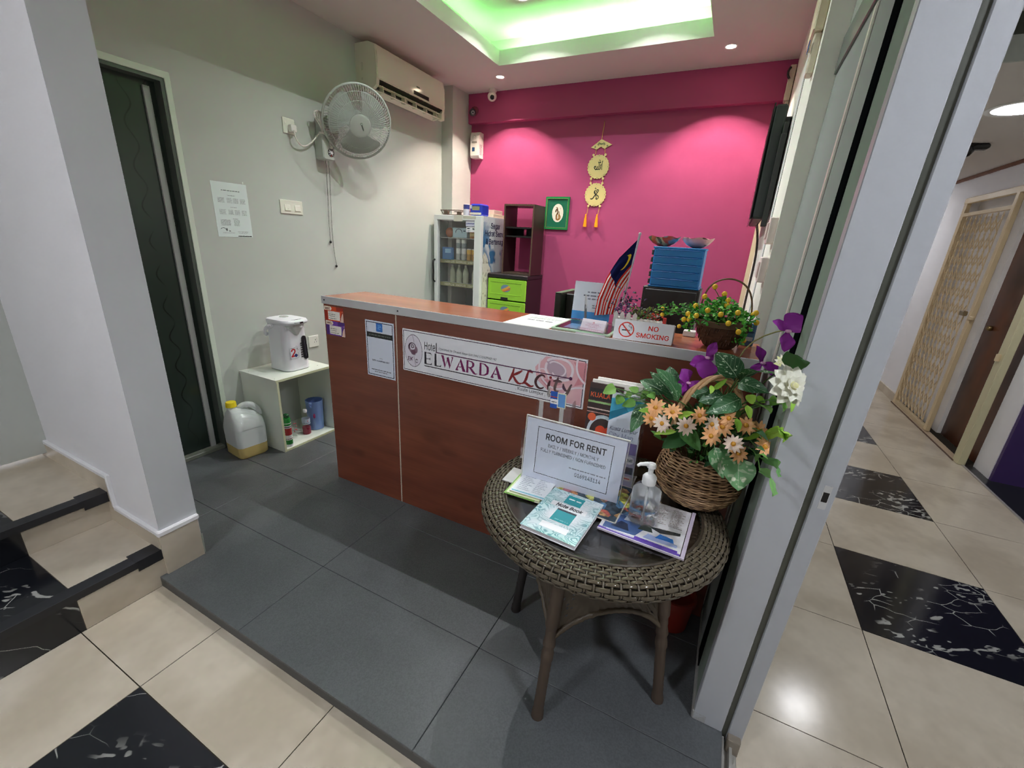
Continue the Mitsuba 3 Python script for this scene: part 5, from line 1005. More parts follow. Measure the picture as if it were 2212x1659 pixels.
put(k + '__sticker', [(box(-.478, -.372, fy0 + .014, fy0 + .018, 1.530, 1.585), K(206, 212, 232)), (box(-.470, -.380, fy0 + .013, fy0 + .014, 1.552, 1.557), K(70, 80, 150)), (box(-.472, -.378, fy0 + .013, fy0 + .0139, 1.566, 1.576), K(230, 232, 240)), (box(-.470, -.372, fy0 + .014, fy0 + .018, 1.478, 1.524), K(226, 230, 232)), (box(-.460, -.430, fy0 + .013, fy0 + .014, 1.505, 1.515), K(60, 70, 80)), (box(-.400, -.380, fy0 + .013, fy0 + .014, 1.500, 1.515), K(80, 90, 96)), (box(-.458, -.425, fy0 + .013, fy0 + .014, 1.487, 1.492), K(90, 100, 106))], 'satin', False)
for z in (1.205, .975, .70):
    put(k + '__shelf', [(box(fx0 + .034, fx1 - .034, fy0 + .07, fy1 - .04, z - .008, z), K(150, 156, 150)), (box(fx0 + .034, fx1 - .034, fy0 + .062, fy0 + .07, z - .035, z + .002), K(126, 126, 88))], 'satin', False)
    put(k + '__shelf_strip', [(moved(text('100PLUS   100PLUS   100PLUS', .018, .09, 0, width=.40, bold=True, h=0), frame([fx0, fy0 + .0615, z - .026], [1, 0, 0], [0, 0, 1])), K(196, 196, 176))], 'satin', False)
put(k + '__shelf', [(box(fx0 + .034, fx1 - .034, fy0 + .07, fy1 - .04, 1.412, 1.42), K(150, 156, 150))], 'satin', False)

def can(x, y, z, c1, c2, lbl, h_=.115, r=.026, group=None, name='drink_can'):
    kk = thing(name, lbl, 'can', group)
    put(kk + '__body', [(lathe([(0, 0), (r * .8, 0), (r, .006), (r, h_ * .55)], 18, (x, y, z)), c1), (lathe([(r, h_ * .55), (r, h_ - .008)], 18, (x, y, z)), c2)], 'gloss', 40)
    put(kk + '__top', [(lathe([(r, h_ - .008), (r * .85, h_), (r * .8, h_ - .002), (0, h_ - .002)], 18, (x, y, z)), K(190, 194, 194))], 'gloss', 40)
SV, GD = K(206, 210, 206), K(190, 150, 50)
gcn = 'silver cans standing in the fridge'
for x, w in ((-.62, 'left'), (-.555, 'right')): can(x, 2.21, 1.2055, K(150, 156, 150), SV, w + ' one of two pale silver cans standing on the middle fridge shelf', group=gcn)
for x, w in ((-.49, 'left'), (-.43, 'right')): can(x, 2.21, 1.2055, K(150, 110, 40), GD, w + ' one of two gold cans on the middle fridge shelf', group='gold cans standing in the fridge')
for x, w in ((-.62, 'left'), (-.555, 'right')): can(x, 2.21, 1.321, K(120, 130, 136), SV, w + ' one of two silver cans stacked on other cans in the fridge', group=gcn, h_=.09)
gbt = 'pale bottles on the lower fridge shelf'
for x, w in ((-.70, 'leftmost'), (-.62, 'second from left'), (-.54, 'third from left'), (-.43, 'rightmost')):
    kk = thing('drink_bottle', 'pale frosted drink bottle on the lower fridge shelf, ' + w + ' of four', 'bottle', gbt)
    put(kk + '__body', [(lathe([(0, 0), (.030, 0), (.032, .01), (.032, .10), (.022, .14), (.013, .158), (.013, .17)], 18, (x, 2.23, .9755)), K(150, 156, 136))], 'gloss', 40)
    put(kk + '__cap', [(lathe([(.0145, .165), (.0145, .182), (0, .182)], 14, (x, 2.23, .9755)), K(176, 180, 170))], 'satin', 40)
k = thing('ice_cream_box', 'pale blue box with a dark ring mark on the top fridge shelf', 'box')
MI = frame([-.665, 2.165, 1.4215], [1, 0, .0], [0, .0, 1])
put(k + '__box', [(box(-.665, -.495, 2.166, 2.30, 1.4205, 1.515, .004), K(150, 178, 190))], 'satin', 20)
put(k + '__print', [(moved(poly(ring(.075, .050, .028, .034, 1.2).difference(sg.box(.02, .0, .13, .045)), .0004), MI), K(40, 60, 80)), (moved(scribble(.128, .160, .058, .012, seed=4), MI), K(60, 80, 96))], 'satin', False)
k = thing('food_pack', 'orange snack pack at the left of the top fridge shelf', 'food pack')
put(k + '__pack', [(ball((-.735, 2.22, 1.468), .05, 10, (.95, .6, .95)), K(150, 84, 48), True)], 'gloss', True)
k = thing('food_pack', 'orange brown jar at the right of the top fridge shelf', 'food pack')
put(k + '__jar', [(lathe([(0, 0), (.045, 0), (.048, .01), (.048, .075), (.04, .09), (0, .092)], 20, (-.435, 2.21, 1.4205)), K(160, 104, 40))], 'gloss', 40)
put(k + '__label', [(lathe([(.0484, .02), (.0484, .05)], 20, (-.435, 2.21, 1.4205)), K(196, 176, 120))], 'satin', 40)
k = thing('drink_carton', 'blue carton lying in front of the cans in the fridge', 'carton')
put(k + '__carton', [(box(-.775, -.66, 2.145, 2.19, 1.206, 1.325, .003), K(40, 92, 140))], 'gloss', 20)
put(k + '__print', [(box(-.74, -.67, 2.1445, 2.145, 1.27, 1.31), K(120, 160, 190))], 'gloss', False)

# on top of the fridge
zt = fz1 + .0005
k = thing('wire_tray', 'dark brown wire tray on the left of the fridge top', 'tray')
t0, t1, u0, u1 = -.79, -.555, 2.14, 2.34
loop = lambda z, i: [(t0 + i, u0 + i, z), (t1 - i, u0 + i, z), (t1 - i, u1 - i, z), (t0 + i, u1 - i, z), (t0 + i, u0 + i, z)]
put(k + '__frame', [(join([tube(loop(zt + .045, 0), .004, 6), tube(loop(zt + .004, .02), .004, 6)] + [tube([(x, y, zt + .004), (x2, y2, zt + .045)], .0035, 5) for (x, y), (x2, y2) in (((t0 + .02, u0 + .02), (t0, u0)), ((t1 - .02, u0 + .02), (t1, u0)), ((t1 - .02, u1 - .02), (t1, u1)), ((t0 + .02, u1 - .02), (t0, u1)))]), K(62, 50, 40))], 'satin', 30)
put(k + '__corner_block', [(join([box(t0 + .02, t0 + .07, u0 + .02, u0 + .05, zt + .002, zt + .04, .004), box(t1 - .06, t1 - .02, u0 + .02, u0 + .05, zt + .002, zt + .038, .004)]), K(76, 62, 50))], 'satin', 20)
can(-.505, 2.165, zt, K(206, 208, 216), K(60, 66, 130), 'white and blue drink can on the fridge top beside the blue pack', .105, .030)
k = thing('can_pack', 'blue shrink wrapped pack of cans on the fridge top', 'pack of cans')
put(k + '__wrap', [(rbox(-.462, -.325, 2.15, 2.30, zt, zt + .108, .025, 4, .012), K(44, 58, 168))], 'gloss', 40)
put(k + '__print', [(box(-.43, -.35, 2.1485, 2.15, zt + .05, zt + .085), K(150, 150, 110)), (box(-.455, -.435, 2.1485, 2.15, zt + .065, zt + .095), K(210, 214, 230)), (box(-.455, -.33, 2.149, 2.15, zt + .010, zt + .03), K(220, 214, 200))], 'gloss', False)
for i, (x0, x1, a, b, z0, z1, c) in enumerate(((-.31, -.30, 2.20, 2.5, 0, .05, K(220, 210, 190)), (-.52, -.315, 2.36, 2.60, 0, .035, K(222, 206, 178)), (-.50, -.33, 2.40, 2.58, .036, .075, K(226, 200, 184)))):
    if i == 0: continue
    kk = thing('paper_box', 'flat cream carton at the back of the fridge top' + (', upper one of two' if i == 2 else ', lower one of two'), 'box')
    put(kk, [(box(x0, x1, a, b, zt + z0, zt + z1, .002), c)], 'satin', 20) if False else put(kk + '__carton', [(box(x0, x1, a, b, zt + z0, zt + z1, .002), c)], 'satin', 20)

# drawer cabinet and shelf unit
k = thing('drawer_cabinet', 'black plastic cabinet with lime green drawers beside the fridge', 'drawer cabinet')
cx0, cx1, cy0, cy1 = -.290, .155, 2.252, 2.62
BK = K(28, 24, 28)
LG = K(150, 208, 58)
put(k + '__top', [(box(cx0, cx1, cy0 - .012, cy1, 1.062, 1.105, .008), BK)], 'satin', 20)
put(k + '__body', [(join([box(cx0 + .004, cx0 + .02, cy0, cy1, 0, 1.062), box(cx1 - .022, cx1 - .006, cy0, cy1, 0, 1.062), box(cx0 + .004, cx1 - .006, cy1 - .01, cy1, 0, 1.062), box(cx0 + .01, cx1 - .01, cy0 + .02, cy1, 0, .03)]), K(40, 26, 32))], 'satin', False)
for i, z1 in enumerate((1.058, .842, .626, .410)):
    z0 = z1 - .205; dk = k + '__drawer'
    w0, w1 = cx0 + .008, cx1 - .010
    dk = put(dk, [(box(w0, w1, cy0 - .010, cy0 + .02, z0, z1, .006), LG), (join([box(w0 + .03, w1 - .05, cy0 - .0125, cy0 - .009, z0 + .052, z0 + .057, .001), box(w0 + .03, w0 + .034, cy0 - .0125, cy0 - .009, z0 + .052, z0 + .165, .001), box(w1 - .054, w1 - .05, cy0 - .0125, cy0 - .009, z0 + .052, z0 + .165, .001)]), LG * 1.1), (box(w0 + .03, w1 - .05, cy0 - .0115, cy0 - .009, z0 + .165, z0 + .172), LG * .55)], 'satin', 20)
    put(dk + '__handle_cutout', [(box(w0 + .15, w0 + .235, cy0 - .012, cy0 + .0, z0 - .004, z0 + .028, .004), K(22, 24, 22))], 'satin', 20)
    cxx, czz = w0 + .205, z0 + .115
    MD = frame([cxx, cy0 - .0105, czz], [1, 0, 0], [0, 0, 1])
    put(dk + '__round_sticker', [(moved(poly(sa.scale(sg.Point(0, 0).buffer(.05), 1.05, .72), .0005), MD), K(110, 140, 160)), (moved(poly(sa.scale(sg.Point(0, 0).buffer(.05), 1.05, .72).intersection(stroke([(-.06, -.03), (.0, -.005), (.06, .03)], .022)), .0004, .0006), MD), K(226, 166, 70)), (moved(poly(sa.scale(sg.Point(0, 0).buffer(.05), 1.05, .72).intersection(stroke([(-.06, -.045), (.0, -.02), (.06, .0)], .014)), .0004, .0006), MD), K(206, 110, 60))], 'satin', False)

k = thing('shelf_unit', 'dark brown open backed shelf unit standing on the green drawer cabinet', 'shelf')
s0, s1, q0, q1, zz0, zz1 = -.162, .155, 2.30, 2.56, 1.1055, 1.752
DB, DE = K(46, 26, 26), K(88, 66, 54)
put(k + '__side_panel', [(box(s0, s0 + .014, q0, q1, zz0, zz1), DB)], 'satin', False)
put(k + '__side_panel', [(box(s1 - .014, s1, q0, q1, zz0, zz1), DB)], 'satin', False)
put(k + '__top_panel', [(box(s0 + .014, s1 - .014, q0, q1, zz1 - .016, zz1), DB)], 'satin', False)
put(k + '__bottom_panel', [(box(s0 + .014, s1 - .014, q0, q1, zz0 + .0, zz0 + .016), K(70, 56, 48))], 'satin', False)
put(k + '__middle_shelf', [(box(s0 + .014, s1 - .014, q0 + .02, q1, 1.535, 1.55), K(20, 16, 18))], 'satin', False)
put(k + '__middle_shelf', [(box(s0 + .014, s1 - .014, q0 + .02, q1, 1.455, 1.47), K(20, 16, 18))], 'satin', False)
put(k + '__rear_panel', [(join([box(s0 + .014, s0 + .10, q1 - .008, q1, 1.47, 1.535), box(s0 + .13, s1 - .014, q1 - .008, q1, 1.47, 1.535)]), K(22, 18, 20))], 'satin', False)
put(k + '__front_edge', [(join([box(s0, s0 + .014, q0 - .001, q0, zz0, zz1), box(s1 - .014, s1, q0 - .001, q0, zz0, zz1), box(s0 + .014, s1 - .014, q0 - .001, q0, zz1 - .016, zz1)]), DE)], 'satin', False)

# hung on the pink wall
def on_back(x, z, y=YB): return frame([x, y - .0005, z], [1, 0, 0], [0, 0, 1])
k = thing('picture_frame', 'green framed picture with a white oval on the pink wall', 'picture')
M = on_back(.128, 1.552); w, h_ = .246, .300; GN = K(34, 128, 70)
put(k + '__frame', [(moved(poly(sg.box(0, 0, w, h_).difference(sg.box(.013, .015, w - .013, h_ - .015)), .016), M), GN), (moved(poly(sg.box(.013, .015, w - .013, h_ - .015).difference(sg.box(.017, .019, w - .017, h_ - .019)), .018), M), K(120, 150, 90))], 'gloss', False)
put(k + '__mat', [(moved(rect(.01, w - .01, .01, h_ - .01, .006), M), K(20, 104, 76))], 'satin', False)
put(k + '__oval', [(moved(poly(sa.scale(sg.Point(.130, .152).buffer(.082), .72, 1.03), .0006, .0062), M), K(236, 232, 214))], 'satin', False)
pm = [(poly(stroke(p_, w_, 14), .0004, .007), c_) for p_, w_, c_ in (([(.110, .165), (.120, .185), (.132, .165), (.126, .140)], .012, K(80, 54, 24)), ([(.115, .13), (.128, .155), (.122, .20)], .009, K(112, 76, 36)), ([(.120, .100), (.135, .09), (.155, .105), (.150, .13)], .014, K(150, 104, 50)), ([(.118, .105), (.122, .14)], .014, K(134, 90, 40)), ([(.150, .13), (.146, .165)], .006, K(140, 96, 50)), ([(.140, .10), (.142, .14)], .008, K(176, 126, 60)), ([(.155, .19), (.158, .195), (.156, .198)], .004, K(120, 80, 40)), ([(.112, .20), (.116, .205), (.118, .203)], .004, K(120, 80, 40)))]
put(k + '__motif', [(moved(m, M), c) for m, c in pm], 'satin', False)
put(k + '__pane', pane(M, w - .02, h_ - .02, .012), 'acrylic', False)

k = thing('wall_hanging', 'cream calligraphy hanging with two discs and orange tassels on the pink wall', 'wall hanging')
CRM = K(204, 186, 124)
W0 = on_back(0, 0)
def scal(cx, cz, r, n=24): return sg.Polygon([(cx + (r * (1 + .035 * math.cos(n * a))) * math.cos(a), cz + (r * (1 + .035 * math.cos(n * a))) * math.sin(a)) for a in np.linspace(0, 2 * PI, 240, endpoint=False)])
hat = P((.532, 2.268), (.626, 2.334), (.727, 2.287), (.672, 2.262), (.665, 2.252), (.625, 2.272), (.585, 2.250), (.570, 2.258))
put(k + '__top_plaque', [(moved(poly(hat, .006, .004), W0), CRM)], 'satin', False)
put(k + '__top_script', [(moved(poly(stroke([(.596, 2.290), (.61, 2.302), (.628, 2.290), (.645, 2.300), (.66, 2.288)], .008, 20), .0005, .0103), W0), K(110, 112, 70)), (moved(poly(stroke([(.60, 2.283), (.63, 2.300), (.655, 2.283)], .004, 14), .0005, .0106), W0), K(96, 100, 60)), (moved(poly(sg.Point(.572, 2.272).buffer(.008), .0005, .0103), W0), K(120, 124, 80)), (moved(poly(sg.Point(.685, 2.278).buffer(.008), .0005, .0103), W0), K(120, 124, 80))], 'satin', False)
for cz in (2.108, 1.872):
    ear = unary_union([sg.Point(.620 + sx * .056, cz + sz * .098).buffer(.011, quad_segs=4) for sx in (-1, 1) for sz in (-1, 1)])
    dk = put(k + '__disc', [(moved(poly(unary_union([scal(.620, cz, .100), ear]), .006, .004), W0), CRM), (moved(poly(ring(.620, cz, .086, .0875), .0005, .0102), W0), CRM * .8)], 'satin', False)
    put(dk + '__rim_dot', [(moved(poly(unary_union([sg.Point(.620 + .092 * math.cos(a), cz + .092 * math.sin(a)).buffer(.003, quad_segs=3) for a in np.linspace(0, 2 * PI, 8, endpoint=False)]), .0005, .0103), W0), K(70, 64, 30))], 'satin', False)
IK = K(34, 34, 26)
def sc(x, z, L, s): return [(x + a * s, z + b * s) for a, b in L]
s1_ = [([(.50, .62), (.46, .1), (.48, -.30)], .006), ([(.34, .22), (.30, -.15), (.24, -.28), (.12, -.26)], .007), ([(.14, .30), (.12, -.1), (.04, -.28), (-.10, -.26)], .007), ([(-.08, .05), (-.12, -.2), (-.22, -.30), (-.34, -.22), (-.42, .0), (-.34, .06), (-.28, -.06)], .008), ([(.02, .52), (.10, .40), (.18, .52), (.24, .42), (.30, .55)], .006), ([(.10, .72), (.24, .66)], .005)]
put(k + '__disc__script', [(moved(poly(unary_union([stroke(sc(.618, 2.108, L, .078), w_, 20 if len(L) > 2 else 0) for L, w_ in s1_]), .0006, .0104), W0), IK)], 'satin', False)
s2_ = [([(.36, .42), (.22, .52), (.14, .38), (.26, .26), (.34, .36), (.20, .16), (.04, .06)], .007), ([(.0, .46), (-.10, .22), (.10, .02), (.34, -.10), (.42, -.28)], .008), ([(.12, .0), (-.10, -.20), (-.30, -.44), (-.46, -.42)], .009), ([(-.04, .30), (.14, -.16), (.26, -.50)], .007), ([(-.08, .62), (.0, .70), (.06, .60)], .005), ([(.42, -.28), (.28, -.46), (.12, -.42)], .006)]
put(k + '__disc_001__script', [(moved(poly(unary_union([stroke(sc(.618, 1.872, L, .082), w_, 20 if len(L) > 2 else 0) for L, w_ in s2_]), .0006, .0104), W0), IK)], 'satin', False)
TS = K(226, 150, 40)
cords = [[(.632, 2.470), (.634, 2.44), (.628, 2.39), (.626, 2.333)], [(.586, 2.250), (.582, 2.215)], [(.665, 2.252), (.668, 2.215)], [(.565, 2.01), (.563, 1.97)], [(.676, 2.01), (.676, 1.97)], [(.564, 1.772), (.556, 1.70)], [(.675, 1.772), (.664, 1.70)]]
put(k + '__cord', [(tube([(x, YB - .006, z) for x, z in c_], .0025, 6), K(206, 170, 90), True) for c_ in cords], 'satin', True)
for x in (.552, .662): 
    put(k + '__tassel', [(lathe([(.003, .0), (.007, -.004), (.008, -.012), (.006, -.016), (.010, -.03), (.018, -.115), (.0, -.117)], 14, (x, YB - .021, 1.702)), TS)], 'matte', 40)
k = thing('hook', 'small nail holding the calligraphy hanging under the beam', 'nail')
put(k + '__nail', [(tube([(.632, YB + .002, 2.474), (.632, YB - .014, 2.476)], .003, 8), K(150, 120, 70))], 'satin', 40)

k = thing('air_freshener', 'white automatic air freshener box at the left of the pink wall', 'air freshener')
ax0, ax1 = -.722, -.620
put(k + '__housing', [(loft([np.array([(ax0, YB, z), (ax1 + .0, YB, z), (ax1, YB - d_, z), (ax0, YB - d_, z)])[::-1] for z, d_ in ((2.205, .075), (2.225, .088), (2.40, .088), (2.437, .070))]), K(228, 224, 214))], 'satin', 20)
MA = frame([ax0, YB - .0885, 2.225], [1, 0, 0], [0, 0, 1])
put(k + '__button', [(moved(rect(.024, .052, .040, .074, .002), MA), K(40, 80, 120)), (moved(poly(sg.box(.022, .038, .054, .076).difference(sg.box(.024, .040, .052, .074)), .001), MA), K(150, 150, 148))], 'satin', False)
put(k + '__window', [(moved(rect(.018, .078, .112, .130, .0008), MA), K(150, 146, 136)), (moved(poly(stroke([(.030, .150), (.042, .182), (.056, .182), (.064, .150)], .003, 10), .0006), MA), K(160, 156, 148))], 'satin', False)
put(k + '__side_grille', [(join([box(ax1, ax1 + .0008, YB - .072, YB - .030, 2.235 + i * .012, 2.241 + i * .012) for i in range(8)]), K(150, 140, 140))], 'satin', False)

k = thing('dome_camera', 'small white ball camera hanging under the ceiling before the pink beam', 'security camera')
put(k + '__mount', [(lathe([(0, 0), (.038, 0), (.038, -.02), (.030, -.028), (0, -.028)], 24, (-.455, 2.51, ZC)), K(226, 220, 210))], 'satin', 40)
put(k + '__ball', [(ball((-.455, 2.50, ZC - .062), .043, 12), K(230, 224, 214), True)], 'satin', True)
put(k + '__lens', [(moved(lathe([(0, .0445), (.010, .0440), (.020, .0395), (.021, .036)], 20), frame([-.455, 2.50, ZC - .062], [.85, .53, 0], [.2, -.35, .85])), K(22, 20, 22))], 'gloss', 40)
k = thing('dome_camera', 'dark ball camera on the pink beam at its left end', 'security camera')
c = (-.690, 2.545, 2.605)
put(k + '__mount', [(moved(lathe([(0, .0), (.040, .0), (.040, .012), (.030, .020), (0, .02)], 24), frame([c[0], 2.5748, c[2] + .02], [1, 0, 0], [0, 0, 1])), K(110, 44, 62))], 'satin', 40)
put(k + '__ball', [(ball((c[0], c[1] - .012, c[2]), .034, 12), K(58, 54, 60), True)], 'satin', True)
put(k + '__lens', [(moved(lathe([(0, .036), (.010, .0345), (.017, .030), (.0175, .026)], 20), frame([c[0], c[1] - .012, c[2]], [.8, .6, 0], [.1, -.2, .9])), K(150, 150, 160)), (moved(lathe([(0, .0366), (.008, .0356), (.0085, .034)], 20), frame([c[0], c[1] - .012, c[2]], [.8, .6, 0], [.1, -.2, .9])), K(20, 22, 28))], 'gloss', 40)

# ================================================================== right wall
k = thing('television', 'large black flat television mounted on the cream right wall', 'television')
tv = lambda m: shift(m, -.006)
put(k + '__housing', [(tv(rbox(1.950, 2.016, 1.52, 2.38, 1.625, 2.225, .012, 4, .012)), K(26, 34, 32))], 'satin', 30)
put(k + '__screen_bezel', [(tv(box(1.944, 1.951, 1.515, 2.385, 1.622, 2.232, .003)), K(12, 12, 14))], 'gloss', 20)
put(k + '__bezel_trim', [(tv(box(1.940, 1.945, 1.514, 1.522, 1.62, 2.20)), K(70, 50, 54))], 'gloss', False)
put(k + '__rear_bulge', [(tv(rbox(2.014, 2.034, 1.56, 2.32, 1.68, 2.17, .02, 4, .008)), K(20, 22, 22))], 'satin', 30)
put(k + '__wall_bracket', [(join([box(2.000, 2.029, 1.44, 1.512, 1.58, 2.06, .004), box(2.005, 2.029, 1.46, 1.512, 2.05, 2.12, .004)]), K(18, 20, 20))], 'satin', 20)
for i, (y, yb_) in enumerate(((1.99, 2.06), (1.80, 1.84))):
    k = thing('cable', 'black cable hanging down the cream wall below the television, ' + ('farther' if i == 0 else 'nearer') + ' one', 'cable')
    put(k + '__wire', [(tube(spline([(1.990, y, 1.615), (2.018, y + .01, 1.50), (2.028, y + .02, 1.2), (2.030, yb_, .9), (2.030, yb_ + .02, .5)], 24), .0036, 7), K(34, 30, 28), True)], 'satin', True)
for i, (y, z, l_) in enumerate(((.70, 1.518, 'upper'), (.69, 1.352, 'lower'))):
    k = thing('light_switch', f'{l_} of two white switch boxes on the cream wall beside the partition', 'light switch')
    xx = 2.036 + .002 * z
    put(k + '__plate', [(rbox(xx - .030, xx + .001, y - .025, y + .11, z - .05, z + .06, .006, 3, .004), K(226, 216, 208))], 'satin', 30)
    put(k + '__rocker', [(join([box(xx - .038, xx - .030, y - .005, y + .04, z - .03, z + .04, .003), box(xx - .036, xx - .030, y + .05, y + .095, z - .03, z + .04, .003)]), K(222, 204, 200))], 'satin', 20)
k = thing('trunking_box', 'cream cable trunking running down the corner beside the pink beam', 'cable trunking')
put(k + '__cover', [(box(1.998, 2.036, 2.50, 2.574, 2.50, 2.72, .004), K(206, 196, 176)), (box(2.012, 2.036, 2.52, 2.574, 2.20, 2.50, .004), K(210, 200, 182))], 'satin', 20)
put(k + '__cable', [(tube(spline([(2.0, 2.49, 2.70), (1.99, 2.48, 2.66), (2.005, 2.49, 2.63)], 10), .008, 7), K(26, 22, 24), True)], 'satin', True)
k = thing('trunking_box', 'cream junction box high on the cream wall beside the partition', 'junction box')
put(k + '__cover', [(box(2.005, 2.040, .72, .95, 2.26, 2.44, .005), K(196, 186, 160)), (box(2.015, 2.040, .74, .80, 2.12, 2.26, .004), K(206, 198, 178))], 'satin', 20)
put(k + '__terminal', [(box(2.003, 2.0055, .74, .78, 2.20, 2.235), K(40, 90, 150))], 'satin', False)

# ================================================================== corridor
k = thing('folding_gate', 'cream metal lattice gate standing in the corridor doorway', 'gate')
GC = K(206, 186, 150)
gx_ = 3.765
put(k + '__frame', [(box(gx_, gx_ + .03, 4.23, 4.29, ZF, 2.03), GC), (box(gx_ - .005, gx_ + .03, 3.345, 3.395, ZF + .02, 2.0, .004), GC * 1.05), (box(gx_ - .005, gx_ + .035, 2.66, 4.29, 1.985, 2.035, .003), GC), (box(gx_, gx_ + .03, 3.36, 4.23, ZF + .015, ZF + .05), GC * .85), (box(gx_, gx_ + .03, 3.38, 4.23, 1.87, 1.90), GC)], 'satin', 20)
put(k + '__frame', [(box(gx_ - .008, gx_ + .04, 2.655, 2.745, ZF, 2.03, .004), K(196, 190, 156))], 'satin', 20)
put(k + '__track', [(box(gx_ - .01, gx_ + .04, 2.72, 4.3, ZF, ZF + .014, .002), K(176, 156, 132)), (box(gx_ - .014, gx_ - .009, 2.72, 4.3, ZF, ZF + .01), K(86, 66, 52))], 'satin', 20)
for i in range(9):
    y = 3.50 + i * .092; put(k + '__upright', [(box(gx_ + .004, gx_ + .010, y - .007, y + .007, ZF + .06, 1.86), GC * .95)], 'satin', False)
for j in range(13):
    z0 = ZF + .08 + j * .14
    for i in range(8):
        y = 3.50 + i * .092
        put(k + '__lattice_bar', [(join([tube([(gx_ + .002, y, z0), (gx_ + .002, y + .092, z0 + .12)], .0042, 4, False, .5), tube([(gx_ + .012, y + .092, z0), (gx_ + .012, y, z0 + .12)], .0042, 4, False, .5)]), GC)], 'satin', False)
put(k + '__hasp', [(box(gx_ - .03, gx_, 3.42, 3.50, 1.02, 1.06, .004), K(120, 104, 76))], 'satin', 20)
put(k + '__latch', [(box(gx_ - .012, gx_ + .01, 3.30, 3.36, 1.00, 1.03, .003), GC)], 'satin', 20)
put(k + '__hinge_bolt', [(lathe([(0, .0), (.016, 0), (.016, .05), (0, .05)], 14, (gx_ - .016, 2.70, .78)), GC)], 'satin', 40)
struct('door_2', box(3.90, 3.94, 2.66, 3.42, ZF, 2.03), 'brown_door', False, label='dark brown wooden door behind the corridor gate')
put('door_2__knob', [(ball((3.885, 3.30, .95), .022, 8), K(150, 130, 90), True)], 'metal', True)
struct('door_3', [(box(3.87, 3.90, 3.42, 4.28, ZF, 2.03), K(234, 232, 230))], 'matte', False, 'pale panel seen through the lattice gate')
k = thing('dome_camera', 'black dome camera under the corridor ceiling', 'security camera')
put(k + '__base', [(lathe([(0, 0), (.07, 0), (.072, -.012), (.06, -.022), (0, -.022)], 28, (3.22, 2.92, 2.245)), K(26, 28, 28))], 'gloss', 40)
put(k + '__dome', [(lathe([(.058, -.02), (.056, -.045), (.040, -.072), (.018, -.086), (0, -.089)], 28, (3.22, 2.92, 2.245)), K(22, 24, 26))], 'gloss', 50)
put(k + '__arm', [(box(3.25, 3.34, 2.86, 2.93, 2.205, 2.244, .012), K(34, 36, 36))], 'satin', 20)

# ================================================================== plants
CR, CUP, CB = R_[0], -R_[1], -R_[2]   # directions used to turn blossoms towards the room's entrance
def leaf_mesh(base, tip, width, n0, nx=9, ny=7, fold=.18, droop=.10, shape=1.0, wavy=0.0, seed=0):
    """A leaf from base to tip: (vertices, faces, uv), broad below the middle, folded along its midrib and bent."""
    b, t = np.array(base, float), np.array(tip, float); d = t - b; L = np.linalg.norm(d); d /= L
    n = np.array(n0, float); n -= d * (n @ d); n /= np.linalg.norm(n); s = np.cross(n, d)
    V, U = [], []
    for i in range(nx):
        u = i / (nx - 1); w = width / 2 * (max(0, math.sin(PI * u ** (.62 * shape)))) ** .75
        for j in range(ny):
            v = j / (ny - 1) * 2 - 1
            h = fold * abs(v) * w + droop * L * math.sin(PI * u) + wavy * L * math.sin(u * 11 + v * 4 + seed) * abs(v)
            V.append(b + d * u * L + s * v * w + n * h); U.append((u, (v + 1) / 2))
    q = np.array([[i * ny + j, i * ny + j + 1, (i + 1) * ny + j + 1, (i + 1) * ny + j] for i in range(nx - 1) for j in range(ny - 1)])
    V = np.array(V); V[:, 0] = np.minimum(V[:, 0], 2.050 + .022 * V[:, 2])
    return V, np.vstack([q[:, [0, 1, 2]], q[:, [0, 2, 3]]]), np.array(U)
def clampx(p, m=2.056):
    p = np.array(p, float)
    if p[0] > m: p = CAM + (p - CAM) * ((m - CAM[0]) / (p[0] - CAM[0]))
    return p

fb_ = thing('flower_basket', 'tan wicker basket of artificial flowers and speckled leaves on the wicker table', 'flower basket')
bc = np.array([1.928, -.232]); bz = GT + .0045
bprof = lambda t: (.078 + .042 * math.sin(PI * min(1, t * 1.0) ** .85 * .98) ** .9 + .012 * t, bz + .005 + .165 * t)
rows = []
TA = [K(172, 138, 102), K(150, 118, 86), K(188, 154, 116), K(122, 94, 68)]
for i in range(38):
    t = i / 37; r, z = bprof(t); a = np.linspace(0, 2 * PI, 132, endpoint=False)
    rr_ = r + .0030 * np.sin(a * 15 + (i % 2) * PI) + .0012 * rng.normal(size=132).cumsum() * 0; zz_ = z + .0010 * np.sin(a * 3 + rng.uniform(0, 6)) + .0010 * np.sin(a * 7 + rng.uniform(0, 6))
    rows.append((tube(np.c_[bc[0] + rr_ * np.cos(a), bc[1] + rr_ * np.sin(a), zz_], .0024 + .0006 * rng.uniform(), 6, True), TA[rng.integers(4)] * rng.uniform(.85, 1.1), True))
put(fb_ + '__woven_body', rows, 'satin', True); lab(fb_ + '__woven_body', kind='stuff')
put(fb_ + '__inner_liner', [(lathe([(0, bz + .001), (.070, bz + .001), *[(bprof(t)[0] - .005, bprof(t)[1]) for t in np.linspace(0.05, 1, 10)], (.05, bz + .14), (0, bz + .14)], 36, (*bc, 0)), K(52, 38, 26))], 'matte', 40)
hp = spline([(bc[0] - .092, bc[1] - .03, bz + .15), (bc[0] - .088, bc[1] - .028, bz + .30), (bc[0] - .055, bc[1] - .015, bz + .37), (bc[0] + .01, bc[1], bz + .41), (bc[0] + .065, bc[1] + .015, bz + .36), (bc[0] + .092, bc[1] + .03, bz + .26), (bc[0] + .092, bc[1] + .03, bz + .15)], 90)
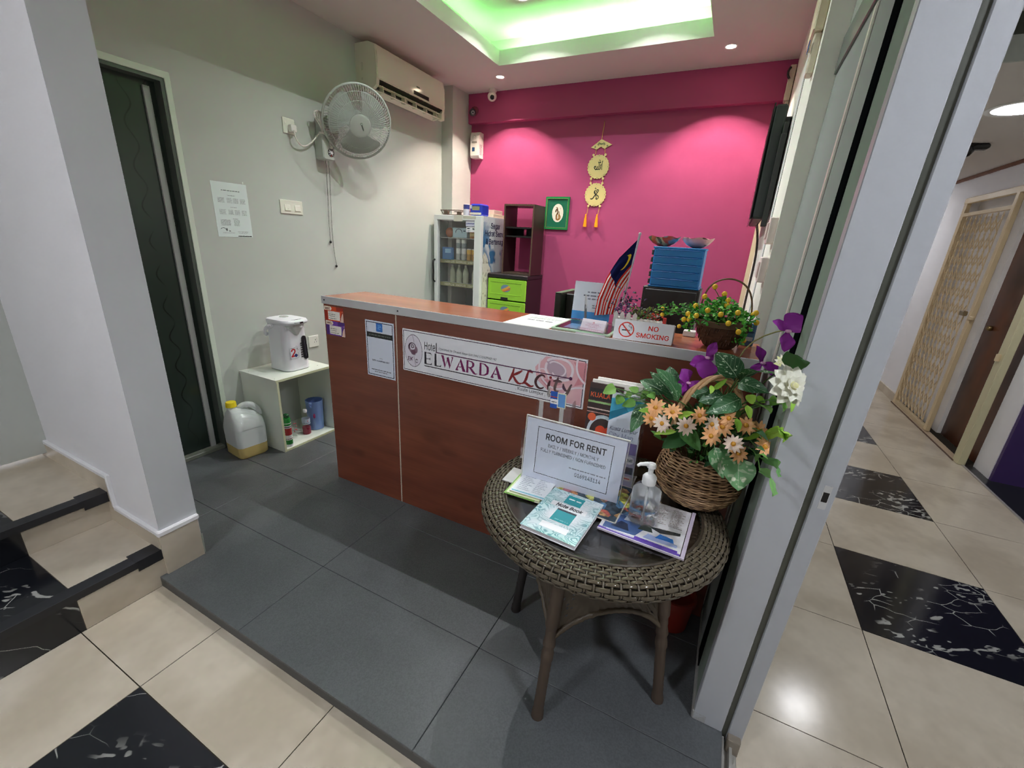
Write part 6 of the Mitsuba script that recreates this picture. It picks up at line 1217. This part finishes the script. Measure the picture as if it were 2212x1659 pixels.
tt = np.gradient(hp, axis=0); tt /= np.linalg.norm(tt, axis=1, keepdims=True); sd = np.cross(tt, [0.3, -1, 0.1]); sd /= np.linalg.norm(sd, axis=1, keepdims=True); sb = np.cross(sd, tt)
for i in range(3):
    ph = np.linspace(0, 22, 90) + i * 2 * PI / 3
    put(fb_ + '__handle_strand', [(tube(hp + .0055 * (np.cos(ph)[:, None] * sd + np.sin(ph)[:, None] * sb), .0058, 7), (K(196, 154, 112), K(180, 138, 98), K(206, 168, 126))[i], True)], 'satin', True)
LEAVES = [
    ((1.975, -0.240, 1.081), (1.910, -0.200, 1.133), 0.056, 's'),
    ((1.982, -0.220, 1.070), (2.081, -0.200, 1.090), 0.042, 's'),
    ((1.978, -0.260, 1.072), (2.049, -0.300, 1.069), 0.036, 's'),
    ((1.991, -0.300, 1.039), (1.917, -0.370, 1.004), 0.040, 's'),
    ((1.830, -0.260, 1.006), (1.754, -0.240, 1.064), 0.045, 's'),
    ((1.826, -0.250, 0.979), (1.736, -0.220, 1.043), 0.045, 's'),
    ((1.831, -0.280, 0.993), (1.797, -0.300, 1.053), 0.034, 's'),
    ((1.749, -0.300, 0.969), (1.724, -0.360, 0.895), 0.038, 's'),
    ((1.791, -0.240, 0.994), (1.710, -0.220, 1.012), 0.050, 's'),
    ((1.802, -0.220, 1.008), (1.786, -0.200, 1.067), 0.045, 's'),
    ((1.913, -0.240, 1.028), (1.867, -0.260, 1.008), 0.034, 's'),
    ((1.950, -0.260, 1.026), (1.892, -0.300, 1.009), 0.040, 's'),
    ((1.829, -0.220, 0.939), (1.747, -0.200, 0.870), 0.050, 's'),
    ((1.862, -0.330, 0.926), (1.915, -0.370, 0.890), 0.036, 'd'),
    ((1.875, -0.320, 0.908), (1.821, -0.360, 0.867), 0.040, 'd'),
    ((1.958, -0.230, 1.051), (1.915, -0.200, 1.084), 0.050, 's'),
    ((1.952, -0.370, 0.908), (1.986, -0.400, 0.842), 0.056, 'p'),
    ((2.015, -0.360, 0.889), (2.029, -0.400, 0.818), 0.064, 'p'),
    ((2.074, -0.300, 0.879), (2.118, -0.330, 0.852), 0.018, 'l'),
    ((2.078, -0.320, 0.848), (2.112, -0.360, 0.806), 0.028, 'l'),
    ((2.096, -0.200, 1.118), (2.119, -0.200, 1.149), 0.044, 'd'),
    ((1.778, -0.300, 0.984), (1.800, -0.330, 0.978), 0.012, 'b'),
    ((1.768, -0.330, 0.957), (1.736, -0.360, 0.964), 0.014, 'b'),
    ((1.843, -0.340, 0.962), (1.882, -0.370, 0.994), 0.016, 'b'),
    ((2.018, -0.340, 0.938), (2.050, -0.360, 0.984), 0.020, 'b'),
    ((2.061, -0.300, 0.937), (2.112, -0.330, 0.969), 0.020, 'b'),
    ((2.067, -0.310, 0.955), (2.105, -0.340, 0.954), 0.018, 'b'),
    ((1.847, -0.350, 0.921), (1.794, -0.380, 0.911), 0.014, 'b'),
    ((1.919, -0.280, 1.045), (1.946, -0.280, 1.081), 0.012, 'b'),
    ((1.913, -0.280, 1.056), (1.914, -0.300, 1.038), 0.012, 'b'),
    ((1.990, -0.350, 0.997), (1.998, -0.380, 0.972), 0.014, 'b'),
    ((2.008, -0.330, 1.033), (2.019, -0.360, 1.008), 0.014, 'b'),
    ((2.025, -0.300, 1.050), (2.049, -0.300, 1.040), 0.016, 'b'),
    ((2.035, -0.300, 1.029), (2.065, -0.320, 1.020), 0.028, 'v'),
    ((2.068, -0.280, 1.030), (2.095, -0.300, 1.028), 0.026, 'v'),
    ((2.008, -0.300, 1.035), (2.023, -0.310, 1.057), 0.022, 'b'),
    ((2.081, -0.250, 1.035), (2.119, -0.260, 1.020), 0.014, 'b'),
    ((1.648, -0.300, 0.999), (1.613, -0.310, 0.979), 0.034, 'v'),
    ((1.670, -0.290, 0.974), (1.657, -0.300, 0.948), 0.026, 'v'),
    ((1.695, -0.280, 0.986), (1.676, -0.280, 0.968), 0.020, 'v'),
    ((1.710, -0.280, 0.963), (1.674, -0.290, 0.942), 0.022, 'v'),
    ((1.712, -0.270, 0.991), (1.683, -0.270, 0.998), 0.020, 'v'),
    ((1.744, -0.270, 0.993), (1.763, -0.280, 0.983), 0.024, 'v'),
    ((1.742, -0.260, 0.998), (1.722, -0.260, 0.968), 0.024, 'v'),
]
DAISIES = [ ((1.804, -0.370, 0.943), 'w'), ((1.870, -0.390, 0.959), 'w'), ((1.931, -0.380, 0.976), 'w'), ((1.995, -0.370, 0.930), 'w'), ((1.897, -0.370, 0.990), 'o'), ((1.935, -0.400, 0.950), 'o'), ((1.827, -0.350, 0.976), 'o'), ((1.771, -0.350, 0.944), 'o'), ((1.970, -0.340, 0.989), 'o'), ((2.017, -0.330, 0.975), 'o'), ((2.047, -0.320, 0.965), 'o'), ((2.074, -0.320, 0.921), 'o'), ((2.011, -0.370, 0.907), 'o'), ((1.777, -0.330, 0.972), 'o'), ((1.961, -0.350, 0.963), 'o') ]

fcol = {'b': (K(126, 170, 58), K(150, 190, 74)), 'l': (K(84, 132, 74), K(104, 150, 84)), 'v': (K(98, 148, 66), K(120, 164, 80)), 'd': (K(44, 88, 44), K(62, 108, 52))}
for i, (b, t, w, kd) in enumerate(LEAVES):
    b, t = clampx(b), clampx(t); r_ = random.Random(100 + i)
    n0 = CB * .75 + np.array([r_.uniform(-.5, .5), -.15 + r_.uniform(-.3, .3), .55 + r_.uniform(-.3, .3)])
    v, f, uv = leaf_mesh(b, t + (t - b) * .08, w * 1.32, n0, droop=r_.uniform(.03, .10), shape=1.0 if kd in 'sdp' else (1.25 if kd != 'v' else .9), wavy=.02, seed=i)
    if kd == 's': put(fb_ + '__speckled_leaf', (v, f), 'spotted_leaf', False, uv=uv)
    elif kd == 'p': put(fb_ + '__patched_leaf', (v, f), 'patched_leaf', False, uv=uv)
    else: put(fb_ + {'b': '__lance_leaf', 'l': '__slender_leaf', 'v': '__ivy_leaf', 'd': '__green_leaf'}[kd], [((v, f), fcol[kd][i % 2], True)], 'leafy', True)
stems = [(tube(spline([(bc[0] + random.uniform(-.04, .04), bc[1] + random.uniform(-.04, .03), bz + .14), (bc[0] * .5 + b[0] * .5, bc[1] * .5 + b[1] * .5, .45 * b[2] + .55 * (bz + .17) + .05), clampx(b)], 8), .0018, 5), K(70, 104, 52), True) for b, t, w, kd in LEAVES]
stems += [(tube(spline([(1.79, -.275, .985), (1.74, -.265, 1.005), (1.70, -.285, .985), (1.65, -.30, .997)], 14), .0016, 5), K(74, 110, 56), True)]
put(fb_ + '__stem', stems, 'leafy', True); lab(fb_ + '__stem', kind='stuff')
fill = []
for i in range(230):
    r_ = random.Random(500 + i); a = r_.uniform(0, 2 * PI); e = r_.uniform(.0, 1.25); R0 = r_.uniform(.05, .125)
    c = np.array([bc[0] + R0 * math.cos(a) * math.cos(e) * 1.25, bc[1] - .02 + R0 * math.sin(a) * math.cos(e), bz + .175 + .17 * math.sin(e) * r_.uniform(.5, 1)])
    d = c - np.array([bc[0], bc[1], bz + .14]); d /= np.linalg.norm(d); d += np.array([r_.uniform(-.6, .6), r_.uniform(-.6, .6), r_.uniform(-.5, .4)])
    v, f, _ = leaf_mesh(clampx(c, 2.05), clampx(c + d / np.linalg.norm(d) * r_.uniform(.022, .042), 2.052), r_.uniform(.010, .020), np.array([r_.uniform(-1, 1), -.6, .8]), 6, 3)
    fill.append(((v, f), (K(30, 66, 36), K(44, 86, 44), K(58, 104, 50), K(88, 134, 60))[r_.randrange(4)], True))
put(fb_ + '__filler_foliage', fill, 'leafy', True); lab(fb_ + '__filler_foliage', kind='stuff')
def petal(c, d, n, L, w, nx=6, ny=5, cup=.12, wavy=0.0, seed=0, shape=.75):
    v, f, _ = leaf_mesh(c, np.array(c) + np.array(d) * L, w, n, nx, ny, .15, cup, shape, wavy, seed); return v, f
def perp(n):
    a = np.cross(n, [0.2, 0.1, 1.0]); a /= np.linalg.norm(a); return a, np.cross(n, a)
for i, (c, kd) in enumerate(DAISIES):
    r_ = random.Random(900 + i); c = clampx(c, 2.06)
    n = CB * .8 + np.array([r_.uniform(-.5, .5), r_.uniform(-.4, .1), r_.uniform(-.1, .5)]); n /= np.linalg.norm(n); a, b = perp(n)
    col = (K(226, 206, 190), K(220, 200, 182)) if kd == 'w' else (K(224, 166, 112), K(232, 178, 130))
    R0 = r_.uniform(.026, .030); m = 12 if kd == 'w' else 11; pt = []
    for j in range(m):
        th = 2 * PI * j / m + r_.uniform(-.1, .1); d = a * math.cos(th) + b * math.sin(th) + n * .12
        pt.append((petal(c + d * .003, d / np.linalg.norm(d), n, R0 * r_.uniform(.85, 1.05), R0 * .36, 7, 4, shape=1.5), col[j % 2] * r_.uniform(.9, 1.05), True))
    dk = put(fb_ + ('__white_daisy' if kd == 'w' else '__orange_daisy'), pt, 'leafy', True)
    put(dk + '__centre', [(ball(c + n * .002, .0066, 6), K(196, 140, 44), True)], 'satin', True)
def orchid(c, pets, stem):
    c = clampx(c, 2.05); pt = []
    for j, (ang, L, w) in enumerate(pets):
        d = CR * math.cos(math.radians(ang)) + CUP * math.sin(math.radians(ang)) + CB * (.15 - .2 * (j % 2)); d /= np.linalg.norm(d)
        nn = CB + .5 * (CR if j % 2 else CUP)
        pt.append((petal(c, d, nn, L * 1.18, w * 1.35, 12, 9, .10, .05, j * 2.1, 1.75), K(134, 44, 142) * (1.0 + .2 * (j % 2)), True))
    dk = put(fb_ + '__orchid', pt, 'leafy', True)
    put(dk + '__lip', [(ball(c + CB * .006, .006, 6, (1.3, .8, .8)), K(214, 160, 200), True)], 'satin', True)
    put(fb_ + '__orchid_stem', [(tube(spline([clampx(p, 2.05) for p in stem] + [c], 16), .0022, 6), K(138, 132, 84), True)], 'leafy', True)
ST = (1.95, -.22, .95)
orchid((2.069, -.2, 1.223), ((48, .044, .046), (140, .036, .022), (258, .044, .026)), [ST, (1.968, -.20, 1.126), (1.994, -.2, 1.182), (2.035, -.2, 1.214)])
orchid((1.884, -.2, 1.116), ((62, .046, .022), (200, .046, .030), (258, .056, .046), (20, .02, .02)), [ST, (1.93, -.21, 1.06)])
orchid((1.846, -.22, 1.034), ((118, .042, .036), (248, .036, .036), (325, .040, .034), (200, .03, .03)), [ST, (1.88, -.22, 1.0)])
orchid((2.029, -.2, 1.125), ((112, .046, .024), (325, .050, .030), (218, .052, .018)), [ST, (1.99, -.2, 1.08)])
c = clampx((2.104, -.24, 1.08), 2.052); n = CB + np.array([.05, -.1, .2]); n /= np.linalg.norm(n); a, b = perp(n); pt = []
for lay, (m, L, tilt) in enumerate(((11, .046, .05), (10, .037, .35), (8, .026, .8), (6, .016, 1.5))):
    for j in range(m):
        th = 2 * PI * j / m + lay * .3; d = a * math.cos(th) + b * math.sin(th) + n * tilt; d /= np.linalg.norm(d)
        pt.append((petal(c + n * .003 * lay, d, n, L, L * .60, 8, 5, .10, .02, j, 1.6), K(220, 221, 204) * (1 - .05 * (j % 2)), True))
put(fb_ + '__white_dahlia', pt, 'leafy', True)
put(fb_ + '__white_dahlia__centre', [(ball(c + n * .012, .010, 8), K(206, 204, 150), True)], 'leafy', True)
c = clampx((2.077, -.2, 1.132), 2.05); pt = []
for j in range(8):
    th = PI * j / 7; d = CR * math.cos(th) + CUP * math.sin(th) + CB * .2; d /= np.linalg.norm(d); pt.append((petal(c, d, CB, .024, .014, 6, 4), K(206, 206, 150) if j % 2 else K(216, 214, 196), True))
put(fb_ + '__small_cream_flower', pt, 'leafy', True)

# coconut fibre pot of yellow flowers on the counter
pk = thing('flower_pot', 'dark brown fibre pot of small yellow flowers with a thin arched handle on the counter', 'potted flowers')
pc = (1.908, .135)
v, f = lathe([(0, .0), (.046, .0), (.054, .006), (.074, .040), (.086, .072), (.090, .088), (.086, .088), (.080, .07), (.05, .07), (0, .07)], 64, (*pc, CT + .0005))
dn = meshkit.fbm(np.c_[v[:, 0] * 90, v[:, 1] * 90, v[:, 2] * 200], 3); ang = np.arctan2(v[:, 1] - pc[1], v[:, 0] - pc[0]); v[:, :2] += (np.c_[np.cos(ang), np.sin(ang)] * ((dn - .5) * .006)[:, None]) * (np.hypot(v[:, 0] - pc[0], v[:, 1] - pc[1]) > .03)[:, None]
put(pk + '__bowl', (v, f), 'coir', 50)
fib = []
for i in range(150):
    r_ = random.Random(i); a = r_.uniform(0, 2 * PI); t = r_.uniform(.15, .95); rr_ = .052 + .037 * t ** .7; z = CT + .008 + .075 * t
    fib.append((tube([(pc[0] + (rr_ + .002) * math.cos(a + s * .05), pc[1] + (rr_ + .002) * math.sin(a + s * .05), z + s * .018) for s in (-.5, 0, .5)], .0014, 4), K(74, 48, 34) * r_.uniform(.7, 1.4), True))
put(pk + '__fibre', fib, 'satin', True); lab(pk + '__fibre', kind='stuff')
put(pk + '__rim_band', [(lathe([(.088, .078), (.0925, .080), (.0935, .098), (.090, .100), (.086, .098)], 48, (*pc, CT)), K(92, 74, 58))], 'matte', 40)
put(pk + '__handle', [(tube(spline([(1.822, .135, 1.18), (1.828, .135, 1.262), (1.850, .135, 1.312), (1.90, .135, 1.334), (1.955, .135, 1.315), (1.985, .135, 1.262), (1.992, .135, 1.18)], 40), .0030, 7), K(104, 80, 52), True)], 'satin', True)
def sprig_cloud(cen, n, seed, cols, spread, L=(.010, .018)):
    out = []
    for i in range(n):
        r_ = random.Random(seed * 1000 + i); p = np.array(cen(r_)); d = np.array([r_.uniform(-1, 1), r_.uniform(-1, .4), r_.uniform(-.3, 1)]); d /= np.linalg.norm(d)
        l_ = r_.uniform(*L); v, f, _ = leaf_mesh(p, p + d * l_, l_ * r_.uniform(.5, .75), (r_.uniform(-.6, .6), -.7, .7), 5, 3, .2, .1)
        out.append(((v, f), cols[r_.randrange(len(cols))], True))
    return out
GRS = [K(62, 150, 40), K(84, 170, 56), K(46, 118, 36), K(110, 180, 70), K(54, 134, 48)]
def dome(r_):
    a, e = r_.uniform(0, 2 * PI), r_.uniform(0, 1) ** .7
    return (pc[0] - .012 + .105 * e * math.cos(a), pc[1] - .01 + .085 * e * math.sin(a), CT + .088 + .085 * (1 - e * e) * r_.uniform(.5, 1) + r_.uniform(-.012, .012))
def trail_left(r_):
    t = r_.uniform(0, 1); return (1.83 - .15 * t + r_.uniform(-.02, .02), .15 + r_.uniform(-.03, .03), 1.215 - .020 * t + r_.uniform(-.018, .022))
def drop_left(r_):
    t = r_.uniform(0, 1); return (1.795 + r_.uniform(-.016, .016), .11 + r_.uniform(-.015, .015), 1.20 - .075 * t)
def drop_right(r_):
    t = r_.uniform(0, 1); return (1.962 + .03 * (1 - t) + r_.uniform(-.016, .02), .075 + r_.uniform(-.015, .03), 1.215 - .095 * t)
put(pk + '__foliage', sprig_cloud(dome, 430, 1, GRS, 0, (.012, .022)) + sprig_cloud(trail_left, 120, 2, GRS[1:] + [K(100, 140, 76)], 0) + sprig_cloud(drop_left, 34, 3, GRS, 0) + sprig_cloud(drop_right, 90, 4, GRS, 0), 'leafy', True); lab(pk + '__foliage', kind='stuff')
BUDS = [(1.859, 0.12, 1.304), (1.832, 0.12, 1.267), (1.894, 0.12, 1.282), (1.909, 0.11, 1.262), (1.909, 0.10, 1.246), (1.808, 0.12, 1.231), (1.853, 0.045, 1.228), (1.896, 0.045, 1.219), (1.947, 0.045, 1.231), (1.925, 0.03, 1.194), (1.961, 0.04, 1.168), (1.82, 0.05, 1.205), (1.788, 0.11, 1.2), (1.799, 0.10, 1.19), (1.777, 0.11, 1.178), (1.796, 0.10, 1.182), (1.765, 0.11, 1.151), (1.696, 0.13, 1.184), (1.694, 0.13, 1.206), (1.985, 0.11, 1.129), (2.012, 0.115, 1.196), (2.004, 0.12, 1.228), (1.998, 0.12, 1.222)]
for i, p in enumerate(BUDS):
    r0 = .0092 if i not in (17, 18, 16) else .0075
    dk = put(pk + '__yellow_bud', [(ball(p, r0, 7, (1, 1, 1.08)), K(240, 196, 50), True)], 'satin', True)
    put(dk + '__sepal', [(lathe([(0, -r0 * 1.15), (r0 * .55, -r0 * .95), (r0 * .75, -r0 * .6), (.001, -r0 * .8)], 8, p), K(150, 140, 50))], 'leafy', 40)
put(pk + '__flower_stem', [(tube(spline([(pc[0] + .1 * (p[0] - pc[0]), pc[1], CT + .085), (.5 * pc[0] + .5 * p[0], .5 * pc[1] + .5 * p[1] + .01, .5 * (CT + .1) + .5 * p[2] + .012), (p[0], p[1] + .004, p[2] - .008)], 8), .0012, 4), K(80, 124, 56), True) for p in BUDS], 'leafy', True); lab(pk + '__flower_stem', kind='stuff')

# little planter with a white picket fence
pl = thing('planter', 'small planter with white picket fence, purple flowers and red blossoms behind the no smoking sign', 'planter')
put(pl + '__box', [(box(1.490, 1.700, .215, .275, CT, CT + .045, .003), K(214, 216, 212))], 'satin', 20)
for i in range(8):
    x = 1.494 + i * .0262; ht = .077 if i < 4 else .058
    pz = sg.Polygon([(x, CT), (x + .0175, CT), (x + .0175, CT + ht - .011), (x + .00875, CT + ht), (x, CT + ht - .011)])
    put(pl + '__picket', [(prism_xz([tuple(c_) for c_ in pz.exterior.coords[:-1]], .2085, .2125), K(232, 236, 232))], 'satin', False)
put(pl + '__fence_rail', [(box(1.490, 1.700, .2126, .2146, CT + .02, CT + .028), K(226, 230, 226))], 'satin', False)
PUR_ = [K(78, 54, 104), K(60, 44, 80), K(110, 84, 130), K(96, 60, 96), K(70, 66, 62)]
put(pl + '__purple_foliage', sprig_cloud(lambda r_: (1.535 + r_.gauss(0, .030), .25 + r_.uniform(-.03, .03), CT + .05 + abs(r_.gauss(.04, .032))), 190, 11, PUR_, 0, (.008, .016)) + sprig_cloud(lambda r_: (1.60 + r_.uniform(-.05, .07), .245 + r_.uniform(-.03, .03), CT + .045 + r_.uniform(0, .05)), 150, 12, [K(84, 116, 54), K(110, 140, 70), K(130, 150, 60), K(90, 80, 66)], 0, (.010, .020)), 'leafy', True); lab(pl + '__purple_foliage', kind='stuff')
put(pl + '__red_blossom', sprig_cloud(lambda r_: (1.648 + r_.gauss(0, .022), .225 + r_.uniform(-.01, .02), CT + .052 + r_.uniform(0, .025)), 60, 13, [K(206, 60, 40), K(190, 44, 44), K(150, 130, 130)], 0, (.008, .014)), 'leafy', True); lab(pl + '__red_blossom', kind='stuff')
for i, (x, z) in enumerate(((1.520, 1.205), (1.530, 1.190), (1.556, 1.195), (1.548, 1.178), (1.512, 1.165), (1.575, 1.200))):
    put(pl + '__white_berry', [(ball((x, .225, z), .0042, 6), K(226, 214, 226), True)], 'satin', True)
put(pl + '__red_post', [(box(1.692, 1.706, .208, .216, CT, CT + .070, .002), K(196, 52, 48))], 'satin', 20)
k = thing('small_box', 'small white block on the counter between planter and fibre pot', 'box')
put(k + '__block', [(box(1.772, 1.818, .255, .300, CT + .0005, CT + .022, .002), K(226, 224, 220))], 'satin', 20)
k = thing('packet', 'small blue patterned packet on the counter behind the fibre pot', 'packet')
put(k + '__pouch', [(rbox(1.975, 2.025, .225, .245, CT + .0005, CT + .085, .008, 3, .004), K(70, 110, 150))], 'gloss', 30)
put(k + '__print', [(moved(m, frame([1.975, .2247, CT], [1, 0, 0], [0, 0, 1])), c_) for m, c_ in ((rect(.006, .044, .02, .035), K(206, 214, 220)), (rect(.006, .044, .05, .056), K(30, 60, 100)), (scribble(.008, .042, .066, .005, seed=3), K(210, 220, 226)))], 'gloss', False)
